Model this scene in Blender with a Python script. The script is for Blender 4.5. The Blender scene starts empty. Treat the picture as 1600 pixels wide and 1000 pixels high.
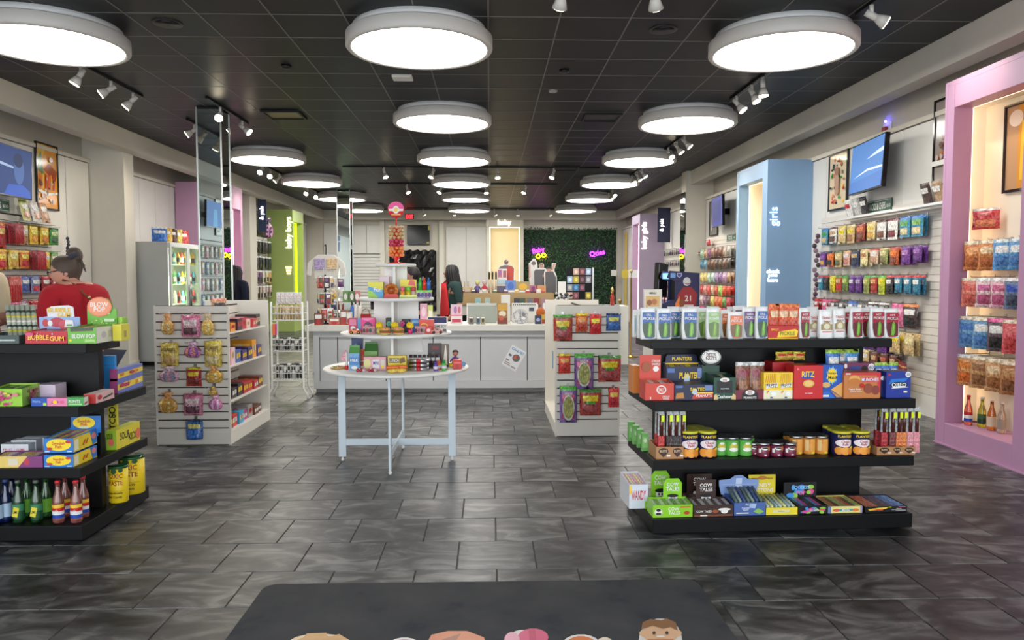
import bpy, bmesh, math, random
from mathutils import Vector, Matrix
R = random.Random(7)
PI = math.pi
SC = bpy.context.scene
COL = SC.collection

# ---------------------------------------------------------------- camera, world, exposure
F, HC = 1175.0, 1.42
YAW, PITCH = math.atan(35 / F), math.atan(66 / F)
FW = Vector((math.sin(YAW) * math.cos(PITCH), math.cos(YAW) * math.cos(PITCH), -math.sin(PITCH)))
RT = Vector((math.cos(YAW), -math.sin(YAW), 0))
UP = RT.cross(FW)
CAM = Vector((0, 0, HC))
cd = bpy.data.cameras.new('camera')
cam = bpy.data.objects.new('camera', cd)
COL.objects.link(cam)
cd.sensor_width = 36
cd.lens = F / 1600 * 36
cd.clip_start = 0.05
cam.location = CAM
cam.rotation_euler = (PI / 2 - PITCH, 0, -YAW)
SC.camera = cam
SC.view_settings.view_transform = 'Standard'
SC.view_settings.look = 'None'
SC.view_settings.gamma = 1
SC.view_settings.use_curve_mapping = False
SC.view_settings.exposure = 1.15
W = bpy.data.worlds.new('world')
SC.world = W
W.use_nodes = True
W.node_tree.nodes['Background'].inputs[0].default_value = (0.9, 0.95, 1, 1)
W.node_tree.nodes['Background'].inputs[1].default_value = 1.75    # the bright mall outside the open shop front
DISC_LIGHT = 8.0
SPOT_W = 22.0

def ray(px, py):
    return FW * F + RT * (px - 800) - UP * (py - 500)
def at(px, py, y):
    d = ray(px, py); return CAM + d * (y / d.y)
def atx(px, py, x):
    d = ray(px, py); return CAM + d * (x / d.x)
def atz(px, py, z):
    d = ray(px, py); return CAM + d * ((z - HC) / d.z)

# ---------------------------------------------------------------- materials
def lin(c):
    return tuple(((x / 255) / 12.92 if x <= 10 else ((x / 255 + .055) / 1.055) ** 2.4) for x in c)
_M = {}
def M(c, kind='matte'):
    key = (tuple(c), kind)
    if key in _M: return _M[key]
    m = bpy.data.materials.new('%s_%d_%d_%d' % ((kind,) + tuple(c)))
    m.use_nodes = True
    nt = m.node_tree
    b = nt.nodes['Principled BSDF']
    l = lin(c)
    b.inputs['Base Color'].default_value = (*l, 1)
    rough, metal = {'matte': (.65, 0), 'card': (.38, 0), 'film': (.2, 0), 'metal': (.3, 1), 'paint': (.45, 0), 'gloss': (.12, 0),
                    'wall': (.6, 0), 'black': (.42, 0), 'cloth': (.9, 0), 'skin': (.5, 0), 'hair': (.62, 0), 'glass': (.03, 0), 'plastic': (.22, 0),
                    'mirror': (.015, 1), 'screen': (.08, 0)}.get(kind, (.5, 0))
    b.inputs['Roughness'].default_value = rough
    b.inputs['Metallic'].default_value = metal
    N = nt.nodes.new; L = nt.links.new
    if kind in ('film', 'cloth', 'wall', 'black', 'matte', 'paint', 'card', 'plastic'):
        tc = N('ShaderNodeTexCoord')
        nz = N('ShaderNodeTexNoise')
        nz.inputs['Scale'].default_value = {'film': 5, 'cloth': 60, 'wall': 3, 'black': 5, 'matte': 9, 'paint': 4, 'card': 20, 'plastic': 30}[kind]
        nz.inputs['Detail'].default_value = 3
        L(tc.outputs['Generated' if kind == 'film' else 'Object'], nz.inputs['Vector'])
        if kind in ('film', 'cloth'):
            bp = N('ShaderNodeBump')
            bp.inputs['Strength'].default_value = .6 if kind == 'film' else .25
            bp.inputs['Distance'].default_value = .012 if kind == 'film' else .004
            L(nz.outputs['Fac'], bp.inputs['Height']); L(bp.outputs['Normal'], b.inputs['Normal'])
        if kind != 'cloth':
            mx = N('ShaderNodeMix'); mx.data_type = 'RGBA'
            k = {'wall': .06, 'black': .35, 'matte': .12, 'paint': .05, 'card': .06, 'plastic': .1, 'film': .38}[kind]
            mx.inputs['A'].default_value = (*[x * (1 - k) for x in l], 1)
            mx.inputs['B'].default_value = (*[min(1, x * (1 + k) + (.04 if kind == 'film' else 0)) for x in l], 1)
            if kind == 'film':
                n2 = N('ShaderNodeTexNoise'); n2.inputs['Scale'].default_value = 9; n2.inputs['Detail'].default_value = 2; L(tc.outputs['Generated'], n2.inputs['Vector'])
                mr = N('ShaderNodeMapRange'); mr.inputs['From Min'].default_value = .35; mr.inputs['From Max'].default_value = .65
                L(n2.outputs['Fac'], mr.inputs['Value']); L(mr.outputs[0], mx.inputs['Factor'])
            else: L(nz.outputs['Fac'], mx.inputs['Factor'])
            L(mx.outputs['Result'], b.inputs['Base Color'])
    if kind == 'black': b.inputs['Specular IOR Level'].default_value = .22
    if kind == 'skin':
        b.inputs['Subsurface Weight'].default_value = .15
        b.inputs['Subsurface Radius'].default_value = (.02, .008, .004)
    if kind == 'glass':
        b.inputs['Transmission Weight'].default_value = 1
        b.inputs['IOR'].default_value = 1.1
    if kind == 'bottle':
        b.inputs['Transmission Weight'].default_value = .75
        b.inputs['Roughness'].default_value = .04
        b.inputs['IOR'].default_value = 1.75
    _M[key] = m
    return m
def E(c, s, name='glow'):
    key = (tuple(c), 'emit', s)
    if key in _M: return _M[key]
    m = bpy.data.materials.new(name)
    m.use_nodes = True
    b = m.node_tree.nodes['Principled BSDF']
    l = lin(c)
    b.inputs['Base Color'].default_value = (*l, 1)
    b.inputs['Emission Color'].default_value = (*l, 1)
    b.inputs['Emission Strength'].default_value = s
    _M[key] = m
    return m

# ---------------------------------------------------------------- mesh building
class MB:
    def __init__(s): s.v = []; s.f = []; s.mi = []; s.sm = []; s.mats = []
    def _m(s, m):
        if m not in s.mats: s.mats.append(m)
        return s.mats.index(m)
    def add(s, vs, fs, m, smooth=False, xf=None):
        k = len(s.v); i = s._m(m)
        if xf is not None: vs = [xf @ Vector(p) for p in vs]
        s.v += [tuple(p) for p in vs]
        for f in fs:
            s.f.append(tuple(k + q for q in f)); s.mi.append(i); s.sm.append(smooth)
        return s
    def box(s, a, b, m, xf=None):
        x0, x1 = sorted((a[0], b[0])); y0, y1 = sorted((a[1], b[1])); z0, z1 = sorted((a[2], b[2]))
        return s.add([(x0,y0,z0),(x1,y0,z0),(x1,y1,z0),(x0,y1,z0),(x0,y0,z1),(x1,y0,z1),(x1,y1,z1),(x0,y1,z1)],
              [(0,3,2,1),(4,5,6,7),(0,1,5,4),(1,2,6,5),(2,3,7,6),(3,0,4,7)], m, False, xf)
    def prism(s, poly, lo, hi, m, ax='z', xf=None, m2=None):
        a = sum(poly[i][0]*poly[(i+1)%len(poly)][1] - poly[(i+1)%len(poly)][0]*poly[i][1] for i in range(len(poly)))
        if a < 0: poly = poly[::-1]
        n = len(poly)
        put = {'z': lambda p, h: (p[0], p[1], h), 'y': lambda p, h: (p[0], -h, p[1]), 'x': lambda p, h: (h, p[0], p[1])}[ax]
        if ax == 'y': lo, hi = -hi, -lo
        vs = [put(p, lo) for p in poly] + [put(p, hi) for p in poly]
        fs = [tuple(range(n))[::-1], tuple(range(n, 2*n))] + [(i, (i+1)%n, n+(i+1)%n, n+i) for i in range(n)]
        return s.add(vs, fs, m, False, xf)
    def lathe(s, prof, m, n=16, c=(0,0,0), xf=None, smooth=True):
        vs = []; fs = []
        for r, z in prof:
            for k in range(n):
                a = 2*PI*k/n
                vs.append((c[0]+r*math.cos(a), c[1]+r*math.sin(a), c[2]+z))
        for j in range(len(prof)-1):
            for k in range(n):
                fs.append((j*n+k, j*n+(k+1)%n, (j+1)*n+(k+1)%n, (j+1)*n+k))
        if prof[0][0] > 1e-5: fs.append(tuple(range(n))[::-1])
        if prof[-1][0] > 1e-5: fs.append(tuple((len(prof)-1)*n+k for k in range(n)))
        return s.add(vs, fs, m, smooth, xf)
    def ball(s, c, r, m, n=12, k=7, sc=(1,1,1), xf=None):
        pr = [(max(1e-6, math.sin(PI*i/k)), -math.cos(PI*i/k)) for i in range(k+1)]
        mt = Matrix.Translation(c) @ Matrix.Diagonal((r*sc[0], r*sc[1], r*sc[2], 1))
        if xf is not None: mt = xf @ mt
        return s.lathe(pr, m, n, (0,0,0), mt)
    def tube(s, pts, r, m, n=6, cap=True, radii=None):
        pts = [Vector(p) for p in pts]; vs = []; fs = []
        for i, p in enumerate(pts):
            t = (pts[min(i+1, len(pts)-1)] - pts[max(i-1, 0)])
            if t.length < 1e-9: t = Vector((0,0,1))
            t.normalize()
            u = t.cross(Vector((0,0,1)) if abs(t.z) < .9 else Vector((1,0,0))).normalized(); w = t.cross(u)
            rr = radii[i] if radii else r
            for k in range(n):
                a = 2*PI*k/n; vs.append(p + (u*math.cos(a) + w*math.sin(a))*rr)
        for i in range(len(pts)-1):
            for k in range(n): fs.append((i*n+k, i*n+(k+1)%n, (i+1)*n+(k+1)%n, (i+1)*n+k))
        if cap: fs += [tuple(range(n))[::-1], tuple((len(pts)-1)*n+k for k in range(n))]
        return s.add(vs, fs, m, n > 4)
    def mesh(s, name):
        me = bpy.data.meshes.new(name)
        me.from_pydata(s.v, [], s.f)
        for m in s.mats: me.materials.append(m)
        me.polygons.foreach_set('material_index', s.mi)
        me.polygons.foreach_set('use_smooth', s.sm)
        me.update()
        return me
    def obj(s, name, parent=None, loc=(0,0,0), rz=0, bevel=0):
        return link(s.mesh(name), name, parent, loc, rz, bevel)
def link(me, name, parent=None, loc=(0,0,0), rz=0, bevel=0):
    o = bpy.data.objects.new(name, me)
    COL.objects.link(o)
    o.location = loc
    o.rotation_euler = (0, 0, rz)
    if parent: o.parent = parent
    if bevel:
        b = o.modifiers.new('bevel', 'BEVEL'); b.width = bevel; b.segments = 2; b.limit_method = 'ANGLE'
    return o
def tag(o, label, cat, group=None):
    o['label'] = label; o['category'] = cat
    if group: o['group'] = group
    return o
def thing(name, label, cat, loc=(0,0,0), rz=0, group=None):
    o = bpy.data.objects.new(name, None)
    COL.objects.link(o); o.location = loc; o.rotation_euler = (0, 0, rz); o.empty_display_size = .05
    return tag(o, label, cat, group)
def struct(o):
    o['kind'] = 'structure'; return o

# ---------------------------------------------------------------- flat print: lettering and shapes on a face
_T = {}
def text_geo(t, off=.018):
    key = (t, off)
    if key not in _T:
        cu = bpy.data.curves.new('t', 'FONT'); cu.body = t; cu.size = 1; cu.offset = off; cu.resolution_u = 2; cu.align_x = 'CENTER'
        ob = bpy.data.objects.new('t', cu)
        me = ob.to_mesh()
        vs = [(v.co.x, v.co.y) for v in me.vertices]; fs = [tuple(p.vertices) for p in me.polygons]
        ob.to_mesh_clear(); bpy.data.objects.remove(ob); bpy.data.curves.remove(cu)
        y0 = min(v[1] for v in vs); y1 = max(v[1] for v in vs); x0 = min(v[0] for v in vs); x1 = max(v[0] for v in vs)
        k = 1 / max(.3, y1 - y0)
        _T[key] = ([((v[0] - (x0+x1)/2)*k, (v[1] - (y0+y1)/2)*k) for v in vs], fs, (x1-x0)*k)
    return _T[key]
def star(cx, cy, r0, r1, n, asp=1):
    return [(cx + (r0 if i % 2 else r1)*math.cos(PI*i/n)*asp, cy + (r0 if i % 2 else r1)*math.sin(PI*i/n)) for i in range(2*n)]
def art(parent, name, w, h, elems, loc=(0,0,0), rz=0, rx=0, step=.0006, kind='card'):
    """flat print in the x-z plane facing -y; coordinates run 0..1 over the face"""
    mb = MB()
    for i, e in enumerate(elems):
        y = -step*(i+1)
        m = e[-1] if isinstance(e[-1], bpy.types.Material) else M(e[-1], kind)
        if e[0] == 'r':
            mb.add([(e[1]*w,y,e[2]*h),(e[3]*w,y,e[2]*h),(e[3]*w,y,e[4]*h),(e[1]*w,y,e[4]*h)], [(0,1,2,3)], m)
        elif e[0] == 'e':
            n = 18
            mb.add([(e[1]*w+e[3]*w*math.cos(2*PI*k/n), y, e[2]*h+e[4]*h*math.sin(2*PI*k/n)) for k in range(n)], [tuple(range(n))], m)
        elif e[0] == 'p':
            mb.add([(p[0]*w, y, p[1]*h) for p in e[1]], [tuple(range(len(e[1])))], m)
        elif e[0] == 't':
            vs, fs, tw = text_geo(e[1])
            hh = e[4]*h; mw = e[5]*w; kx = min(hh, mw/tw); rot = e[6] if len(e) > 7 else 0
            ca, sa = math.cos(rot), math.sin(rot)
            mb.add([(e[2]*w+(p[0]*kx*ca-p[1]*hh*sa), y, e[3]*h+(p[0]*kx*sa+p[1]*hh*ca)) for p in vs], fs, m)
    o = mb.obj(name, parent, loc, rz)
    o.rotation_euler = (rx, 0, rz)
    return o
WHITE = (236, 234, 228); BLK = (14, 14, 16); RED = (196, 24, 30); YEL = (248, 208, 20); BLU = (24, 70, 170); GRN = (60, 150, 50)
ORG = (238, 120, 30); PNK = (226, 90, 150); PUR = (96, 44, 130); BRN = (84, 46, 26); TEA = (30, 130, 150); KRA = (176, 128, 84)
def words(n):
    return ['first','second','third','fourth','fifth','sixth','seventh','eighth','ninth','tenth','eleventh','twelfth','thirteenth','fourteenth','fifteenth','sixteenth','seventeenth','eighteenth','nineteenth','twentieth'][n]
# ---------------------------------------------------------------- room shell
XL, XR, H, YB = -6.12, 4.5, 3.63, 25.5
Y0 = -1.2
def tile_mat():
    m = bpy.data.materials.new('slate_tile'); m.use_nodes = True
    nt = m.node_tree; b = nt.nodes['Principled BSDF']; N = nt.nodes.new; L = nt.links.new
    g = N('ShaderNodeNewGeometry'); oi = N('ShaderNodeObjectInfo'); tc = N('ShaderNodeTexCoord')
    ad = N('ShaderNodeMath'); ad.operation = 'ADD'
    L(g.outputs['Random Per Island'], ad.inputs[0]); L(oi.outputs['Random'], ad.inputs[1])
    cb = N('ShaderNodeVectorMath'); cb.operation = 'SCALE'; cb.inputs['Scale'].default_value = 1
    of = N('ShaderNodeVectorMath'); of.operation = 'ADD'
    sc = N('ShaderNodeVectorMath'); sc.operation = 'SCALE'; sc.inputs[0].default_value = (31, 17, 9); L(ad.outputs[0], sc.inputs['Scale'])
    L(g.outputs['Position'], of.inputs[0]); L(sc.outputs[0], of.inputs[1])
    n1 = N('ShaderNodeTexNoise'); n1.inputs['Scale'].default_value = 4.5; n1.inputs['Detail'].default_value = 6; n1.inputs['Roughness'].default_value = .58; n1.inputs['Distortion'].default_value = 1.1
    st = N('ShaderNodeMapping'); st.inputs['Scale'].default_value = (.7, 1.5, 1); st.inputs['Rotation'].default_value = (0, 0, .5); L(of.outputs[0], st.inputs['Vector']); L(st.outputs[0], n1.inputs['Vector'])
    cr = N('ShaderNodeValToRGB')
    e = cr.color_ramp.elements
    e[0].position = .33; e[0].color = (*lin((24, 25, 27)), 1); e[1].position = .66; e[1].color = (*lin((122, 121, 118)), 1)
    e.new(.5).color = (*lin((64, 65, 66)), 1)
    L(n1.outputs['Fac'], cr.inputs[0])
    mx = N('ShaderNodeMix'); mx.data_type = 'RGBA'; mx.blend_type = 'MULTIPLY'; mx.inputs['Factor'].default_value = .55
    fr = N('ShaderNodeMath'); fr.operation = 'FRACT'; L(ad.outputs[0], fr.inputs[0])
    c2 = N('ShaderNodeValToRGB'); c2.color_ramp.elements[0].color = (.55, .55, .56, 1); c2.color_ramp.elements[1].color = (1.1, 1.1, 1.08, 1)
    L(fr.outputs[0], c2.inputs[0]); L(cr.outputs[0], mx.inputs['A']); L(c2.outputs[0], mx.inputs['B'])
    L(mx.outputs['Result'], b.inputs['Base Color'])
    n2 = N('ShaderNodeTexNoise'); n2.inputs['Scale'].default_value = 17; n2.inputs['Detail'].default_value = 2; L(of.outputs[0], n2.inputs['Vector'])
    bp = N('ShaderNodeBump'); bp.inputs['Strength'].default_value = .13; bp.inputs['Distance'].default_value = .002
    L(n2.outputs['Fac'], bp.inputs['Height'])
    rr = N('ShaderNodeMapRange'); rr.inputs['To Min'].default_value = .3; rr.inputs['To Max'].default_value = .46
    L(n2.outputs['Fac'], rr.inputs['Value']); L(rr.outputs[0], b.inputs['Roughness'])
    return m
TILE = tile_mat()
mb = MB(); mb.box((XL-.3, Y0, -.12), (XR+.5, YB+.2, -.004), M((44, 43, 42), 'matte'))
floor = struct(mb.obj('floor'))
ts = .3925
def tile_mb(mb, x, y):
    g = .0025; b = .002
    x0, x1, y0, y1 = x+g, x+ts-g, y+g, y+ts-g
    mb.add([(x0,y0,-.004),(x1,y0,-.004),(x1,y1,-.004),(x0,y1,-.004),(x0+b,y0+b,0),(x1-b,y0+b,0),(x1-b,y1-b,0),(x0+b,y1-b,0)],
           [(4,5,6,7),(0,1,5,4),(1,2,6,5),(2,3,7,6),(3,0,4,7)], TILE)
t1 = MB(); tile_mb(t1, -ts/2, -ts/2); tme = t1.mesh('floor_tile')
far = MB(); cnt = 0
j0 = math.floor((Y0 - 3.205)/ts) + 1
for j in range(j0, int((YB-3.205)/ts)+1):
    y = 3.205 + j*ts
    off = -1.93 + (ts/2 if j % 2 else 0)
    for i in range(-14, 18):
        x = off + i*ts
        if x < XL-.2 or x + ts > XR+.45: continue
        seen = y > 2.55 and abs(x + ts/2 - .03*y) < .72*(y+.35)
        if seen and cnt < 296 and x > -5.2 and x < 4.3:
            cnt += 1
            o = link(tme, 'floor_tile', floor, (x+ts/2, y+ts/2, 0))
        else: tile_mb(far, x, y)
o = far.obj('distant_floor_tile', floor); o['kind'] = 'stuff'

# ceiling: pale grid with dark panels
mb = MB(); mb.box((XL-.3, Y0, H+.012), (XR+.5, YB+.2, H+.1), M((150, 146, 138), 'matte'))
ceiling = struct(mb.obj('ceiling'))
CT = .6085; DK = M((21, 22, 25), 'black')
xl, xr = -5.42, 4.18
c1 = MB(); c1.box((-CT/2+.007, -CT/2+.007, 0), (CT/2-.007, CT/2-.007, .012), DK); cme = c1.mesh('ceiling_tile')
far = MB(); cnt = 0
for j in range(-12, 31):
    y = 6.506 + CT*j
    for i in range(-9, 7):
        x0, x1 = max(xl, -.008+i*CT), min(xr, -.008+(i+1)*CT)
        if x1 - x0 < .02: continue
        full = x1 - x0 > CT-.01
        if full and y > 5.2 and cnt < 296:
            cnt += 1; link(cme, 'ceiling_tile', ceiling, (x0+CT/2, y+CT/2, H))
        else: far.box((x0+.007, y+.007, H), (x1-.007, y+CT-.007, H+.012), DK)
o = far.obj('distant_ceiling_tile', ceiling); o['kind'] = 'stuff'
GB = M((112, 110, 106), 'paint')
gx = MB(); gx.box((-.006, Y0, H-.003), (.006, 24.9, H), GB); gxm = gx.mesh('grid_bar')
for i in range(-8, 7): link(gxm, 'grid_bar', ceiling, (-.008+i*CT, 0, 0))
gy = MB(); gy.box((xl, -.006, H-.0025), (xr, .006, H), GB); gym = gy.mesh('grid_bar')
for j in range(-12, 31): link(gym, 'grid_bar', ceiling, (0, 6.506+CT*j, 0))

WL = M((214, 208, 194), 'wall'); WH = M((226, 224, 218), 'paint'); UPW = M((196, 190, 178), 'wall')
def sbox(name, a, b, m, bevel=0): 
    mb = MB(); mb.box(a, b, m); return struct(mb.obj(name, None, (0,0,0), 0, bevel))
sbox('wall_left', (XL-.35, Y0, 0), (XL-.1, YB, H), UPW)
sbox('wall_right', (XR+.15, Y0, 0), (XR+.4, YB, H), UPW)
sbox('wall_back', (XL-.3, YB, 0), (XR+.4, YB+.2, H), WL)
# hanging soffit beams
sbox('trim_1', (-5.63, Y0, 3.35), (-5.42, YB, H+.01), M((208, 203, 190), 'wall'))
sbox('trim_2', (4.18, Y0, 3.35), (4.39, YB, H+.01), M((196, 192, 184), 'wall'))
sbox('trim_3', (-5.42, 24.85, 3.33), (4.18, 25.05, H+.01), M((208, 203, 190), 'wall'))
# lower cladding with a ledge
def clad(name, side, y0, y1, top=3.05, w=.62):
    """vertical wall panels, each one a piece"""
    o = None
    x0, x1 = ((XL-.1, XL-.01) if side < 0 else (XR+.01, XR+.15))
    mb = MB(); mb.box((x0, y0, 0), (x1, y1, top), M((120, 116, 110), 'matte'))
    o = struct(mb.obj(name))
    n = max(1, round((y1-y0)/w)); d = (y1-y0)/n
    for k in range(n):
        p = MB()
        fx = XL if side < 0 else XR
        p.box((fx, y0+k*d+.003, .1), (fx-.012*side*-1, y0+(k+1)*d-.003, top-.01), WH)
        p.obj('wall_panel', o)
    p = MB(); p.box((fx+.03*(1 if side < 0 else -1), y0, top), (x0 if side < 0 else x1, y1, top+.05), WL)
    p.obj('ledge', o)
    p = MB(); p.box((fx+.01*(1 if side < 0 else -1), y0, 0), (fx, y1, .1), WL); p.obj('skirting', o)
    return o
for k, (a, b) in enumerate(((Y0, 11.78), (12.15, 17.9), (18.5, 25.4))): clad('trim_%d' % (4+k), -1, a, b, 3.17)
for k, (a, b) in enumerate(((Y0, 15.6), (16.0, 25.4))): clad('trim_%d' % (7+k), 1, a, b, 3.03)
# pillars
def pillar(x0, x1, y0, y1, m=WL):
    mb = MB(); mb.box((x0, y0, 0), (x1, y1, H), m)
    o = struct(mb.obj('pillar'))
    mb = MB(); mb.box((x0-.012, y0-.012, 0), (x1+.012, y1+.012, .11), m); mb.obj('skirting', o, bevel=.004)
    return o
pillar(XL-.1, -5.6, 11.8, 12.12); pillar(XL-.1, -5.63, 17.95, 18.45)
p = pillar(4.08, XR+.15, 15.62, 15.98)
mb = MB(); mb.box((4.06, 15.62, .1), (4.079, 15.99, 3.2), M((225, 228, 226), 'mirror')); mb.obj('mirror_strip', p)
# mirrored columns
def mirror_column(x0, x1, y0, y1, label):
    t = thing('mirror_column', label, 'column', ((x0+x1)/2, (y0+y1)/2, 0), 0)
    w, d = (x1-x0)/2, (y1-y0)/2
    mb = MB(); mb.box((-w+.004, -d+.004, 0), (w-.004, d-.004, H-.002), M((30, 32, 33), 'black')); mb.obj('core', t)
    MI = M((206, 216, 212), 'mirror')
    for (a, b) in (((-w+.008, -d, .05), (w-.008, -d+.004, H-.03)), ((w-.004, -d+.008, .05), (w, d-.008, H-.03)), ((-w, -d+.008, .05), (-w+.004, d-.008, H-.03)), ((-w+.008, d-.004, .05), (w-.008, d, H-.03))):
        mb = MB(); mb.box(a, b, MI); mb.obj('mirror_panel', t)
    for sx in (-1, 1):
        for sy in (-1, 1):
            mb = MB(); mb.box((sx*w-.009, sy*d-.009, 0), (sx*w+.009, sy*d+.009, H-.002), M((210, 210, 208), 'metal')); mb.obj('corner_strip', t)
    return t
mirror_column(-3.79, -3.48, 9.98, 10.3, 'tall mirror clad square column with bright metal corners near the left gondola')
mirror_column(-3.84, -3.52, 19.2, 19.55, 'slimmer looking mirror clad column farther back beside the clothes rack')

# ---------------------------------------------------------------- round ceiling lights
DIFF = E((255, 252, 246), DISC_LIGHT, 'diffuser_light'); RING = M((206, 202, 196), 'paint')
def disc_light(x, y, label):
    t = thing('ceiling_light', label, 'ceiling light', (x, y, H), 0, 'round ceiling lights')
    mb = MB(); mb.lathe([(.59, -.075), (.59, -.001)], M((226, 226, 226), 'paint'), 56); mb.obj('drum', t)
    mb = MB(); mb.lathe([(.598, -.178), (.61, -.186), (.64, -.183), (.65, -.17), (.65, -.075), (.638, -.063), (.59, -.063)], RING, 56)
    mb.f = mb.f[:-2]; mb.mi = mb.mi[:-2]; mb.sm = mb.sm[:-2]
    mb.obj('ring', t)
    mb = MB(); mb.lathe([(.0001, -.174), (.6, -.174)], DIFF, 56)
    mb.f = mb.f[:56]; mb.mi = mb.mi[:56]; mb.sm = mb.sm[:56]
    mb.obj('diffuser', t)
rowname = ['nearest the camera', 'second from the front', 'third from the front', 'fourth from the front', 'fifth from the front', 'at the far back']
for cx, nm in ((-.62, 'middle'), (2.65, 'right hand'), (-3.87, 'left hand')):
    for k in range(6):
        if nm == 'left hand' and k == 1: continue
        disc_light(cx, 6.86 + 3.27*k, 'big round white ceiling light, %s row, %s' % (nm, rowname[k]))

# ---------------------------------------------------------------- track lights
HEADM = M((214, 210, 202), 'paint'); LAMPM = E((255, 238, 205), 14, 'spot_lens')
def track(x0, y0, x1, y1, heads, label, light=True, z=H):
    t = thing('track_light', label, 'track light', (x0, y0, z))
    d = Vector((x1-x0, y1-y0, 0))
    mb = MB(); u = d.normalized(); n = Vector((-u.y, u.x, 0))*.017
    mb.prism([(p.x, p.y) for p in (n, d+n, d-n, -n)], -.03, 0, M(BLK, 'black')); mb.obj('track', t)
    for f, aim in heads:
        p = d*f; a = Vector(aim).normalized()
        hd = MB()
        hd.tube([p+Vector((0,0,-.03)), p+Vector((0,0,-.1))], .018, HEADM, 8)
        q = p + Vector((0, 0, -.11))
        hd.tube([q-a*.05, q+a*.045], .028, HEADM, 10)
        hd.tube([q+a*.045, q+a*.075, q+a*.13], .03, HEADM, 14, True, [.03, .042, .058])
        h = hd.obj('spot_head', t)
        l = MB(); l.tube([q+a*.131, q+a*.134], .05, LAMPM, 14); l.obj('lens', h)
        if light:
            ld = bpy.data.lights.new('spot', 'SPOT'); ld.energy = SPOT_W; ld.color = (1, .86, .66); ld.spot_size = .95; ld.spot_blend = .9; ld.shadow_soft_size = .05
            lo = bpy.data.objects.new('spot_lamp', ld); COL.objects.link(lo); lo.parent = h
            lo.location = q + a*.16
            lo.rotation_euler = a.to_track_quat('-Z', 'Y').to_euler()
    return t
def tk(px0, py0, px1, py1, heads, label, light=True):
    a, b = atz(px0, py0, H), atz(px1, py1, H)
    return track(a.x, a.y, b.x, b.y, heads, label, light)
DL = (-.75, .25, -.62); DR = (.75, .25, -.62)
track(-4.2, 7.5, -4.2, 9.36, [(.27, (-.45, -.15, -.8)), (.6, (-.75, -.3, -.55)), (.88, (-.6, -.2, -.7))], 'black track with three pale spotlights beside the nearest left disc')
track(-4.19, 10.7, -4.19, 12.0, [(.2, (-.75, -.2, -.55)), (.75, (-.8, -.1, -.5))], 'two spot track just left of the mirror column, on the wall side')
track(-3.44, 9.4, -3.44, 10.95, [(.3, (.1, -.75, -.6)), (.85, (.75, -.1, -.6))], 'short black track above the mirror column with a spot facing the door')
track(-4.4, 14.6, -4.4, 16.2, [(.15, (-.1, -.75, -.6)), (.5, (.1, -.75, -.6)), (.9, (-.6, -.2, -.6))], 'track of spotlights under the third disc of the left row')
track(-4.4, 18.2, -4.4, 19.6, [(.2, (-.1, -.7, -.6)), (.8, (.2, -.75, -.6))], 'pair of spots glowing beyond the fourth disc of the left row')
track(3.06, 4.9, 3.06, 6.3, [(.83, (.85, -.15, -.5))], 'single bright spotlight at the top right corner of the ceiling')
track(2.97, 7.75, 2.97, 9.3, [(.3, (.05, -.1, -1)), (.52, (.35, -.3, -.85)), (.86, (.5, -.35, -.75))], 'three spot track right of the second disc, right hand row')
track(3.0, 11.3, 3.0, 12.9, [(.2, (.6, -.2, -.7)), (.5, (.5, -.2, -.75)), (.85, (.3, -.55, -.7))], 'three spot track between second and third disc of the right row')
track(3.03, 14.7, 3.03, 16.3, [(.2, (.5, -.2, -.7)), (.5, (.45, -.2, -.75)), (.85, (.3, -.55, -.7))], 'three spot track beyond the third disc of the right row')
track(3.05, 18.2, 3.05, 19.8, [(.3, (.3, -.6, -.6)), (.7, (.5, -.3, -.7))], 'two spot track beyond the fourth disc of the right row')
for y, nm, xa, xb in ((15.1, 'nearer', -2.9, 2.2), (17.8, 'farther', -2.6, 1.6)):
    track(xa, y, xb, y, [(.16, (.25, -.25, -.8)), (.35, (-.3, -.25, -.8)), (.6, (.05, -.3, -.9)), (.82, (-.3, -.25, -.8))], 'long black cross track over the counter with four spotlights, %s one' % nm, False)
track(-2.6, 24.0, 2.4, 24.0, [(.1, (.3, .2, -.7)), (.3, (0, .2, -.7)), (.55, (.3, .2, -.7)), (.7, (0, .2, -.8)), (.9, (.3, .2, -.7))], 'row of small unlit looking spotlights along the back soffit', False)
track(-.3, 5.62, 1.8, 5.62, [(.4, (-.1, .5, -.6)), (.72, (.2, .5, -.6))], 'front cross track whose two warm spotlights peek in at the top edge')

# ---------------------------------------------------------------- small things on the ceiling
def speaker(px, py, label):
    p = atz(px, py, H)
    t = thing('ceiling_speaker', label, 'speaker', (p.x, p.y, H), 0, 'round ceiling speakers')
    mb = MB(); mb.lathe([(.1, -.006), (.125, -.008), (.13, 0)], M((30, 30, 31), 'paint'), 24); mb.obj('rim', t)
    mb = MB(); mb.lathe([(.001, -.009), (.1, -.0075)], M((20, 20, 21), 'black'), 24); mb.obj('grille', t)
speaker(262, 36, 'round black ceiling speaker on the left half of the ceiling')
speaker(1036, 46, 'round black ceiling speaker on the right half of the ceiling')
def vent(px, py, label, w=.5, d=.5, glow=False):
    p = atz(px, py, H)
    t = thing('ceiling_vent', label, 'vent', (p.x, p.y, H))
    mb = MB()
    for a, b in (((-w/2,-d/2),(w/2,-d/2+.03)),((-w/2,d/2-.03),(w/2,d/2)),((-w/2,-d/2+.03),(-w/2+.03,d/2-.03)),((w/2-.03,-d/2+.03),(w/2,d/2-.03))):
        mb.box((a[0],a[1],-.03),(b[0],b[1],-.001), M((22,22,23),'black'))
    mb.obj('frame', t)
    mb = MB(); mb.box((-w/2+.03, -d/2+.03, -.012), (w/2-.03, d/2-.03, -.004), M((132, 122, 84) if glow else (40, 40, 41), 'paint')); mb.obj('louvre', t)  # glow only swaps in a yellowish louvre paint
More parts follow.
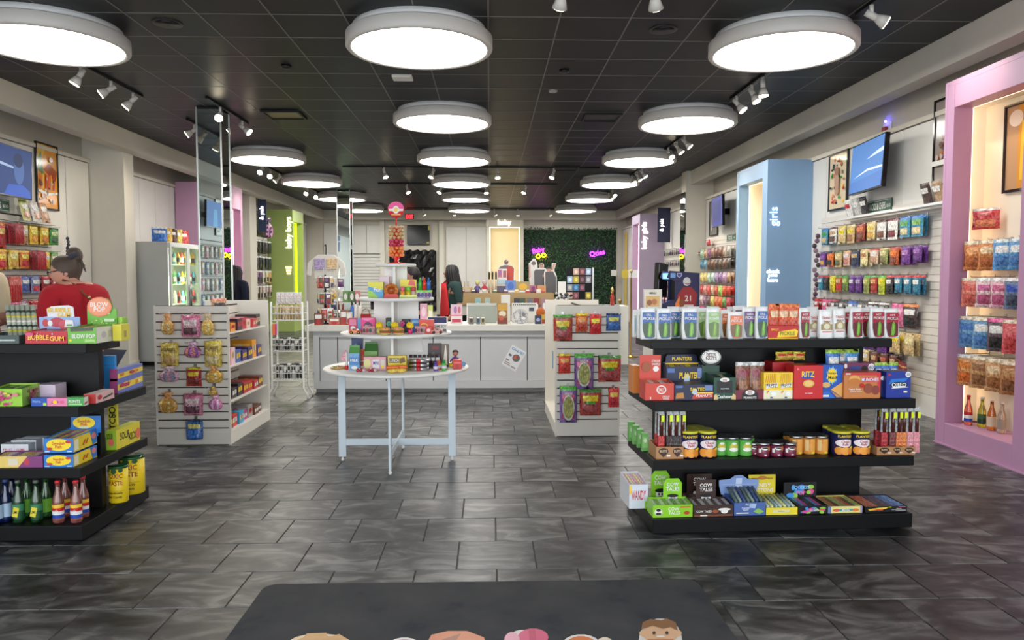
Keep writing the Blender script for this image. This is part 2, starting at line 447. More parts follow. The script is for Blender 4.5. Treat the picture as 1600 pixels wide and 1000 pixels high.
vent(444, 178, 'square ceiling vent with a yellowish louvre left of the second disc', glow=True)
vent(940, 182, 'dark square ceiling vent right of the second middle disc')
vent(884, 262, 'dark ceiling vent farther back, right of the middle discs')
p = atz(629, 119, H)
mb = MB(); mb.box((-.11, -.09, -.035), (.11, .09, -.001), WH); tag(mb.obj('access_plate', None, (p.x, p.y, H), 0, .01), 'small white rectangular plate on the black ceiling behind the nearest middle disc', 'plate')
for px, py, l in ((447, 103, 'small black sprinkler cap on the left part of the ceiling'), (882, 110, 'small black sprinkler cap on the right part of the ceiling'), (864, 141, 'small pale smoke detector on the dark ceiling')):
    p = atz(px, py, H); mb = MB(); mb.lathe([(.03, -.03), (.05, -.02), (.055, -.001)], M((150,148,142) if 'pale' in l else BLK, 'paint'), 14)
    tag(mb.obj('detector_disc', None, (p.x, p.y, H)), l, 'ceiling fitting')
# ---------------------------------------------------------------- hanging bags
def bag_proto(seed, kind='pillow'):
    r = random.Random(seed); nx, ny = 7, 9
    vs = []; fs = []; sl = []
    def tw(v): return .62-.9*v if v < .13 else (.5-.3*(v-.13)/.1 if v < .23 else (.2+.8*min(1, (v-.23)/.27)**.7 if v < .8 else 1-.35*(v-.8)/.2))
    def dep(u, v):
        if kind == 'twist': return .5*(1-abs(2*u)**2.5)*(.25 if v < .25 else math.sin(min(1, (v-.2)/.8)*PI*.93)**.6)*(1+r.uniform(-.25, .25))
        if kind == 'flat': g = .35 if v < .1 else .9*(1-max(0, v-.85)/.15)
        elif kind == 'pouch': g = .05 + .95*min(1, max(0, (v-.08))*1.25)
        else: g = (.06 if v < .1 else math.sin(min(1, (v-.1)/.82)*PI)**.55*(.75+.35*v)+.05) if v < .93 else .06
        return .5*(1-abs(2*u)**3.2)*g
    for side in (-1, 1):
        for j in range(ny+1):
            for i in range(nx+1):
                u = i/nx-.5; v = j/ny
                pinch = tw(v) if kind == 'twist' else 1 - (.06*math.sin(v*PI) if kind == 'pillow' else .05*v if kind == 'flat' else 0)
                x = u*pinch + r.uniform(-.012, .012); z = -v + r.uniform(-.008, .008)
                y = side*dep(u, v)*(1 if side < 0 else .8) + r.uniform(-.05, .05)*(0 if side > 0 else 1)
                vs.append((x, y, z))
    n = (nx+1)*(ny+1)
    for j in range(ny):
        for i in range(nx):
            a = j*(nx+1)+i
            fs.append((a, a+nx+1, a+nx+2, a+1))
            if j == 0 or (kind == 'twist' and j < 3): s = 1
            elif kind == 'twist': s = (0, 3, 2, 0, 3, 4)[(i*2+j*3) % 6]
            elif 1 <= i <= nx-2 and 2 <= j <= 3: s = 2
            elif 1 <= i <= nx-2 and 5 <= j <= 7: s = 3
            elif j == 4 and 2 <= i <= nx-3: s = 4
            else: s = 0
            sl.append(s)
            fs.append((n+a, n+a+1, n+a+nx+2, n+a+nx+1)); sl.append(1 if j == 0 else 0)
    for i in range(nx):
        fs += [(i, i+1, n+i+1, n+i), (ny*(nx+1)+i+1, ny*(nx+1)+i, n+ny*(nx+1)+i, n+ny*(nx+1)+i+1)]; sl += [1, 0]
    for j in range(ny):
        a = j*(nx+1); b = a+nx
        fs += [(a+nx+1, a, n+a, n+a+nx+1), (b, b+nx+1, n+b+nx+1, n+b)]; sl += [0, 0]
    me = bpy.data.meshes.new('bag')
    me.from_pydata(vs, [], fs)
    for k in range(5): me.materials.append(None)
    me.polygons.foreach_set('material_index', sl)
    me.polygons.foreach_set('use_smooth', [True]*len(fs))
    me.update()
    return me
BAGS = {k: [bag_proto(11*i+len(k), k) for i in range(3)] for k in ('pillow', 'flat', 'pouch', 'twist')}
# sticks pack: several vertical rods in a clear bag
def sticks_proto():
    mb = MB(); a, b = M((1,1,1)), M((2,2,2))
    for k in range(5): mb.tube([(-.4+.2*k, 0, -.98), (-.38+.19*k, -.1, -.5), (-.36+.18*k, 0, -.1)], .09, a, 6)
    mb.box((-.47, -.12, -.34), (.47, .1, -.12), b); mb.box((-.45, -.03, -.12), (.45, .03, 0), b)
    me = mb.mesh('stick_pack'); me.materials[0] = None; me.materials[1] = None
    return me
STICKS = sticks_proto()
def bag(name, cols, loc, rz, w, h, d, label, cat='bag', group=None, kind='pillow', tilt=0, fk='film'):
    me = STICKS if kind == 'sticks' else R.choice(BAGS[kind])
    o = bpy.data.objects.new(name, me); COL.objects.link(o)
    o.location = loc; o.rotation_euler = (tilt, 0, rz); o.scale = (w, d, h)
    for i, s in enumerate(o.material_slots):
        s.link = 'OBJECT'; s.material = M(cols[min(i, len(cols)-1)], fk)
    return tag(o, label, cat, group)
def bc(*k):
    """film, header, print, contents, accent"""
    k = list(k)
    while len(k) < 5: k.append(k[len(k) % 2])
    return k
CN = {}
def cname(c):
    n = {'red': (190,30,40), 'yellow': (240,200,40), 'blue': (40,90,180), 'green': (70,150,60), 'orange': (235,120,40), 'purple': (100,50,140), 'pink': (225,110,150),
         'black': (25,25,28), 'white': (235,235,230), 'tan': (200,170,120), 'brown': (100,60,35), 'teal': (40,140,150), 'grey': (130,130,130), 'maroon': (110,30,45), 'gold': (205,160,60), 'pale blue': (150,190,220)}
    return min(n, key=lambda k: sum((a-b)**2 for a, b in zip(n[k], c)))
HOOK = MB(); HOOK.tube([(0,0,0),(0,-.19,0),(0,-.2,.012)], .003, M((190,190,188),'metal'), 5)
HOOK.box((-.012,-.006,-.02),(.012,0,.02), M((190,190,188),'metal')); HOOKME = HOOK.mesh('hook')
def slat_wall(label, X, side, y0, y1, z0, z1, pitch=.077, cols=None, base=True):
    """side -1: on the left wall facing +x; +1: right wall facing -x"""
    t = thing('slat_wall', label, 'display wall', (X, y0, 0))
    s = -side
    mb = MB(); mb.box((-s*.03, 0, z0), (-s*.014, y1-y0, z1), M((54, 48, 44), 'matte')); mb.obj('backing_board', t)
    n = int((z1-z0)/pitch)
    mb = MB(); mb.box((-s*.014, 0, 0), (0, y1-y0, pitch-.009), M((218, 213, 204), 'paint')); me = mb.mesh('slat')
    for k in range(n): link(me, 'slat', t, (0, 0, z0+k*pitch+.0045))
    if base:
        mb = MB(); mb.box((-s*.03, 0, 0), (s*.004, y1-y0, z0), WH); mb.obj('base_board', t)
    return t
def hang_row(t, X, side, z, ys, specs, place, rowword, group, h=.2, w=.14, kind='flat', deep=2, d=.045, who='snack bag', nm_='snack_bag'):
    """one peg per y; bags hang one behind the other on each peg"""
    s = -side; rz = PI/2 if side < 0 else -PI/2
    for i, (y, sp) in enumerate(zip(ys, specs)):
        if sp is None: continue
        k = kind
        hh, ww, dp = h*R.uniform(.92, 1.06), w, deep
        if isinstance(sp, dict): k = sp.get('k', k); hh = sp.get('h', hh); ww = sp.get('w', ww); dp = sp.get('n', dp); c = sp['c']
        else: c = sp
        hk = link(HOOKME, 'hook', t, (X + s*.001 - t.location.x, y-t.location.y, z+.006), rz)
        cn = cname(c[0]); ac = cname(c[1])
        nm = cn if cn == ac else '%s and %s' % (cn, ac)
        for q in range(dp):
            pos = 'in front' if q == dp-1 else ('behind' if q == dp-2 else 'hindmost')
            lab = '%s %s, %s row, %s from %s%s' % (nm, who, rowword, words(i), place, '' if dp == 1 else ', ' + pos)
            bag(nm_, c, (X + s*(.03 + (.055 if k != 'sticks' and d < .05 else .072)*q + d/2), y + R.uniform(-.008, .008), z), rz + R.uniform(-.05, .05), ww, hh, d, lab, 'bag', group, k, 0)
# ---------------------------------------------------------------- display portals
def portal(label, X, Xw, y0, y1, top, col, near, farj, sill, head, glowcol, lamp, inner, rev=.16, cat='display alcove', deep=None):
    """box frame standing off the wall; X front plane, Xw wall plane; opening faces the aisle"""
    s = 1 if Xw > X else -1
    t = thing('display_alcove', label, cat, (X, y0, 0))
    L = y1-y0; Dw = abs(Xw-X); D = deep or Dw; m = M(col, 'paint')
    def pc(n, a, b, mm, bev=0, par=None):
        mb = MB(); mb.box((s*a[0], a[1], a[2]), (s*b[0], b[1], b[2]), mm); return mb.obj(n, par or t, bevel=bev)
    pc('side_panel', (0, 0, 0), (Dw, .035, top), m, .003)
    pc('side_panel', (0, L-.035, 0), (Dw, L, top), m, .003)
    pc('top_panel', (0.002, .035, top-.04), (Dw, L-.035, top-.001), m)
    pc('jamb', (0, .035, 0), (rev, near, top-.04), m, .003)
    pc('jamb', (0, L-farj, 0), (rev, L-.035, top-.04), m, .003)
    pc('header', (0.001, near, head), (rev, L-farj, top-.04), m, .003)
    pc('sill', (0.001, near, 0), (D-.02, L-farj, sill), m, .003)
    pc('plinth_strip', (-.012, 0, 0), (0, L, .012), m)
    wm = M(inner, 'paint')
    pc('back_panel', (D-.03, .04, sill), (D-.01, L-.04, top-.05), wm)
    pc('inner_side', (rev+.02, L-.06, sill), (D-.03, L-.037, top-.05), wm)
    pc('inner_side', (rev+.02, .037, sill), (D-.03, .06, top-.05), wm)
    pc('inner_top', (rev+.02, .06, head+.02), (D-.03, L-.06, head+.05), wm)
    gm = E(glowcol, lamp, 'strip_glow')
    pc('light_strip', (rev+.003, L-farj+.012, sill+.02), (rev+.012, L-.065, head), gm)
    pc('light_strip', (rev+.003, .065, sill+.02), (rev+.012, near-.012, head), gm)
    pc('light_strip', (rev+.003, near, head+.002), (rev+.012, L-farj, head+.018), gm)
    return t
def letters(t, s_, cx, cz, hh, mw, m, y=-.002, rot=0, name='lettering', depth=.012):
    """raised lettering on the camera-facing side panel, local coordinates"""
    vs, fs, tw = text_geo(s_, .004); k = min(hh, mw/tw) if not rot else hh
    ca, sa = math.cos(rot), math.sin(rot)
    mb = MB(); pts = [(cx+(p[0]*k*ca-p[1]*hh*sa), cz+(p[0]*k*sa+p[1]*hh*ca)) for p in vs]
    mb.add([(p[0], y-depth, p[1]) for p in pts], fs, m)
    n = len(pts); mb.add([(p[0], y, p[1]) for p in pts], [tuple(reversed(f)) for f in fs], m)
    return mb.obj(name, t)
LETG = E((255, 252, 245), 1.3, 'lit_letter')
pk = portal('pink framed display alcove with warm strip lights and hanging bags, at the right edge', 3.86, 4.5, 4.95, 6.35, 3.06, (184, 138, 172), .44, .13, .19, 2.83, (255, 226, 180), 1.5, (238, 230, 214), deep=.35)
bl = portal('pale blue display alcove with raised letters girls on its side', 3.86, 4.5, 10.42, 11.72, 3.06, (132, 166, 200), .2, .1, .19, 2.83, (255, 232, 190), 3, (240, 230, 208))
letters(bl, 'girls', .11, 2.27, .15, .4, E((196, 226, 255), .75, 'lit_letter'), rot=PI/2)
for k, s_ in enumerate(('check', 'price', 'here')): letters(bl, s_, .1, 1.51-.06*k, .055, .2, LETG)
mb = MB(); mb.prism([(.07, 1.34), (.13, 1.34), (.1, 1.3)], .002, .012, LETG, 'y'); mb.obj('arrow_mark', bl)
bl.children[-1].location.y = -.014
ll = portal('lilac display alcove with lit letters baby girls on its side', 3.86, 4.5, 19.3, 20.4, 3.06, (176, 160, 184), .14, .12, .19, 2.83, (255, 214, 220), 2.5, (240, 214, 220))
letters(ll, 'baby girls', .13, 2.5, .17, 1, LETG, rot=PI/2)
gr = portal('green display alcove with lit letters baby boys on its side', -5.15, -5.9, 19.95, 21.1, 3.2, (168, 188, 106), .14, .12, .9, 2.9, (226, 240, 40), 2.5, (216, 226, 60))
letters(gr, 'baby boys', -.09, 2.6, .19, 1.2, LETG, rot=PI/2)
for k in range(3):
    mb = MB(); w = .075-.014*k; mb.box((-.12-w/1, -.014, 1.66-.075*k), (-.12+w, -.002, 1.71-.075*k), E((255, 220, 140), 1.6, 'lit_bar')); mb.obj('arrow_bar', gr)
portal('mauve display alcove half hidden behind the mirror column', -5.2, -6.1, 14.9, 16.1, 3.28, (190, 148, 178), .14, .12, .19, 2.83, (255, 214, 220), 3, (240, 214, 220))

# ---------------------------------------------------------------- right slat wall between pink and blue alcoves
SW = slat_wall('long slatted display wall of snack bags between the pink and blue alcoves', 4.49, 1, 6.4, 10.1, .22, 2.24)
PKW = 'the blue alcove'
def yr(a, b, n): return [a + (b-a)*i/(n-1) for i in range(n)]
T = (205,172,120); BG = (60,140,170); CR = (225,205,150)
r1 = [bc(BG,(60,110,180),GRN,(190,170,120)), bc(WHITE,(110,60,40),(200,160,110),(90,50,35)), bc(CR,(230,190,80),YEL,T), bc(T,CR,YEL,(150,100,60)), bc((150,60,40),(120,40,30),(220,120,60),(110,60,40)), bc(CR,T,(235,190,70),(200,150,60)),
      bc(WHITE,(90,50,40),WHITE,(110,70,50)), bc(WHITE,(110,30,40),(230,225,215),(110,30,45)), bc(BG,(50,110,190),(90,160,80),(200,190,150)), bc(BG,(50,110,190),(120,170,80),(210,190,150))]
hang_row(SW, 4.49, 1, 2.06, yr(9.75, 7.62, 10), r1, PKW, 'top', 'bags on the long right slat wall', .22, .21)
r2 = [bc(PUR,PUR,(150,90,170),(200,150,60)), bc((220,110,50),BLK,ORG,BLK), bc(T,(90,120,60),CR,(70,90,50)), bc((215,170,150),T,WHITE,(190,120,110)), bc((40,50,90),BLK,(200,170,120),(30,40,70)), bc(CR,T,(180,120,80),CR), bc((220,190,170),(170,60,60),WHITE,(180,140,110)), bc((150,160,100),T,CR,(120,110,70)),
      bc((190,90,50),(170,40,40),ORG,(120,60,40)), bc((110,50,140),PUR,(170,120,180),PUR), bc((100,44,130),PUR,(150,100,170),(90,40,120))]
hang_row(SW, 4.49, 1, 1.75, yr(9.8, 7.6, 11), r2, PKW, 'second', 'bags on the long right slat wall', .19, .18, 'flat', 2)
r3 = [bc((40,120,150),RED,WHITE,(60,140,160)), bc(BLK,(180,30,40),(90,40,40),BLK), bc(YEL,(210,200,40),(240,220,90),(170,150,30)), bc((180,70,50),GRN,(220,180,120),RED), bc((120,150,60),GRN,(200,210,120),(90,110,50)), bc(PUR,(120,70,160),WHITE,PUR), bc((90,50,120),PUR,(170,150,190),PUR), bc((150,160,80),GRN,(210,200,120),(120,120,60)),
      bc((170,50,50),GRN,(220,170,110),(160,60,50)), bc((190,200,50),GRN,YEL,(150,160,40)), bc((60,56,60),(190,60,70),WHITE,BLK), bc((50,130,160),RED,WHITE,(40,110,140)), bc((50,130,160),RED,WHITE,(40,110,140)), bc((44,120,150),RED,WHITE,(40,110,140))]
hang_row(SW, 4.49, 1, 1.445, yr(9.85, 7.6, 14), r3, PKW, 'third', 'bags on the long right slat wall', .2, .145, 'flat', 2)
r4 = [bc((190,40,44),RED,WHITE,(160,30,40)), bc((210,110,130),PNK,WHITE,PNK), bc((60,56,56),(190,60,60),WHITE,BLK), bc((110,104,104),BLK,WHITE,(90,80,80)), bc((80,130,190),BLU,WHITE,BLU), bc((120,110,110),BLK,WHITE,BLK), bc((70,66,66),WHITE,WHITE,BLK), bc((90,86,86),WHITE,(180,170,170),BLK),
      dict(c=bc((206,110,150),PNK,(230,170,190),(190,80,120)), h=.25, w=.26, n=1), dict(c=bc((60,40,44),ORG,WHITE,BLK), h=.25, w=.3, n=1)]
hang_row(SW, 4.49, 1, 1.14, yr(9.95, 7.8, 10), r4, PKW, 'fourth', 'bags on the long right slat wall', .19, .14, 'pillow', 2)
r5 = [None, None, None, None, dict(c=bc((220,110,70),ORG,WHITE,ORG), n=1), bc(PUR,(230,200,80),YEL,PUR), bc((110,50,140),PUR,YEL,PUR), bc((215,190,130),CR,YEL,T), bc((200,180,130),T,CR,T)]
hang_row(SW, 4.49, 1, .84, yr(9.9, 7.7, 9), r5, PKW, 'fifth', 'bags on the long right slat wall', .25, .2, 'pillow', 2)
r6 = [None, None, None, bc((50,90,160),BLU,WHITE,BLU), bc((60,90,150),BLU,WHITE,BLU), bc(T,CR,WHITE,T), bc((120,60,45),BRN,T,BRN), bc((110,50,40),BRN,(190,100,70),BRN), bc((100,44,36),BRN,T,BRN)]
hang_row(SW, 4.49, 1, .58, yr(9.6, 8.0, 9), r6, PKW, 'sixth', 'bags on the long right slat wall', .19, .15, 'flat', 2)
for k in range(4):
    bag('stick_pack', [(196, 164, 60), (130, 34, 44)], (4.44-.045*k, 8.02-.12*k, .53), -PI/2, .13, .36, .04, 'golden stick candy pack with maroon band, lowest peg, %s from the wall' % words(k), 'candy pack', 'golden stick packs on the lowest peg', 'sticks')
# leaning packs on the acrylic shelf above
mb = MB(); mb.box((4.34, 7.0, 2.13), (4.47, 9.3, 2.136), M((225, 230, 230), 'gloss')); mb.box((4.34, 7.0, 2.136), (4.344, 9.3, 2.155), M((225, 230, 230), 'gloss'))
tag(mb.obj('acrylic_ledge'), 'clear thin ledge along the top of the long right slat wall', 'shelf')
for k, (y, c, l) in enumerate(((9.2, WHITE, 'white snack pack leaning on the ledge under the framed poster'), (9.0, (190,186,184), 'pale grey pack leaning on the ledge beside the white one'), (8.82, (46,44,46), 'black pack leaning on the ledge below the television'), (7.55, (70,50,46), 'dark pack leaning on the ledge near the pink alcove'), (7.35, (170,140,110), 'tan pack leaning on the ledge near the pink alcove'), (7.15, (120,120,124), 'grey striped pack leaning on the ledge closest to the pink alcove'))):
    bag('leaning_pack', bc(c, c, WHITE if c != WHITE else RED, c), (4.4, y, 2.375), -PI/2, .17, .23, .05, l, 'bag', None, 'flat', .25)

def framed_poster(label, loc, rz, w, h, elems):
    t = thing('framed_poster', label, 'poster', loc, rz)
    mb = MB()
    for a, b in (((-w/2,-.012,0),(w/2,.012,.022)),((-w/2,-.012,h-.022),(w/2,.012,h)),((-w/2,-.012,.022),(-w/2+.022,.012,h-.022)),((w/2-.022,-.012,.022),(w/2,.012,h-.022))): mb.box(a, b, M((16,14,14),'gloss'))
    mb.obj('frame', t)
    art(t, 'print', w-.044, h-.044, elems, (-w/2+.022, 0, .022), kind='gloss')
    return t
def dots(n, cols, seed, x0=.05, x1=.95, y0=.05, y1=.95, r=.05, asp=.6):
    q = random.Random(seed)
    rr = r*1.4; ry = rr*asp
    return [('e', q.uniform(min(x0+rr, .5), max(x1-rr, .5)), q.uniform(min(y0+ry, .5), max(y1-ry, .5)), r*q.uniform(.6, 1.4), r*asp*q.uniform(.6, 1.4), q.choice(cols)) for _ in range(n)]
def television(label, loc, rz, w, h, elems, tilt=0, on=1.0):
    t = thing('television', label, 'television', loc, rz)
    mb = MB(); mb.box((-w/2, -.02, 0), (w/2, .03, h), M((12,12,13),'gloss')); o = mb.obj('housing', t, bevel=.004); o.rotation_euler.x = tilt
    a = art(t, 'screen', w-.024, h-.03, elems, (-w/2+.012, -.0205, .018), rx=tilt, kind='screen')
    mb = MB(); mb.box((-.05, .02, h*.4), (.05, .2, h*.6), M(BLK,'metal')); mb.obj('wall_bracket', t)
    return t
# posters, television and sign on the right
c = [ORG, RED, GRN, (200,120,90), (60,60,60), YEL]
framed_poster('framed poster of scattered candies on cream, between blue alcove and television', (4.48, 9.62, 2.29), -PI/2, .52, .74, [('r',0,0,1,1,(226,206,170))]+dots(34, c, 3)+[('p',[(.4,.25),(.6,.25),(.64,.55),(.5,.72),(.36,.55)],(190,150,120)),('e',.5,.68,.12,.08,(170,120,90))])
framed_poster('framed poster of stacked jars in dark tones, right of the television', (4.48, 7.25, 2.33), -PI/2, .58, .86, [('r',0,0,1,1,(150,140,132))]+dots(46, [(150,90,60),(180,120,80),(110,70,60),(90,60,60),(200,180,170)], 5, y1=.62)+[('r',0,.22,1,.28,WHITE)])
television('wall television showing a blue screen, right of the candy poster', (4.28, 8.5, 2.4), -PI/2-.12, .98, .58, [('r',0,0,1,1,E((58,112,178),.34,'screen')),('p',[(0,.0),(1,.0),(1,.3),(0,.22)],E((48,98,166),.34,'screen')),('p',[(.12,.3),(.55,.38),(1,.36),(1,.4),(.55,.42)],E((190,205,225),.5,'screen')),('p',[(.5,.62),(1,.68),(1,.76),(.8,.72)],E((170,195,225),.5,'screen'))], -.06)
def street_sign(label, s_, s2, loc, rz, w, h):
    t = thing('street_sign', label, 'sign', loc, rz)
    mb = MB(); mb.box((-w/2, -.004, 0), (w/2, .004, h), M((20, 84, 66), 'card')); mb.obj('plate', t, bevel=.001)
    art(t, 'lettering', w, h, [('r',.02,.06,.98,.1,WHITE),('r',.02,.9,.98,.94,WHITE),('t',s_,.42,.5,.55,.72,WHITE),('t',s2,.9,.45,.25,.14,WHITE)], (-w/2, -.004, 0))
street_sign('green street style sign reading SNACKS & CHIPS under the right television', 'SNACKS & CHIPS', 'BLVD', (4.485, 8.6, 2.17), -PI/2, .57, .145)
street_sign('green street style sign reading SPECIALTY CANDIES under the left television', 'SPECIALTY CANDIES', 'BLVD', (-6.09, 9.4, 2.25), PI/2, .78, .15)
# outlet with blue glow and cable
t = thing('power_adapter', 'white wall outlet with a red adapter and small blue light above the right television', 'outlet', (4.648, 8.75, 3.13), -PI/2)
mb = MB(); mb.box((-.09,-.01,0),(.09,0,.1), WH); mb.obj('plate', t, bevel=.003)
mb = MB(); mb.box((-.06,-.045,.0),(.02,-.01,.05), M((150,40,36),'card')); mb.obj('adapter', t, bevel=.004)
mb = MB(); mb.ball((.0,-.03,.11), .014, E((60,50,255), 30, 'blue_led')); mb.obj('led', t)
mb = MB(); mb.tube([(-.03,-.03,.0),(-.08,-.05,-.08),(-.05,-.09,-.2),(-.02,-.12,-.3)], .004, M(BLK), 5); mb.obj('cable', t)
# strand of small packets hanging by the blue alcove
t = thing('packet_strand', 'dangling strand of small purple candy packets beside the blue alcove', 'hanging strip', (4.42, 10.07, 0))
for k in range(17):
    mb = MB(); mb.ball((R.uniform(-.02,.02), R.uniform(-.03,.03), 1.98-.065*k), .035, M([(90,60,80),(120,90,110),(70,50,60),(150,120,140)][k%4],'film'), 6, 5, (1,.7,1)); mb.obj('packet', t)
t = thing('packet_strand', 'dangling dark strand of packets on the panel by the left framed poster', 'hanging strip', (-6.03, 10.98, 0))
for k in range(7):
    mb = MB(); mb.tube([(0,0,1.7),(0,0,3.16),(-.09,0,3.17)], .002, M(BLK), 4) if k == 0 else None; mb.ball((0, R.uniform(-.02,.02), 1.98-.045*k), .026, M([(40,40,60),(90,90,110),(50,50,56)][k%3],'film'), 6, 5, (1,.7,1)); mb.obj('packet', t)
# ---------------------------------------------------------------- pink alcove contents
CLR = (226, 206, 180)
def alc_row(z, ys, cs, rw, h=.2, w=.16):
    for i, (y, c_) in enumerate(zip(ys, cs)):
        for q in range(3):
            bag('snack_bag', c_, (4.12-.065*q, y, z), -PI/2+.4+R.uniform(-.06,.06), w, h, .05, '%s bag in the pink alcove, %s row, %s from far jamb, %s' % (cname(c_[0]), rw, words(i), ('in front','behind it','at the back')[2-q]), 'bag', 'bags in the pink alcove', 'pillow')
        hk = link(HOOKME, 'hook', pk, (4.18-3.86, y-4.95, z+.006), -PI/2)
alc_row(1.72, [6.1, 5.92, 5.74, 5.57], [bc((200,120,60),CLR,(220,150,90),(170,90,40)), bc((206,130,70),CLR,(225,190,150),(170,90,40)), bc((90,150,200),(200,215,225),WHITE,(70,120,180)), bc((90,150,200),(200,215,225),WHITE,(70,120,180))], 'upper', .24, .17)
alc_row(1.42, [6.12, 5.94, 5.76, 5.6], [bc((220,130,110),CLR,(210,90,80),(200,90,80)), bc((225,190,190),WHITE,(190,90,140),(170,70,110)), bc((220,170,180),WHITE,(190,90,130),(180,80,120)), bc((90,110,140),WHITE,BLU,(60,70,90))], 'second', .24, .17)
alc_row(1.1, [6.15, 5.96, 5.78, 5.6], [bc((110,160,200),CLR,(70,120,190),(80,130,190)), bc((100,150,190),CLR,WHITE,(70,120,180)), bc((90,70,80),PNK,WHITE,BLK), bc((210,80,90),CLR,(220,110,110),(190,60,60))], 'third', .26, .17)
alc_row(.78, [6.15, 5.97, 5.79, 5.61], [bc((225,160,100),WHITE,(235,130,50),(220,110,40)), bc((190,140,90),CLR,(150,100,60),(140,90,50)), bc((200,150,100),CLR,(230,190,150),(150,90,40)), bc((170,110,60),CLR,(190,140,90),(130,80,40))], 'lowest', .26, .17)
bag('snack_bag', bc((205,70,70),WHITE,(190,50,60),(225,130,90)), (4.08, 6.1, 1.99), -PI/2+.5, .22, .17, .05, 'single pink and white bag displayed on top in the pink alcove', 'bag')
framed_poster('framed poster on the back panel of the pink alcove, cut by the frame edge', (4.165, 5.74, 2.1), -PI/2, .58, .7, [('r',0,0,1,1,(216,150,60)),('r',0,.0,.25,1,(190,150,110)),('e',.2,.85,.15,.1,(240,220,200)),('p',[(.3,.1),(.45,.1),(.42,.8),(.33,.8)],(236,190,60))])
def bottle(label, loc, liquid, lab, capc, h=.235, group=None, elems=None, rz=0):
    """glass soda bottle: body with liquid, cap, paper label"""
    t = thing('soda_bottle', label, 'bottle', loc, rz, group)
    k = h/.235
    mb = MB(); mb.lathe([(.022*k,0),(.029*k,.004*k),(.03*k,.02*k),(.03*k,.11*k),(.027*k,.135*k),(.017*k,.165*k),(.0125*k,.185*k),(.012*k,.222*k)], M(liquid,'bottle'), 14); mb.obj('glass', t)
    mb = MB(); mb.lathe([(.012*k,.218*k),(.0148*k,.219*k),(.0148*k,.231*k),(.012*k,.235*k)], M(capc,'card'), 12); mb.obj('cap', t)
    mb = MB(); n = 9
    bands = [(0.03,.105,lab[0])] if len(lab) == 1 else [(.03+.075*i/len(lab), .03+.075*(i+1)/len(lab), c_) for i, c_ in enumerate(lab)]
    for z0, z1, c_ in bands:
        vs = []; fs = []
        for i in range(n+1):
            a = -PI*1.02 + PI*1.04*i/n; r_ = .0305*k
            vs += [(r_*math.cos(a), r_*math.sin(a), z0*k), (r_*math.cos(a), r_*math.sin(a), z1*k)]
        fs = [(2*i, 2*i+2, 2*i+3, 2*i+1) for i in range(n)]
        mb.add(vs, fs, M(c_,'card'), True)
    mb.obj('paper_label', t)
    if elems: art(t, 'lettering', .05*k, .075*k, elems, (-.025*k, -.031*k, .03*k))
    return t
for y, c_, lb, l in ((6.12, (236,120,100), [BLU,WHITE,RED], 'pink soda bottle with blue and red label on the pink alcove sill'), (6.02, (220,210,40), [(30,60,40),(60,100,50)], 'yellow soda bottle with dark green label on the pink alcove sill'), (5.9, (240,140,30), [(220,200,170)], 'orange soda bottle on the pink alcove sill'), (5.78, (220,200,180), [(150,140,130)], 'pale soda bottle half hidden by the near jamb of the pink alcove')):
    bottle(l, (4.0 if y > 6.1 else 4.05, y, .191), c_, lb, RED if y == 6.12 else (220,210,200), .25, rz=-PI/4)
# blue alcove contents
for i, z in enumerate((1.75, 1.4, 1.05)):
    for q in range(2):
        bag('toy_pack', bc(((200,196,190),(60,50,70),(190,180,170))[i], WHITE, (120,110,120), (90,80,80)), (4.3-.1*q, 11.3-.18*q, z), -PI/2, .16, .22, .05, '%s pack hanging in the lit blue alcove, %s' % (('topmost pale','middle dark','lower pale')[i], ('at the back','in front')[q]), 'bag')
# ---------------------------------------------------------------- left slat wall
SL = slat_wall('slatted candy wall on the left behind the woman in red', XL+.02, -1, 8.0, 10.72, .22, 2.24)
LX = XL+.02; PLC = 'the poster'
LR, LY = (180,30,44), (238,184,30)
def ml(*k): return bc(*k)
rowA = [ml(GRN,(40,90,50),(190,200,150),(40,80,50)), ml(LY,(225,170,40),(250,220,110),(200,120,40)), ml(LY,YEL,(250,220,100),(220,150,40)), ml(T,CR,WHITE,(150,100,60)), dict(c=ml(LR,(160,30,50),(220,120,120),(150,20,40)), k='sticks', n=3), dict(c=ml((200,50,40),ORG,(230,190,110),(160,30,40)), h=.32, n=2), None, dict(c=ml(LR,(190,40,50),WHITE,(160,20,30)), k='sticks', n=3)]
rowB = [ml((150,170,90),GRN,WHITE,GRN), ml(LY,(240,200,60),WHITE,(210,150,40)), dict(c=ml(LR,(170,40,60),WHITE,(150,20,50)), k='sticks', n=3), ml((220,120,40),LY,(240,210,90),LR), ml((225,190,80),LY,(240,220,150),(200,150,60)), ml((225,130,40),LY,(250,210,80),LR), ml((220,120,40),LY,(240,200,80),LR), ml((220,120,40),LY,(240,200,80),LR)]
rowC = [ml((200,60,70),RED,WHITE,RED), ml((160,30,44),RED,WHITE,(120,20,30)), ml((120,130,170),(60,90,160),WHITE,(190,60,80)), ml((80,110,180),BLU,WHITE,(60,80,150)), dict(c=ml((186,40,40),(210,120,110),WHITE,(150,20,30)), k='sticks', h=.33, w=.24, n=2), ml((70,90,140),BLU,(150,160,180),(50,60,110)), ml((60,80,140),BLU,(150,160,190),(50,60,110)), ml((190,60,60),RED,WHITE,RED)]
rowD = [ml((220,120,130),PNK,WHITE,RED), ml((190,40,60),RED,(220,140,150),(150,20,40)), ml((190,40,60),RED,(220,140,150),(150,20,40)), dict(c=ml((225,230,220),(150,60,120),WHITE,(150,200,80)), w=.3, h=.28, n=1), ml((180,60,90),PNK,WHITE,RED), ml((190,40,60),RED,WHITE,RED), ml((110,60,140),PUR,WHITE,PUR), ml((190,40,60),RED,WHITE,RED)]
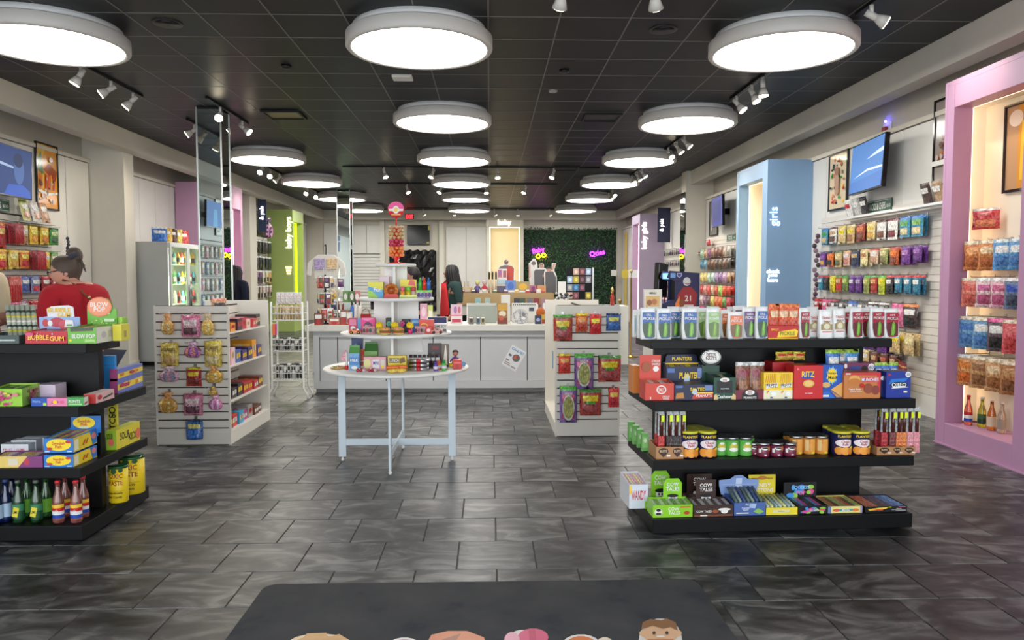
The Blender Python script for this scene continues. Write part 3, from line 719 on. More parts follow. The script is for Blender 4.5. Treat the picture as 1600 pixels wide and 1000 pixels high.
for rw, z, sp, h in (('top', 2.1, rowA, .25), ('second', 1.77, rowB, .25), ('third', 1.44, rowC, .22), ('fourth', 1.12, rowD, .25)):
    hang_row(SL, LX, -1, z, yr(10.58, 9.0, 8), sp, PLC, rw, 'bags on the left slat wall', h, .2, 'flat', 2, who='candy bag', nm_='candy_pouch')
for k, (y, c, l) in enumerate(((10.35, (214,170,140), 'orange and clear snack pack leaning below the tropical poster'), (10.15, (232,226,226), 'white snack pack leaning below the tropical poster, middle of three'), (9.93, (200,200,130), 'yellow green snack pack leaning left of the white one'))):
    bag('leaning_pack', bc(c, (170,190,60) if k == 2 else c, WHITE, (200,150,120)), (LX+.09, y, 2.42), PI/2, .185, .27, .05, l, 'bag', None, 'flat', -.22)
mb = MB(); mb.box((LX+.02, 9.7, 2.13), (LX+.17, 10.55, 2.137), M((225,230,230),'gloss')); tag(mb.obj('acrylic_ledge'), 'clear thin ledge holding three packs on the left slat wall', 'shelf')
framed_poster('framed tropical poster with fruit colours on orange, on the left wall', (XL+.02, 10.66, 2.36), PI/2, .52, .9, [('r',0,0,1,1,(226,150,40)),('p',[(0,1),(0,.55),(.3,.8),(.5,1)],(240,190,70)),('p',[(.3,.6),(.9,.45),(1,.6),(.6,.72)],(170,80,30)),('p',[(.05,.75),(.3,.62),(.22,.9)],(90,140,60)),('p',[(.0,.6),(.35,.5),(.2,.78)],(70,120,50))]+[('p',[(.1+.13*i,.3),(.18+.13*i,.3),(.2+.13*i,.52),(.12+.13*i,.55)],c_) for i, c_ in enumerate([(230,120,50),(240,190,80),(190,60,50),(220,90,60),(240,150,70),(200,70,80)])]+[('p',[(.02,.25),(.5,.2),(.98,.24),(.98,.27),(.5,.24),(.02,.29)],WHITE)]+dots(16,[(70,60,80),(120,70,90),(220,190,160)],9,y1=.2)+[('e',.66,.78,.09,.04,(250,240,220))])
television('wall television with a dim blue picture of a person, on the left wall', (-5.9, 9.45, 2.42), PI/2+.1, 1.15, .62, [('r',0,0,1,1,E((34,60,112),.4,'screen')),('e',.72,.55,.11,.3,E((66,96,150),.4,'screen')),('e',.7,.75,.1,.15,E((30,48,84),.4,'screen')),('p',[(.4,.0),(.98,.0),(.95,.15),(.8,.25),(.5,.22)],E((52,86,170),.4,'screen')),('p',[(0,.62),(.6,.56),(.6,.6),(0,.7)],E((150,170,200),.4,'screen'))], .03)
t = thing('wall_cable', 'thin dark cable looping down to the left television', 'cable', (XL-.06, 9.3, 3.3))
mb = MB(); mb.tube([(0,0,0),(.03,.12,-.05),(.05,.22,-.18),(.1,.24,-.3)], .006, M(BLK), 5); mb.obj('cord', t)
mb = MB(); mb.box((-.035,-.04,-.03),(-.005,.05,.05), WH); mb.obj('socket', t)
# far left stretch behind the second pillar: pals wall, and the stretch left of it
SP = slat_wall('narrow slatted wall with dark packs between the second pillar and the green alcove', -5.8, -1, 18.5, 19.9, .22, 2.5)
pk2 = [[(30,30,36),(60,50,60),(40,40,44),(24,24,28),(70,40,40)], [(30,50,56),(40,40,50),(50,60,80),(30,30,40),(80,80,90)], [(190,150,100),(200,190,150),(210,200,190),(90,60,110),(160,110,150)], [(200,170,170),(190,170,160),(210,190,190),(180,160,150),(190,180,180)]]
for (z, cs, rw) in zip((2.35, 1.95, 1.6, 1.22), pk2, ('top', 'second', 'third', 'lowest')):
    hang_row(SP, -5.8, -1, z, yr(19.75, 18.65, 5), [bc(c_, WHITE, c_, BLK) for c_ in cs], 'the green alcove', rw, 'packs on the narrow slat wall by the green alcove', .32, .2, 'flat', 2, who='pack', nm_='hanging_pack')
hang = thing('lit_wall_sign', 'vertical lit letters & pals on a dark blue board beside the green alcove', 'sign', (-5.62, 18.9, 2.55), 0)
mb = MB(); mb.box((-.1, .0, 0), (.1, .02, .95), M((58, 70, 104), 'card')); mb.obj('board', hang)
letters(hang, '& pals', 0, .47, .13, .9, LETG, 0, PI/2)
bag('plush_toy', bc((120,70,130),(90,50,100),(60,40,70),(210,140,170),(220,160,190)), (-5.66, 19.55, 2.95), PI/2-.6, .3, .5, .12, 'purple and pink stuffed toy hanging high beside the green alcove', 'plush toy', None, 'twist')
# middle-left slat wall seen right of the mirror column
SM = slat_wall('bare pegged slat wall on the left between the mauve alcove and second pillar', -6.0, -1, 16.2, 17.9, .22, 2.3)
for (z, rw) in ((2.05, 'top'), (1.6, 'middle'), (1.2, 'lowest')):
    hang_row(SM, -6.0, -1, z, yr(17.6, 16.4, 5), [bc(c_, WHITE, T, BRN) for c_ in ((200,180,150),(160,120,90),(190,170,150),(90,70,60),(210,190,160))], 'the pillar', rw, 'packs on the left slat wall before the second pillar', .34, .2, 'flat', 2, who='bare wall pack', nm_='hanging_pack')
framed_poster('dark framed poster high on the wall before the second left pillar', (-5.98, 16.9, 2.5), PI/2, .8, .7, [('r',0,0,1,1,(60,56,62)),('p',[(.2,.1),(.8,.2),(.7,.8),(.3,.7)],(110,60,60))])

# the stretch of wall by the shop door, which the mirror column shows
SD = slat_wall('slatted snack wall by the shop door, seen only in the mirror column', XL+.02, -1, 1.6, 4.3, .22, 2.24)
DOORC = [bc((190,170,130),CR,WHITE,(150,110,70)), bc((200,110,110),RED,WHITE,(190,60,60)), bc((110,130,60),GRN,CR,(90,100,50)), bc((60,90,130),BLU,WHITE,(50,70,100)), bc((205,160,90),LY,WHITE,(150,90,50)), bc((90,50,44),BRN,CR,(70,40,36))]
for rw, z in (('top', 2.1), ('second', 1.75), ('third', 1.4), ('fourth', 1.05)):
    hang_row(SD, LX, -1, z, yr(4.15, 2.0, 9), [DOORC[(q*5+int(z*10)) % 6] for q in range(9)], 'the inner end', rw, 'bags on the slat wall by the door', .26, .2, 'flat', 1, who='snack bag by the door', nm_='door_snack_bag')
television('wall television with a blue screen by the shop door, seen in the mirror', (-5.95, 3.45, 2.5), PI/2, .95, .56, [('r',0,0,1,1,E((40,92,156),.42,'screen')),('p',[(.3,0),(.6,0),(.55,.7),(.36,.7)],E((70,140,190),.42,'screen'))], .03)
framed_poster('pale framed poster by the shop door, seen in the mirror column', (XL+.02, 2.65, 2.36), PI/2, .55, .85, [('r',0,0,1,1,(206,206,200))]+dots(22, [(120,120,110),(160,150,140),(90,100,90)], 19))

# ---------------------------------------------------------------- fridge
fr = thing('drinks_fridge', 'tall grey drinks fridge with two lit glass doors against the left wall', 'fridge', (-5.74, 12.3, 0))
GY = M((188, 190, 186), 'paint'); w, d, h = .56, 1.5, 2.0      # doors on the +x side
mb = MB(); mb.box((0,0,.06),(w,.03,h), GY); mb.box((0,d-.03,.06),(w,d,h), GY); mb.box((0,.03,.06),(.03,d-.03,h), GY); mb.box((.03,.03,h-.05),(w,d-.03,h), GY); mb.box((.03,.03,.06),(w,d-.03,.16), GY)
mb.box((.02,.02,0),(w-.02,d-.02,.06), M(BLK,'black')); mb.obj('cabinet', fr, bevel=.004)
mb = MB(); mb.box((.035,.035,.165),(.05,d-.035,h-.055), M((226,230,216),'paint')); mb.obj('lining', fr)
for k in range(2):
    y0 = .02+k*(d-.04)/2; y1 = y0+(d-.04)/2-.006
    mb = MB(); a = M((214,216,214),'paint')
    for p, q in (((w+.002,y0,.1),(w+.04,y0+.05,h-.01)),((w+.002,y1-.05,.1),(w+.04,y1,h-.01)),((w+.002,y0+.05,.1),(w+.04,y1-.05,.17)),((w+.002,y0+.05,h-.08),(w+.04,y1-.05,h-.01))): mb.box(p, q, a)
    dr = mb.obj('door', fr, bevel=.003)
    mb = MB(); mb.box((w+.015,y0+.05,.17),(w+.021,y1-.05,h-.08), M((235,245,240),'glass')); mb.obj('pane', dr)
    mb = MB(); mb.tube([(w+.06,y1-.025 if k == 0 else y0+.025,.75),(w+.06,y1-.025 if k == 0 else y0+.025,1.3)], .012, M((120,122,120),'metal'), 8); mb.obj('handle', dr)
    mb = MB(); mb.box((w-.03,y0+.06,.2),(w-.012,y0+.08,h-.1), E((240,255,205), 20, 'fridge_light')); mb.obj('light_tube', fr)
for k in range(5):
    mb = MB()
    for q in range(9): mb.tube([(.06+.055*q, .04, .32+.33*k), (.06+.055*q, d-.04, .32+.33*k)], .004, M((200,204,200),'metal'), 4)
    mb.obj('wire_shelf', fr)
    for j in range(9):
        c_ = R.choice([(230,220,90),(120,190,120),(210,70,70),(240,240,230),(90,160,200),(230,160,60)])
        mb = MB(); r_ = .035; mb.lathe([(r_,0),(r_,.15),(.014,.19),(.014,.215)], M(c_,'gloss'), 10); mb.lathe([(r_+.001,.04),(r_+.001,.12)], M(WHITE if j % 2 else (60,60,70),'card'), 10)
        tag(mb.obj('drink_bottle', None, (-5.74+.42, 12.3+.1+.16*j, .325+.33*k)), '%s drink bottle in the fridge, %s shelf up, %s from the camera' % (cname(c_), words(k), words(j)), 'bottle', 'bottles in the fridge')
for k, (y, c, l) in enumerate(((12.42, (50,110,190), 'plump blue snack bag standing on the fridge'), (12.62, (226,176,70), 'plump golden snack bag standing on the fridge'), (12.82, (90,50,40), 'plump dark brown snack bag standing on the fridge'), (13.02, (230,200,90), 'plump pale yellow snack bag standing on the fridge'), (13.3, (210,70,70), 'plump red snack bag standing on the fridge by the mirror column'))):
    bag('snack_bag', bc(c, WHITE if k == 0 else c, WHITE, c), (-5.35, y, 2.24), .7, .24, .235, .12, l, 'bag', None, 'pouch')

# ---------------------------------------------------------------- black gondolas
class Gon:
    def __init__(s, O, rot): 
        s.O = Vector((O[0], O[1], 0)); s.rot = rot
        s.U = Vector((math.cos(rot), math.sin(rot), 0)); s.V = Vector((-math.sin(rot), math.cos(rot), 0))
    def u(s, px, v, z):
        """how far along the gondola a sight line at column px meets depth v, height z"""
        n = RT*F - FW*(px-800)
        base = s.O + s.V*v + Vector((0,0,z)) - CAM
        return -base.dot(n)/s.U.dot(n)
    def z(s, py, u, v):
        n = UP*F - FW*(500-py)
        base = s.O + s.U*u + s.V*v - CAM
        return -base.dot(n)/Vector((0,0,1)).dot(n)
    def P(s, u, v, z=0): 
        p = s.O + s.U*u + s.V*v; return (p.x, p.y, z)
BK = M((13, 13, 15), 'black')
def gondola(label, g, u0, u1, depth, shelves, top, core):
    t = thing('shelf_gondola', label, 'display shelf', g.P(0, 0, 0), g.rot)
    mb = MB(); mb.box((core[0], core[2], .08), (core[1], core[3], top[4]), BK); mb.obj('core_panel', t, bevel=.003)
    mb = MB(); mb.box((u0, 0, .012), (u1, depth, .092), BK); mb.obj('deck', t, bevel=.003)
    mb = MB(); mb.box((u0+.05, .05, 0), (u1-.05, depth-.05, .012), M(BLK,'black')); mb.obj('plinth', t)
    for z in shelves:
        mb = MB(); mb.box((u0, 0, z-.055), (u1, depth, z), BK); mb.obj('shelf', t, bevel=.003)
    mb = MB(); mb.box((top[0], top[2], top[4]-.05), (top[1], top[3], top[4]), BK); mb.obj('top_shelf', t, bevel=.003)
    return t
GR = Gon((.896, 4.04), math.radians(2.6))
GR_T = 1.068
gondola('right black shelf gondola with three shelves and deck full of snack boxes', GR, 0, 1.49, .62, (.42, .745), (.02, 1.44, .16, .52, GR_T), (.09, 1.36, .326, .38))
GL = Gon((-3.7, 4.03), 0)
gondola('left black shelf gondola cut by the picture edge, with candy boxes and bottles', GL, 0, 1.515, .79, (.405, .735), (.0, 1.5, .12, .5, 1.06), (.0, 1.46, .326, .375))

# product helpers: px0, px1 columns of the front face, pyt top row, v depth of the front, z base
def gbox(name, label, cat, g, px0, px1, pyt, v, z, depth, col, elems=None, side=None, group=None, skew=0, sidew=None):
    u0, u1 = g.u(px0, v, z), g.u(px1, v, z)
    h = g.z(pyt, (u0+u1)/2, v) - z; w = u1-u0
    t = thing(name, label, cat, g.P(u0, v, z), g.rot+skew, group)
    mb = MB(); mb.box((0, 0, 0), (w, depth, h), M(col, 'card')); mb.obj('carton', t, bevel=.0015)
    if elems: art(t, 'front_print', w, h, elems)
    if side: art(t, 'side_print', depth, h, side, (w, 0, 0), PI/2)
    return t
def gtray(name, label, cat, g, px0, px1, pyt, v, z, depth, col, elems, lid=None, contents=None, ncont=6, group=None, side=None, inside=None, cut=.55):
    """open display tray: walls, inner packs, printed front and a raised header card (px0,px1,pytop,pybottom,elems,shape)"""
    u0, u1 = g.u(px0, v, z), g.u(px1, v, z)
    h = g.z(pyt, (u0+u1)/2, v) - z; w = u1-u0; th = .003
    t = thing(name, label, cat, g.P(u0, v, z), g.rot, group); m = M(col, 'card')
    mb = MB(); mb.box((0,0,0),(w,depth,th), m); mb.box((0,0,th),(w,th,h), m); mb.box((0,depth-th,th),(w,depth,h*1.1), m)
    for x in (0, w-th): mb.prism([(th,th),(depth-th,th),(depth-th,h*1.1),(th,h)], x, x+th, m, 'x')
    mb.obj('tray', t)
    art(t, 'front_print', w, h, elems)
    if side: art(t, 'side_print', depth, h, side, (w, 0, 0), PI/2)
    if contents:
        for k in range(ncont):
            c_ = contents[k % len(contents)]; x0 = th+.003+(w-2*th-.006)*k/ncont; x1 = th+.003+(w-2*th-.006)*(k+1)/ncont-.002
            mb = MB()
            if inside == 'stick': mb.tube([((x0+x1)/2, .012, h*1.02), ((x0+x1)/2, depth*.5, h*1.3), ((x0+x1)/2, depth-.012, h*1.6)], (x1-x0)*.42, M(c_,'film'), 6)
            else: mb.prism([(.008,th),(depth-.01,th),(depth-.012,h*1.02),(.012,h*.93)], x0, x1, M(c_,'film'), 'x')
            mb.obj('inner_pack', t)
    if lid:
        lx0, lx1, lyt, lyb, le, shape = lid[:6]
        a, b = g.u(lx0, v+depth, z), g.u(lx1, v+depth, z)
        zt, zb = g.z(lyt, a, v+depth), g.z(lyb, a, v+depth)
        mb = MB(); W_ = b-a; H_ = zt-zb
        poly = [(p[0]*W_, p[1]*H_) for p in shape] if shape else [(0,0),(W_,0),(W_,H_),(0,H_)]
        low = h*.5 - (zb - z)
        mb.prism(poly, 0, .003, M(lid[6] if len(lid) > 6 else col,'card'), 'y', Matrix.Translation((a-u0, depth+.0005, zb-z)))
        if low < 0: mb.box((a-u0+W_*.1, depth+.001, h*.5), (a-u0+W_*.9, depth+.003, zb-z+.002), m)
        lo = mb.obj('header_card', t)
        art(lo, 'header_print', W_, H_, le, (a-u0, depth-.003, zb-z))
    return t
HEXA = [(0,0),(1,0),(1,.82),(.82,1),(.18,1),(0,.82)]
OVAL = [(.5+.5*math.cos(2*PI*k/24), .5+.5*math.sin(2*PI*k/24)) for k in range(24)]
# ---- pickle pouches on the right top shelf
def pouch(label, g, px0, px1, pyt, v, z, cols, elems, group=None, d=.045, rz=0):
    u0, u1 = g.u(px0, v, z), g.u(px1, v, z); w = u1-u0; h = g.z(pyt, u0, v) - z
    t = thing('pickle_pouch', label, 'pouch', g.P(u0, v, z), g.rot+rz, group)
    mb = MB(); m = M(cols[0], 'plastic'); n = 6
    vs = []; fs = []
    prof = [(0,0,d*.9),(.04,-.004,d),(.35,.0,d*.82),(.75,.006,d*.3),(.9,.01,d*.08),(1,.01,d*.06)]
    for k, (zz, yy, dd) in enumerate(prof):
        ww = w*(.92 if k == 0 else .96 if k == 1 else 1)
        for i in range(n): vs.append((w/2+ww*(i/(n-1)-.5), yy+.004*math.sin(i*2.1+k), zz*h))
        for i in range(n): vs.append((w/2+ww*((n-1-i)/(n-1)-.5), yy+dd, zz*h))
    for k in range(len(prof)-1):
        for i in range(2*n): fs.append((k*2*n+i, k*2*n+(i+1)%(2*n), (k+1)*2*n+(i+1)%(2*n), (k+1)*2*n+i))
    fs += [tuple(range(2*n))[::-1], tuple((len(prof)-1)*2*n+i for i in range(2*n))]
    mb.add(vs, fs, m, True); mb.obj('pouch_body', t)
    art(t, 'front_print', w, h, elems, (0, -.008, 0), 0, -.012, kind='plastic')
    return t
def pick(main, dark, txt='PICKLE', t2='DILL', body=(110,170,50)):
    return [('p',[(.1,.86),(.9,.86),(.9,.08),(.7,.04),(.3,.04),(.2,.12),(.1,.34)],dark),('p',[(.1,.86),(.9,.86),(.9,.5),(.5,.56),(.1,.5)],main),
            ('p',[(.42,.1),(.6,.08),(.7,.2),(.7,.45),(.6,.57),(.5,.52),(.44,.3)],body),('p',[(.5,.14),(.56,.14),(.62,.4),(.56,.5)],(150,200,80)),
            ('t',t2,.5,.78,.06,.5,WHITE),('t',txt,.5,.67,.09,.72,WHITE),('p',[(.25,.08),(.75,.08),(.7,.04),(.32,.04)],main)]
BP, GP, OP, PP, RP, TP = pick((30,88,160),(40,70,40)), pick((150,190,120),(90,120,60),'KOSHER','ZESTY',(130,160,70)), pick((226,112,60),(120,80,40),'PICKLE','SPICY'), pick((110,70,130),(70,60,70),'PICKLE','GARLIC'), pick((170,34,62),(100,30,40),'PICKLE','HOT'), [('r',.08,.3,.92,.5,(160,140,90)),('p',[(.2,.3),(.8,.3),(.8,.5),(.5,.62),(.2,.5)],(180,160,110)),('e',.5,.42,.22,.1,(226,220,190)),('t','TAJIN',.5,.72,.09,.74,(190,40,50)),('t','PICKLE',.5,.6,.06,.6,(150,60,60)),('r',.15,.22,.85,.25,(200,80,80))]
TP = [e if e[0] != 't' or e[1] != 'TAJIN' else ('t','TANGY',.5,.72,.09,.74,(190,40,50)) for e in TP]
PW = (242,242,240)
plist = [ # px0, px1, top, v, print, wording
 (989,1000,484,.36,None,'clear pouch standing edge-on, far left end of the top shelf'),(996,1008,483,.3,None,'clear pouch standing beside the leftmost blue pickle pouch'),
 (1001,1025,481,.21,BP,'blue and white pickle pouch, leftmost in the front row'),(1026,1049,482,.2,BP,'blue and white pickle pouch, second in the front row'),(1044,1063,481,.29,BP,'blue pickle pouch tucked behind the second blue pouch'),(1066,1090,481,.2,BP,'blue and white pickle pouch next to the green ones'),(1056,1072,480,.33,BP,'blue pickle pouch at the back between two front pouches'),
 (1090,1106,481,.28,GP,'pale green pickle pouch standing behind the front green one'),(1104,1125,481,.2,GP,'pale green pickle pouch in the front row'),
 (1126,1143,484,.27,OP,'orange pickle pouch standing behind the front orange one'),(1138,1161,487,.2,OP,'orange pickle pouch in the front row'),
 (1146,1166,478,.34,PP,'purple pickle pouch tucked at the back behind the orange ones'),(1160,1182,480,.24,PP,'purple pickle pouch beside the lone blue one'),(1181,1200,479,.2,BP,'blue pickle pouch left of the red pickle candy tray'),
 (1237,1251,480,.28,RP,'dark red pickle pouch partly behind the candy tray flap'),(1249,1265,481,.2,RP,'dark red pickle pouch right of the candy tray'),
 (1263,1281,484,.26,TP,'cream pickle pouch with red lettering, behind its twin'),(1280,1301,484,.2,TP,'cream pickle pouch with red lettering, in the front row'),(1302,1320,482,.22,TP,'cream pickle pouch beside the row of red ones'),
 (1318,1333,482,.3,RP,'dark red pickle pouch half hidden right of the cream ones'),(1329,1348,481,.21,RP,'dark red pickle pouch, first full one after the cream ones'),(1345,1361,481,.27,RP,'dark red pickle pouch standing set back in its row'),(1360,1382,481,.2,RP,'dark red pickle pouch second from the right end'),(1381,1404,482,.2,RP,'dark red pickle pouch at the right end of the top shelf')]
GR_T += .0008
for a, b, t_, v, e, l in plist: pouch(l, GR, a, b, t_, v, GR_T, [PW], e or [('r',.15,.1,.85,.8,(196,204,196)),('r',.2,.2,.4,.7,(150,180,200))])
for k in range(13):
    px = 1012 + k*31
    if 1190 < px < 1245 or px > 1370: continue
    pouch('pickle pouch in the back row of the top shelf, %s from the left' % words(k), GR, px, px+19, 479, .43, GR_T, [PW], [BP,BP,GP,GP,OP,PP,PP,PP,RP,TP,TP,RP,RP][k], 'back row pickle pouches', .04)
gtray('candy_tray', 'red candy tray lettered PICKLE with orange bags, among the pickle pouches', 'display box', GR, 1200, 1247, 509, .19, GR_T, .16, (190,34,34), [('r',0,0,1,1,(196,26,30)),('p',[(.3,.1),(.95,.18),(1,.6),(.9,.75),(.35,.55)],YEL),('t','PICKLE',.64,.42,.28,.55,(60,120,40),.08,0) if 0 else ('t','PICKLE',.64,.42,.28,.55,(40,100,40)),('t','BALLS',.22,.72,.16,.3,YEL),('r',0,0,1,.08,YEL)], None)
for k in range(5):
    u = GR.u(1206+7.5*k, .25, GR_T)
    p = GR.P(u, .23+.05*(k % 2), GR_T+.2); bag('candy_bag', bc((226,90,40),(235,120,60),(240,190,150),(190,60,40)), p, R.uniform(-.2,.2), .07, .17, .04, 'orange candy bag standing in the red PICKLE tray, %s from the left' % words(k), 'bag', None, 'pillow')
t = thing('tray_flap', 'white folded cardboard flap leaning beside the red PICKLE tray', 'cardboard flap', GR.P(GR.u(1228,.3,GR_T), .24, GR_T), GR.rot)
mb = MB(); mb.prism([(.0,.0),(.075,0),(.03,.19),(.0,.19)], 0, .004, M(WHITE,'card'), 'y'); o = mb.obj('flap', t); o.rotation_euler.x = -.1
# ---------------------------------------------------------------- right gondola, second shelf
z2 = .746; NAVY = (22, 30, 66)
gbox('orange_carton', 'plain orange carton standing on the left edge of the right gondola second shelf', 'box', GR, 989, 1001, 572, .3, z2, .12, (214, 130, 60))
gtray('waffle_tray', 'red orange STROOP WAFELS tray with tall header card, right gondola second shelf', 'display box', GR, 1008, 1053, 599, .05, z2, .13, (206, 66, 50),
  [('r',0,0,1,1,(206,66,50)),('e',.56,.62,.17,.26,WHITE),('e',.56,.62,.13,.2,(206,66,50)),('t','DAILY',.56,.62,.2,.2,WHITE),('t','STROOP',.72,.2,.12,.25,WHITE),('t','WAFEL',.72,.08,.1,.22,WHITE),('r',.16,.06,.2,.2,WHITE)],
  (999, 1032, 555, 596, [('t','STROOP',.76,.78,.09,.4,WHITE),('t','WAFELS',.76,.66,.09,.4,WHITE),('e',.76,.48,.14,.11,WHITE),('e',.3,.55,.22,.2,(160,80,40))], None), [(200,120,70),WHITE], 5)
def planters(t1): return [('r',0,0,1,1,NAVY),('p',[(.45,.06),(1,.16),(1,.42),(.5,.42)],(208,60,40)),('r',.44,.42,1,.5,YEL),('t','PEANUTS',.76,.28,.18,.4,WHITE),('e',.52,.55,.07,.2,(180,200,220)),('t',t1,.6,.7,.22,.55,YEL),('p',[(.02,.1),(.25,.12),(.22,.5),(.04,.45)],(190,130,60)),('r',.02,.8,.2,.95,(80,110,170)),('r',.78,.62,.98,.95,(110,130,180))]
gbox('peanut_carton', 'lower navy PEANUTS carton of the stack on the right gondola second shelf', 'box', GR, 1054, 1114, 601, .04, z2, .13, NAVY, planters('SALTED'))
zz = z2 + .094
gtray('peanut_tray', 'upper navy PLANTERS peanut tray with raised lid, stacked at the back of the second shelf', 'display box', GR, 1041, 1102, 573, .19, z2+.001, .1, NAVY,
  [('r',0,0,1,.5,NAVY)]+planters('PLANTERS')[1:], (1039, 1090, 554, 569, [('t','PLANTERS',.5,.55,.4,.6,YEL),('r',0,.0,1,.14,YEL)], [(0,0),(1,0),(.97,.8),(.9,1),(.08,1),(.02,.8)]), [(60,70,130),YEL,(30,40,90)], 7)
# cashews
gtray('cashew_box', 'black and green BEER NUTS Cashews display with a round header sign', 'display box', GR, 1115, 1149, 590, .04, z2, .14, (16,60,44),
  [('r',0,0,1,1,(18,70,50)),('r',.14,.3,.86,.86,BLK),('e',.5,.9,.22,.1,WHITE),('t','BEER',.5,.91,.06,.3,(150,30,30)),('t','NUTS',.5,.84,.06,.3,(150,30,30)),('t','Cashews',.5,.14,.15,.8,WHITE),('p',[(.0,0),(.2,.02),(.12,.28),(0,.2)],(220,190,130)),('p',[(1,0),(.8,.02),(.88,.28),(1,.2)],(220,190,130)),('t','MADE FRESH',.5,.5,.05,.4,WHITE)],
  (1093, 1127, 546, 572, [('e',.5,.55,.44,.4,WHITE),('e',.5,.55,.41,.37,(150,150,150)),('e',.5,.55,.38,.34,WHITE),('t','BEER',.5,.68,.2,.5,(90,30,30)),('t','NUTS',.5,.46,.2,.5,(90,30,30))], OVAL, BLK), [(20,60,44),BLK,(200,180,130)], 4)
bag('nut_bag', bc((20,50,40),(30,70,50),(200,180,130),BLK), GR.P(GR.u(1106,.2,z2), .22, z2+.175), GR.rot, .1, .168, .05, 'dark green nut bag standing behind the Cashews display', 'bag', None, 'pouch')
gtray('peanut_display', 'maroon BEER NUTS PEANUTS tray holding two brown peanut bags', 'display box', GR, 1149, 1194, 609, .04, z2, .12, (110,24,44),
  [('r',0,0,1,1,(120,26,48)),('p',[(.22,0),(.78,0),(.78,.6),(.66,.95),(.34,.95),(.22,.6)],BLK),('e',.5,.72,.16,.26,WHITE),('t','BEER',.5,.8,.14,.22,(150,30,30)),('t','NUTS',.5,.63,.14,.22,(150,30,30)),('t','PEANUTS',.5,.18,.24,.5,WHITE)], None)
for k, px in enumerate((1160, 1182)):
    bag('peanut_bag', bc((120,70,44),(200,200,196),(130,30,50),(150,96,60)), GR.P(GR.u(px,.1,z2), .1, z2+.2), GR.rot, .085, .18, .07, '%s clear peanut bag standing in the maroon PEANUTS tray' % ('left','right')[k], 'bag', 'peanut bags in the maroon tray', 'pouch')
PZ = [('r',0,0,1,1,(246,206,40)),('r',0,.0,1,.34,(240,232,200))]+[('p',[(.1+.13*k,.62),(.14+.13*k,.62),(.22+.12*k,.95),(.18+.12*k,.95)],(200,130,40)) for k in range(6)]+[('p',[(.12,.4),(.92,.46),(.92,.62),(.12,.56)],WHITE),('t','PRETZ',.52,.51,.14,.72,(40,36,40),.08,0),('p',[(.2,.2),(.35,.3),(.3,.34),(.16,.26)],(220,150,50)),('e',.65,.2,.2,.08,(250,250,246)),('e',.5,.06,.1,.03,(60,90,160))]
PZ = [e if e[0] != 't' else ('t','PRETZ',.52,.51,.14,.72,(40,36,40)) for e in PZ]
for k, (a, b) in enumerate(((1193, 1216), (1216, 1238))):
    gbox('pretzel_stick_box', '%s yellow PRETZ box beside the red cracker box' % ('left','right')[k], 'box', GR, a, b, 582, .04, z2, .05, (246,206,40), PZ)
gbox('cracker_box', 'large red carton lying behind the yellow PRETZ boxes', 'box', GR, 1206, 1240, 566, .17, z2, .12, (170,26,34), [('e',.9,.72,.06,.1,WHITE)])
for k in range(3): bag('cracker_pack', bc((200,180,60),YEL,RED,(190,150,60)), GR.P(GR.u(1222+14*k,.2,z2), .22+.02*(k % 2), z2+.245), GR.rot, .07, .05, .04, 'yellow cracker pack on top of the red carton, %s from the left' % words(k), 'pack', None, 'pillow', 0)
gbox('cracker_box', 'large red RITZ cracker box standing at the front of the second shelf', 'box', GR, 1240, 1285, 571, .03, z2, .11, (196, 26, 32),
  [('r',0,0,1,1,(204,28,34)),('r',0,.36,1,.37,(176,20,28)),('p',[(.24,.62),(.7,.66),(.66,.82),(.28,.8)],BLU),('e',.48,.66,.2,.06,BLU),('t','RITZ',.48,.74,.17,.44,YEL),('e',.5,.46,.2,.11,(226,180,90)),('e',.5,.46,.15,.08,(240,200,120)),('t','the original',.5,.17,.05,.34,WHITE),('p',[(.08,.86),(.18,.88),(.1,.94)],(240,120,120))], [('r',0,0,1,1,(180,22,28))])
gbox('graham_box', 'blue Honey Maid graham cracker box with a yellow sunburst', 'box', GR, 1285, 1316, 570, .05, z2, .06, (30,90,180),
  [('r',0,0,1,1,(24,84,178)),('p',star(.45,.68,.2,.3,9),(120,190,235)),('p',star(.45,.68,.17,.24,11,1.2),YEL),('t','Honey',.42,.74,.1,.5,(60,40,30)),('t','Maid',.46,.62,.1,.4,(60,40,30)),('p',[(.98,.02),(.98,.48),(.4,.26)],(226,170,90)),('p',[(.7,.02),(.96,.02),(.4,.22)],(200,140,60)),('e',.15,.4,.22,.08,(220,180,110)),('p',[(0,0),(.6,0),(.3,.2),(0,.2)],(40,110,200)),('r',.0,.04,.3,.1,WHITE)])
gbox('cookie_carton', 'purple cookie carton with the number 60 standing behind the MUNCHIES box', 'box', GR, 1316, 1365, 567, .17, z2, .1, (110,40,80),
  [('r',0,0,1,1,(120,44,84)),('e',.9,.86,.1,.12,WHITE),('t','60',.9,.86,.12,.14,(40,60,130)),('p',[(.2,.72),(.55,.76),(.55,.92),(.2,.88)],(50,70,140)),('e',.68,.82,.09,.1,(30,24,26)),('e',.08,.9,.05,.08,WHITE)])
for k, (px, c) in enumerate(((1300,(60,120,200)),(1316,(170,170,160)),(1336,(70,140,200)))):
    bag('snack_bag', bc(c,(150,190,60),WHITE,c), GR.P(GR.u(px,.24,z2), .24+(.05 if k else 0), z2+.25 if k else z2+.255), GR.rot, .09, .2, .05, '%s snack bag poking up behind the second shelf cartons' % ('bright blue','silver grey','blue and green')[k], 'bag', None, 'pillow')
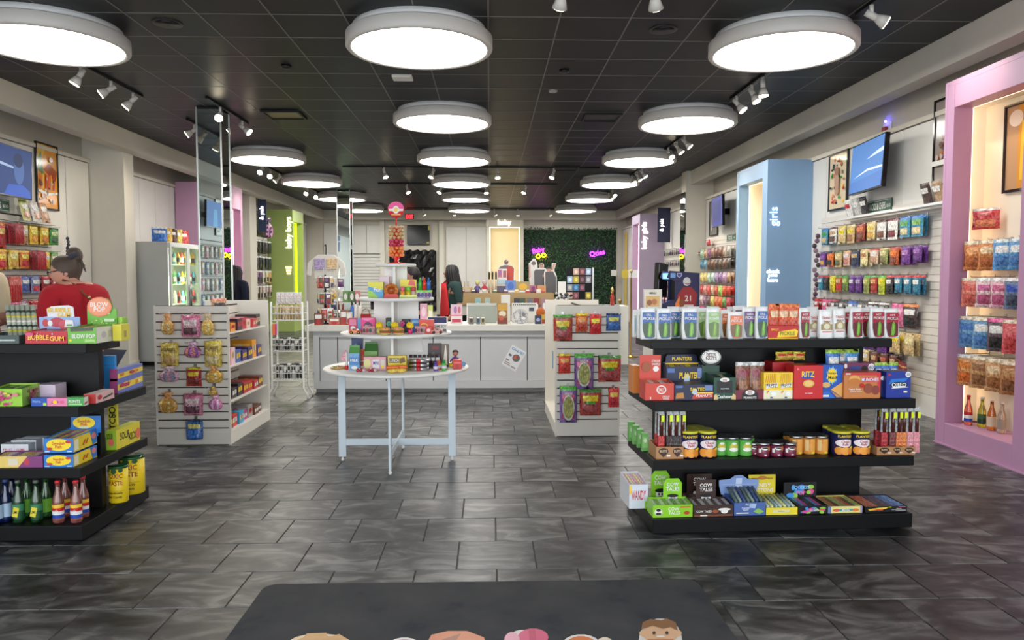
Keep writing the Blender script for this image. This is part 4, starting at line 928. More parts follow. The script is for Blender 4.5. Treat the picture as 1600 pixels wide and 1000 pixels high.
gbox('cracker_box', 'orange and red MUNCHIES sandwich cracker carton at the front of the second shelf', 'box', GR, 1318, 1375, 582, .03, z2, .12, (196,112,50),
  [('r',0,0,1,1,(200,124,64)),('p',[(0,.9),(0,1),(1,1),(1,.2),(.92,.3),(.9,.88)],(206,50,60)),('r',0,.9,1,1,(206,50,60)),('r',.48,.62,.95,.82,(214,60,66)),('t','MUNCHIES',.71,.72,.14,.46,(220,235,250)),('e',.28,.72,.16,.18,(226,170,90)),('e',.28,.66,.16,.12,(200,120,50)),('t','Peanut Butter',.3,.36,.07,.34,WHITE),('t','sandwich crackers',.32,.27,.05,.36,WHITE),('e',.66,.38,.12,.2,(150,70,50)),('e',.86,.32,.1,.18,(140,60,50)),('e',.48,.5,.06,.09,RED),('r',.02,.93,.16,.98,WHITE)], [('r',0,0,1,1,(170,60,50))])
gbox('cookie_box', 'dark blue OREO cookie box at the right end of the second shelf', 'box', GR, 1384, 1422, 581, .03, z2, .1, (30,50,140),
  [('r',0,0,1,1,(28,52,150)),('p',[(.1,.52),(.75,.62),(.9,.76),(.2,.72)],(30,120,210)),('e',.52,.5,.36,.12,(24,30,60)),('t','OREO',.52,.5,.16,.6,WHITE),('p',[(.2,.36),(.9,.4),(.7,.46),(.3,.44)],WHITE),('p',[(.06,.84),(.2,.88),(.08,.96)],RED),('e',.88,.9,.12,.11,WHITE),('t','30',.88,.9,.1,.14,(40,60,130)),('r',.7,.2,.85,.27,WHITE)], [('r',0,0,1,1,(22,40,120))])
gbox('cookie_box', 'second blue cookie carton standing just behind the OREO box', 'box', GR, 1373, 1385, 586, .06, z2, .12, (24,34,84), [('e',.5,.86,.4,.09,WHITE)])
for k in range(3): bag('cookie_pack', bc((70,120,200),(150,190,60),WHITE,BLU), GR.P(GR.u(1372+12*k,.2,z2), .21, z2+.18), GR.rot, .055, .17, .04, 'blue snack pack standing behind the cookie boxes, %s from the left' % words(k), 'pack', None, 'pillow')
# ---------------------------------------------------------------- right gondola, third shelf
z3 = .421
for k in range(4):
    gbox('mint_box', 'small green carton on the left edge of the third shelf, %s from the front' % words(k), 'box', GR, 1003-7*k, 1013-7*k, 677-6*k, .22+.09*k, z3, .03, (110,176,90), [('r',.1,.2,.9,.8,(140,200,120)),('e',.5,.6,.25,.12,(220,230,200))], None, 'green cartons on the third shelf edge')
def stick_box(label, px0, px1, cols, grp):
    t = gtray('jerky_tray', label, 'display box', GR, px0, px1, 698, .03, z3, .16, KRA, [('r',0,0,1,1,KRA),('e',.5,.62,.34,.28,(60,34,26)),('p',[(.22,.5),(.78,.5),(.5,.12)],(60,34,26)),('t','BUFFS',.5,.64,.2,.5,(220,190,150)),('r',.72,.2,.96,.34,WHITE)])
    for i, c_ in enumerate(cols):
        u = GR.u(px0+5+(px1-px0-10)*((i % 2) if len(cols) > 1 else .5), .1, z3)
        mb = MB(); w_ = .036
        p0 = GR.P(u, .07+.06*(i//2), z3+.004)
        s = thing('jerky_stick', '%s wrapped meat stick standing in the %s' % (('front left','front right','rear left','rear right')[i], grp), 'snack stick', p0, GR.rot)
        mb.prism([(-w_/2,0),(w_/2,0),(w_/2,.12),(-w_/2,.12)], -.01, .01, M(c_,'film'), 'y'); mb.obj('wrapper', s)
        mb = MB(); mb.prism([(-w_/2,.12),(w_/2,.12),(w_/2*.9,.262),(-w_/2*.9,.262)], -.006, .006, M((186,190,190),'film'), 'y'); mb.obj('clear_top', s)
        mb = MB(); mb.tube([(0,-.008,.12),(0,-.009,.235)], .012, M((80,40,34),'gloss'), 7); mb.obj('meat_stick', s)
        mb = MB(); mb.box((-.004,-.02,.2),(.013,-.0205,.235), M((220,240,40),'card')); mb.obj('price_sticker', s)
stick_box('brown BUFFS tray of jerky sticks, leftmost on the third shelf', 1025, 1048, [(190,50,50),(60,40,40),(200,60,60),(170,60,50)], 'leftmost BUFFS tray')
stick_box('brown BUFFS tray of jerky sticks beside the cheese ball tubs on the left', 1048, 1068, [(50,46,46),(70,40,40),(60,50,50),(150,60,50)], 'second BUFFS tray')
stick_box('brown BUFFS tray of red jerky sticks right of the right hand cheese ball tubs', 1370, 1393, [(180,40,50),(120,50,50),(190,50,60),(170,60,50)], 'third BUFFS tray')
stick_box('brown BUFFS tray of orange jerky sticks at the right end of the third shelf', 1393, 1410, [(220,120,60),(230,130,60),(210,110,60),(220,120,60)], 'fourth BUFFS tray')
stick_box('brown BUFFS tray of pink jerky sticks, last on the right of the third shelf', 1410, 1430, [(230,150,160),(226,140,150),(220,150,160),(226,140,150)], 'last BUFFS tray')
def can(name, label, g, px, wpx, pyt, v, z, col, lidc, elems, group=None, cat='can', rim=None):
    u0, u1 = g.u(px-wpx/2, v, z), g.u(px+wpx/2, v, z); r_ = (u1-u0)/2
    h = g.z(pyt, u0, v) - z
    t = thing(name, label, cat, g.P((u0+u1)/2, v+r_, z), g.rot, group)
    mb = MB(); mb.lathe([(r_*.94,0),(r_,.004),(r_,h-.012)], M(col,'card'), 20); mb.obj('can_body', t)
    mb = MB(); mb.lathe([(r_*1.03,h-.014),(r_*1.04,h-.002),(r_*.95,h),(.001,h-.003)], M(lidc,'gloss') if rim is None else M(lidc,'metal'), 20); mb.obj('lid', t)
    # wrapped print: elements on a cylinder
    mb = MB()
    for i, e in enumerate(elems):
        rr = r_ + .0006*(i+1); m = M(e[-1],'card')
        def P(x, zz): a = -PI/2 + (x-.5)*2.2; return (rr*math.cos(a), rr*math.sin(a), zz*h)
        if e[0] == 'r':
            n = 6; vs = []
            for k in range(n+1): x = e[1]+(e[3]-e[1])*k/n; vs += [P(x,e[2]),P(x,e[4])]
            mb.add(vs, [(2*k,2*k+2,2*k+3,2*k+1) for k in range(n)], m)
        elif e[0] == 'e':
            vs = []; n = 10
            for k in range(n+1): c = -math.cos(PI*k/n); s_ = math.sin(PI*k/n); vs += [P(e[1]+e[3]*c, e[2]-e[4]*s_), P(e[1]+e[3]*c, e[2]+e[4]*s_)]
            mb.add(vs, [(2*k,2*k+2,2*k+3,2*k+1) for k in range(n)], m)
        elif e[0] == 't':
            vs, fs, tw = text_geo(e[1]); kx = min(e[4]*h, e[5]*2.2*r_/tw)
            mb.add([P(e[2]+p[0]*kx/(2.2*r_), e[3]+p[1]*e[4]) for p in vs], fs, m)
    if mb.v: mb.obj('label_print', t)
    return t
CB = [('e',.5,.52,.5,.16,(240,226,226)),('t','Cheez',.5,.58,.1,.62,(170,40,70)),('t','Balls',.5,.47,.1,.6,(170,40,70)),('t','PLANTERS',.5,.8,.1,.95,YEL),('e',.2,.2,.22,.16,(230,150,50)),('e',.5,.2,.24,.17,(240,160,60)),('e',.8,.2,.22,.16,(226,140,50)),('e',.5,.3,.1,.06,(236,170,80)),('e',.86,.34,.14,.05,YEL)]
CB = [e if e[0] != 't' or e[1] != 'Cheez' else ('t','Cheez',.5,.58,.1,.62,(170,40,70)) for e in CB]
for side, base in (('left hand', [(1080,.03),(1109,.03),(1077,.126),(1104,.126),(1090,.216)]), ('right hand', [(1321,.03),(1350,.03),(1314,.126),(1341,.126),(1306,.216),(1333,.216)])):
    for k, (px, v) in enumerate(base):
        can('cheese_ball_tub', 'navy cheese ball tub with yellow lid, %s cluster, %s' % (side, ('front left','front right','middle row left','middle row right','back row left','back row right')[k]), GR, px, 28*4.1/(4.1+v), {.03:675,.126:672}.get(v,668), v, z3, (30,34,84), (214,206,60), CB if k < 2 else CB[3:4], 'cheese ball tubs', 'tub')
def cans(cn, col, lid, spots, elems, htop, wpx, hn):
    for k, (px, v) in enumerate(spots):
        can('chip_can', 'small %s chip can, %s, %s from the left' % (cn, 'front row' if v < .09 else 'behind the front row', words([q for q in spots if (q[1] < .09) == (v < .09)].index((px, v)))), GR, px, wpx*4.1/(4.1+v), htop - (3 if v > .09 else 0), v, z3, col, (170,168,172), elems if v < .09 else elems[:1], '%s chip cans' % cn, 'can', 1)
cans('green', (100,180,80), None, [(1147,.06),(1168,.06),(1128,.08),(1135,.16),(1155,.16),(1172,.16),(1143,.24),(1163,.24)], [('r',0,.8,1,.94,(60,140,60)),('e',.5,.5,.3,.2,(200,190,70)),('e',.5,.36,.32,.1,(240,240,230)),('e',.5,.68,.16,.06,WHITE)], 684, 20, 0)
cans('maroon', (120,36,66), None, [(1196,.03),(1217,.03),(1238,.03),(1181,.08),(1188,.13),(1208,.13),(1228,.13),(1200,.22),(1220,.22)], [('r',0,.86,1,.95,(90,24,50)),('e',.5,.62,.3,.12,WHITE),('e',.5,.66,.24,.05,(40,26,30)),('e',.8,.6,.16,.16,(190,110,50)),('r',.06,.3,.22,.6,WHITE),('e',.5,.16,.1,.05,WHITE)], 693, 20, 0)
cans('orange', (216,146,60), None, [(1248,.07),(1268,.07),(1288,.07),(1243,.17),(1263,.17),(1282,.17),(1238,.245),(1258,.245),(1276,.245)], [('r',0,.88,1,.95,(170,70,50)),('r',.05,.2,.3,.8,(220,190,130)),('r',.4,.15,.75,.85,(230,160,70)),('e',.6,.1,.12,.05,(240,220,60))], 682, 20, 0)
# ---------------------------------------------------------------- right gondola, bottom deck
z4 = .0935
gtray('candy_tray', 'white tray lettered WANDY with pink candies on the left edge of the bottom deck', 'display box', GR, 983, 1012, 757, .2, z4, .24, (222,224,230), [('r',0,0,1,1,(216,222,232)),('t','WANDY',.5,.55,.4,.8,(200,60,70)),('r',.02,.6,.12,.95,YEL)], None, [(230,150,160),(236,210,130),(240,170,180)], 6)
cow = lambda c, tc: [('r',0,0,1,1,c),('t','COW',.52,.68,.26,.36,tc),('t','TALES',.54,.36,.26,.42,tc),('e',.14,.45,.1,.3,WHITE),('e',.14,.6,.06,.12,BLK),('e',.14,.3,.07,.12,(40,36,36)),('r',.68,.78,.95,.88,(200,90,50)),('e',.85,.36,.07,.14,(190,60,40))]
cowl = lambda c, tc: [('t','COW',.5,.78,.15,.62,tc),('t','TALES',.5,.6,.15,.72,tc),('e',.5,.2,.26,.17,WHITE),('e',.5,.34,.3,.07,BLK),('e',.42,.22,.05,.04,BLK),('e',.58,.22,.05,.04,BLK),('e',.5,.1,.14,.06,(150,90,60))]
LG, DB = (140,206,40), (58,36,30)
gtray('caramel_tray', 'rear lime green COW TALES tray with raised card, leftmost on the bottom deck', 'display box', GR, 1008, 1046, 783, .19, z4, .09, LG, cow(LG, WHITE), (1017, 1046, 736, 782, cowl(LG, WHITE), HEXA), [(180,210,160),(110,160,60)], 7)
gtray('caramel_tray', 'front lime green COW TALES tray with raised card on the bottom deck', 'display box', GR, 1020, 1082, 789, .03, z4, .13, LG, cow(LG, WHITE), (1036, 1065, 748, 788, cowl(LG, WHITE), HEXA), [(180,210,160),(110,160,60)], 9)
gtray('caramel_tray', 'rear dark brown COW TALES tray with raised card on the bottom deck', 'display box', GR, 1068, 1122, 778, .19, z4, .09, DB, cow(DB, WHITE), (1073, 1112, 741, 778, cowl(DB, WHITE), None), [(120,90,80),(70,50,40)], 8)
gtray('caramel_tray', 'front dark brown COW TALES tray with raised card on the bottom deck', 'display box', GR, 1084, 1145, 789, .03, z4, .13, DB, [('r',0,0,1,1,DB),('r',0,0,1,.16,(120,70,50)),('t','COW TALES',.26,.45,.18,.42,WHITE),('e',.78,.6,.16,.12,WHITE),('e',.78,.42,.09,.18,WHITE),('e',.55,.45,.08,.14,(160,80,40)),('r',.16,.06,.34,.16,WHITE)], (1087, 1118, 750, 787, cowl(DB, WHITE), None), [(190,190,190),(90,60,50)], 9)
BB = (76,104,168)
gtray('candy_tray', 'blue PICKLE tray with a rounded header card, centre of the bottom deck', 'display box', GR, 1147, 1196, 785, .03, z4, .16, BB, [('r',0,0,1,1,BB),('t','PICKLE',.5,.84,.16,.8,WHITE),('t','TUNNEL',.36,.56,.12,.4,(226,235,250)),('t','TAFFY',.36,.42,.12,.34,(226,235,250)),('p',[(.6,.3),(.8,.1),(.95,.3),(.75,.55)],(140,190,90)),('r',.06,.16,.46,.24,WHITE),('p',[(.46,.6),(.66,.55),(.7,.9),(.5,.95)],(170,190,226))],
  (1123, 1184, 743, 773, [('t','PICKLE',.5,.2,.22,.6,WHITE),('p',[(.4,.1),(.56,.1),(.58,.85),(.42,.85)],(190,206,236)),('r',.06,.5,.94,.56,(150,170,210))], [(.06,0),(.94,0),(1,.5),(1,.75),(.72,.8),(.6,.98),(.5,1),(.4,.98),(.28,.8),(0,.75),(0,.5)], (130,156,206)), [(90,110,100),(140,160,150),(60,80,140)], 7, inside='stick')
YB_ = (226,206,50)
gtray('candy_tray', 'yellow CANDY BUTTONS tray with a tall yellow card, bottom deck', 'display box', GR, 1197, 1246, 793, .03, z4, .18, YB_, [('r',0,0,1,1,(236,216,50)),('r',.2,.3,.75,.7,(226,220,170)),('t','Buttons',.48,.5,.2,.4,(170,150,90)),('r',0,0,1,.08,(250,230,90))], (1169, 1211, 742, 771, [('t','CANDY',.46,.44,.22,.75,WHITE),('t','BUTTONS',.5,.18,.2,.86,WHITE),('r',.1,.78,.9,.84,(170,120,50)),('e',.5,.84,.16,.1,(190,120,60))], None), [(190,206,190),(226,220,150),(150,180,180)], 7, inside='stick')
SP_ = dots(26, [(70,150,220),(220,80,160),(150,210,70),(40,60,160),(230,90,90)], 12, r=.09, asp=1.5)
gtray('candy_tray', 'black neon splashed candy tray with a raised splashed card, bottom deck', 'display box', GR, 1247, 1293, 790, .03, z4, .17, (20,20,26), [('r',0,0,1,1,(20,20,26))]+SP_+[('t','SQUEEZE',.5,.5,.24,.6,WHITE)], (1224, 1275, 754, 781, SP_[:14]+[('t','SQUEEZE',.5,.72,.22,.7,(150,210,250)),('t','POP',.5,.42,.22,.4,(230,130,190))], None), [(40,40,60),(70,150,220),(220,80,160),(20,20,26)], 8)
gtray('candy_tray', 'pale yellow tray of fruit chews lettered MAMBA on the bottom deck', 'display box', GR, 1294, 1347, 791, .03, z4, .2, (230,214,120), [('r',0,0,1,1,(236,224,140)),('r',0,0,.08,1,(100,130,190)),('r',.94,0,1,1,(160,150,190)),('e',.24,.45,.11,.22,(226,100,70)),('e',.8,.45,.1,.22,(236,130,60)),('p',[(.3,.3),(.72,.34),(.7,.66),(.32,.62)],(70,150,170)),('t','Mamba',.51,.48,.3,.4,WHITE),('r',.1,.06,.9,.12,(190,200,90))], None, [(200,180,120),(220,120,90),(120,100,70),(190,200,120)], 8)
gtray('candy_tray', 'black candy tray lettered ITEM 0000 with pouches, right end of the bottom deck', 'display box', GR, 1352, 1417, 791, .03, z4, .22, (22,22,24), [('r',0,0,1,1,(20,20,22)),('p',[(.06,.55),(.3,.75),(.55,.85),(.5,.6),(.34,.35),(.1,.3)],(236,200,60)),('p',[(.1,.4),(.45,.55),(.4,.3)],(220,80,60)),('t','Classic',.28,.52,.2,.36,(226,90,60)),('t','ITEM # 0000',.8,.58,.14,.34,WHITE),('r',.62,.36,.96,.42,(190,190,190)),('r',.72,.22,.96,.28,(190,190,190)),('r',.78,.84,.96,.94,(226,120,150)),('p',[(.55,.8),(.62,.84),(.6,.98),(.53,.92)],(190,220,60))], None, [(226,120,90),(220,110,80),(60,40,80),(70,50,90),(60,110,180),(70,130,200)], 6)
# ---------------------------------------------------------------- left gondola
lt = 1.061
TUBEC = [(120,126,110),(150,150,130),(180,180,100),(90,100,90)]
tt = gtray('candy_tube_tray', 'dark tray of slanted clear candy tubes at the left end of the top shelf', 'display box', GL, -34, 30, 524, .14, lt, .22, (60,74,70), [('r',0,0,1,1,(66,80,78)),('r',.1,.3,.9,.5,(180,186,180))], None, None)
for k in range(6):
    px = -2 + 8*k
    t = thing('candy_tube', 'slim clear candy tube leaning in the dark tray, %s from the left' % words(k), 'candy tube', GL.P(GL.u(px,.3,lt), .37, lt+.0), 0)
    mb = MB(); mb.tube([(.05,-.04,.02),(0,.02,.2)], .013, M((170,176,160),'gloss'), 8); mb.obj('tube', t)
    for q in range(5):
        mb = MB(); a = .15+.15*q; mb.tube([(.05-.05*a,-.04+.06*a,.02+.18*a),(.05-.05*(a+.07),-.04+.06*(a+.07),.02+.18*(a+.07))], .0135, M([(200,190,70),(60,70,60),(220,216,200)][q%3],'gloss'), 8); mb.obj('candy_band', t)
BGR, BPG = (196,34,50), (110,180,60)
gtray('gum_tray', 'red BUBBLE GUM tray with a comic header card on the left top shelf', 'display box', GL, 40, 105, 518, .14, lt, .2, BGR, [('r',0,0,1,1,BGR)]+dots(16,[(240,150,150),WHITE],4,r=.012,asp=4)+[('t','BUBBLE',.34,.52,.4,.5,(250,206,60)),('t','GUM',.78,.42,.4,.34,(250,206,60)),('e',.13,.78,.1,.14,(210,80,130))],
  (63, 126, 477, 515, [('p',[(0,0),(1,0),(1,.52),(0,.52)],(150,176,220)),('t','BUBBLE',.5,.8,.2,.56,(236,196,40)),('t','GUM',.62,.6,.18,.36,(236,196,40)),('e',.44,.3,.18,.2,(190,60,80)),('e',.62,.2,.14,.2,(206,80,100)),('e',.16,.28,.08,.16,(200,60,70)),('p',[(.62,.1),(.86,.14),(.84,.38),(.66,.4)],WHITE),('r',.68,.16,.82,.22,(90,150,90)),('e',.28,.26,.06,.12,WHITE)], [(0,0),(1,0),(1,.5),(.86,.52),(.84,.92),(.72,1),(.3,.96),(.18,.84),(.2,.54),(0,.5)], (226,226,230)), [(200,60,80),(160,40,60)], 8)
gtray('lollipop_tray', 'green BLOW POPS tray with a round orange sign on the left top shelf', 'display box', GL, 106, 151, 512, .14, lt, .26, BPG, [('r',0,0,1,1,BPG),('p',[(.1,.75),(.9,.8),(.9,1),(.1,1)],(70,80,60)),('t','BLOW POP',.55,.46,.28,.8,WHITE),('e',.1,.2,.05,.08,YEL),('r',.6,.1,.95,.26,(170,210,120))],
  (138, 184, 464, 512, [('p',[(0,0),(1,0),(1,.62),(0,.62)],BPG)]+dots(14,[(230,230,70),(170,220,120)],8,y1=.55,r=.03,asp=.8)+[('e',.45,.68,.42,.32,(232,130,90)),('e',.45,.68,.37,.28,(240,150,110)),('t','BLOW',.45,.76,.15,.6,WHITE),('t','POP',.45,.6,.15,.46,WHITE),('r',.6,.2,.95,.3,(200,230,180))], [(0,0),(1,0),(1,.62),(.86,.62),(.84,.8),(.7,.95),(.45,1),(.2,.95),(.06,.8),(.04,.62),(0,.62)], BPG), [(190,90,110),(110,170,70),(240,210,120)], 7, side=[('r',0,0,1,1,(232,230,220)),('e',.3,.5,.1,.22,(200,190,200)),('r',.5,.3,.9,.75,(206,206,200))])
gbox('candy_box', 'small yellow box at the right end of the left top shelf', 'box', GL, 176, 190, 507, .3, lt, .1, (226,214,70), None, [('r',.3,.2,.6,.6,(170,160,80))])
gbox('candy_box', 'small lime green box behind the yellow one on the left top shelf', 'box', GL, 180, 192, 496, .41, lt, .06, (150,200,60), [('r',.2,.2,.8,.8,(190,220,110))])
l2 = .736
gtray('candy_box', 'lime green candy box covered with pink dots at the picture edge', 'box', GL, -14, 35, 608, .02, l2, .16, (150,200,60), [('r',0,0,1,1,(150,205,60))]+dots(34,[(190,50,110),(226,120,160),(230,200,90)],21,x1=.72,r=.06,asp=1.1)+[('e',.86,.7,.09,.1,(220,130,140))], None, [(90,130,70),(150,190,90)], 6, side=[('r',0,0,1,1,(150,190,80))]+dots(26,[(150,70,80),(190,120,110),(120,130,70)],22,r=.09,asp=1.0))
for k in range(3): gbox('candy_box', 'grey lilac carton at the back of the left second shelf, %s from the left' % words(k), 'box', GL, 8+27*k, 33+27*k, 603-k, .17, l2, .11, [(150,150,130),(170,160,170),(206,190,206)][k], [('r',.1,.1,.9,.6,[(110,130,100),(130,130,150),(220,200,220)][k])])
def rows(name, what, px0, px1, pyt, n, col, elems, lvl, v0=.02, dv=.05, side=None, cat='box'):
    for k in range(n):
        gbox(name, '%s, %s from the row front' % (what, words(k)), cat, GL, px0, px1, pyt, v0+dv*k, lvl, dv-.004, col, elems if k == 0 else None, side, what + ' row')
rows('candy_box', 'small blue candy box on the left second shelf', 49, 74, 622, 4, (40,100,190), [('r',0,0,1,1,(30,80,170)),('t','Nerts',.35,.6,.3,.5,(150,190,240)),('r',.75,.1,.95,.4,(190,220,60))], l2)
rows('candy_box', 'small pink candy box on the left second shelf', 74, 105, 622, 5, (222,110,160), [('r',0,0,1,1,(228,130,170)),('p',[(.2,.3),(.6,.4),(.55,.7),(.25,.65)],(200,60,120)),('e',.4,.5,.12,.2,YEL),('e',.75,.5,.12,.2,(226,90,140))], l2)
rows('candy_box', 'small green watermelon candy box on left second shelf', 105, 131, 621, 4, (80,160,80), [('r',0,0,1,1,(70,160,80)),('t','RUNTS',.45,.55,.34,.7,WHITE),('r',.1,.15,.9,.28,(190,220,150))], l2, side=[('r',0,0,1,1,(220,226,214)),('p',[(.1,.1),(.8,.3),(.8,.5),(.1,.3)],(200,60,60))])
gbox('candy_box', 'red and white striped candy box at the right corner of the left second shelf', 'box', GL, 131, 150, 616, .1, l2, .2, (226,200,196), [('r',0,0,1,1,(200,60,60))], [('r',0,0,1,1,(226,180,180)),('e',.2,.55,.12,.26,(200,50,50)),('p',[(.35,.2),(.9,.45),(.9,.65),(.35,.4)],(60,80,60))])
gbox('candy_carton', 'tall plain blue header card standing at the right end of the left second shelf', 'box', GL, 163, 181, 556, .5, l2, .02, (56,140,206), [('r',0,.74,1,.75,(30,110,180))])
for k in range(2): gbox('candy_box', '%s multicoloured cartoon striped candy box in the stack of two, right end of second shelf' % ('lower','upper')[k], 'box', GL, 172, 184, (592,577)[k], .45, (l2, l2+.073)[k], .32, (90,110,180), [('r',0,0,1,1,(150,60,110))], [('r',0,0,1,1,(110,120,190)),('p',[(0,.2),(1,.35),(1,.75),(0,.6)],(236,206,70))]+dots(9,[(190,50,90),(226,140,50),(240,230,200)],31+k,y0=.3,y1=.7,r=.06,asp=2))
l3 = .406; SB = (40,120,200)
swf = [('r',0,0,1,1,SB),('e',.5,.55,.42,.42,(244,214,40)),('t','Swedish',.5,.66,.2,.46,(196,40,50)),('t','Fish',.5,.42,.22,.26,(196,40,50)),('e',.84,.75,.1,.1,(200,50,50)),('e',.2,.28,.1,.1,(200,60,40)),('r',.04,.06,.2,.14,(190,220,240)),('r',.8,.06,.96,.14,(190,220,240))]
sws = [('r',0,0,1,1,(236,206,40)),('p',[(.8,0),(1,.1),(1,1),(.7,1)],SB),('e',.86,.65,.1,.24,(226,130,120)),('r',.02,.1,.2,.85,(240,236,200)),('p',[(.4,.25),(.5,.6),(.46,.64),(.36,.3)],(190,60,40)),('p',[(.52,.28),(.62,.64),(.58,.68),(.48,.32)],(190,60,40))]
gbox('gummy_box', 'lower blue and yellow Swedish Fish box of the stack on the left third shelf', 'box', GL, 69, 115, 711, .02, l3, .24, SB, swf, sws)
gtray('gummy_box', 'upper blue and yellow Swedish Fish tray with tall header card on the stack', 'box', GL, 69, 115, 685, .025, l3+.0775, .24, SB, swf, (112, 158, 650, 676, [('e',.45,.6,.38,.36,(244,214,40)),('t','Swedish',.45,.7,.17,.6,(196,40,50)),('t','Fish',.45,.5,.18,.36,(196,40,50)),('p',[(0,.0),(1,.0),(1,.5),(.7,.2),(.3,.2),(0,.4)],SB),('r',.3,.3,.62,.38,(190,220,240))], None, SB), [(236,206,60),(150,160,180),(200,60,50)], 8, side=sws)
for k in range(3): gbox('gum_carton', 'white FRUIT GUMS carton on the left third shelf, %s from the front' % words(k), 'box', GL, 2+16*k, 45+12*k, (694,688,684)[k], .135+.064*k, l3, .06, (206,210,216), [('t','FRUIT',.26,.7,.14,.34,(190,80,90)),('t','GUMS',.72,.7,.14,.3,(190,80,90)),('e',.68,.25,.14,.2,(226,190,80)),('e',.25,.22,.12,.16,(206,100,90)),('r',.49,0,.5,1,(170,176,186))], None, 'white gum cartons')
gtray('candy_tray', 'low purple and yellow candy tray at the front of the left third shelf', 'display box', GL, -10, 67, 713, .02, l3, .11, (120,50,110), [('r',0,0,1,1,(230,200,110)),('p',[(.5,0),(.7,1),(1,1),(1,0)],(130,60,120)),('r',.3,.2,.5,.8,(220,210,190)),('e',.68,.5,.06,.3,(190,60,80))], None, [(226,190,70),(220,200,170),(110,50,110),(230,200,80)], 7)
gbox('sour_card', 'tall yellow card with black lettering on the right end of the left third shelf', 'box', GL, 170, 184, 606, .58, l3, .02, (222,206,60), [('r',.1,.05,.9,.95,(228,216,70)),('t','SOUR',.5,.68,.12,9,PI/2,BLK),('t','PATCH',.5,.33,.11,9,PI/2,BLK),('e',.5,.12,.3,.05,(200,90,60)),('e',.5,.9,.3,.05,(140,190,60))])
gbox('sour_box', 'yellow and green sour candy box with black lettering on the left third shelf end', 'box', GL, 166, 182, 673, .42, l3, .3, (200,206,60), [('r',0,0,1,1,(150,190,50)),('e',.5,.4,.3,.2,(220,110,90)),('t','SOUR',.4,.7,.3,.6,BLK)], [('r',0,0,1,1,(226,210,60)),('t','SOUR',.35,.6,.4,.4,BLK),('t','KIDS',.68,.4,.4,.36,BLK),('e',.9,.4,.1,.3,(226,120,80))])
l4 = .0935
cola = [BLU,(230,230,226),RED,(236,196,60)]
for k, (px, v, kind) in enumerate(((92,.06,'c'),(120,.06,'c'),(103,.16,'c'),(131,.15,'c'),(30,.07,'g'),(58,.07,'g'),(44,.17,'g2'),(73,.17,'g2'),(10,.09,'b'),(-4,.05,'b'),(20,.2,'b'))):
    p = GL.P(GL.u(px, v, l4), v, l4)
    nm = {'c': 'pink soda bottle with red white and blue label', 'g': 'green soda bottle with slanted yellow label', 'g2': 'green soda bottle with plain lime label', 'b': 'dark blue soda bottle with pale label'}[kind]
    where = {0:'front left one of the four',1:'front right one of the four',2:'back left one of the four',3:'back right one of the four',4:'front, nearer the blue ones',5:'front, nearer the pink ones',6:'back, behind the left front one',7:'back, behind the right front one',8:'beside the green ones',9:'cut by the picture edge',10:'in the back row'}[k]
    bottle('%s, %s' % (nm, where), p, {'c':(206,130,120),'g':(46,110,60),'g2':(70,150,70),'b':(30,60,130)}[kind], {'c':cola,'g':[(30,80,50),(60,130,90)],'g2':[(120,190,60)],'b':[(170,195,220)]}[kind], {'c':(200,40,50),'g':(90,100,90),'g2':(90,100,90),'b':(60,80,130)}[kind], .232, 'soda bottles on the left deck', [('t','cola',.5,.55,.2,.8,WHITE)] if kind == 'c' else ([('p',[(.1,.15),(.7,.05),(.95,.75),(.35,.85)],(220,206,60)),('t','LIME',.5,.45,.2,.5,(60,60,40))] if kind == 'g' else None))
for k, (px, v, w_, pt) in enumerate(((179,.39,29,730),(198,.56,38,716))):
    can('candy_drum', ('nearer yellow TOXIC WASTE candy drum, partly hidden by the gondola panel','farther yellow TOXIC WASTE candy drum with dripping green lid')[k], GL, px, w_, pt, v, l4, (238,206,30), (30,80,44), [('t','TOXIC',.5,.74,.13,.8,(150,40,30)),('t','WASTE',.5,.55,.13,.8,(150,40,30)),('r',0,.64,1,.65,(200,170,20)),('r',0,.33,1,.345,(200,170,20)),('t','Hazardously',.5,.28,.08,.8,(60,50,20)),('t','Sour Candy',.5,.17,.08,.7,(60,50,20)),('e',.2,.9,.1,.06,(30,80,44)),('e',.5,.88,.12,.08,(30,80,44)),('e',.8,.9,.1,.06,(30,80,44))], None, 'drum')
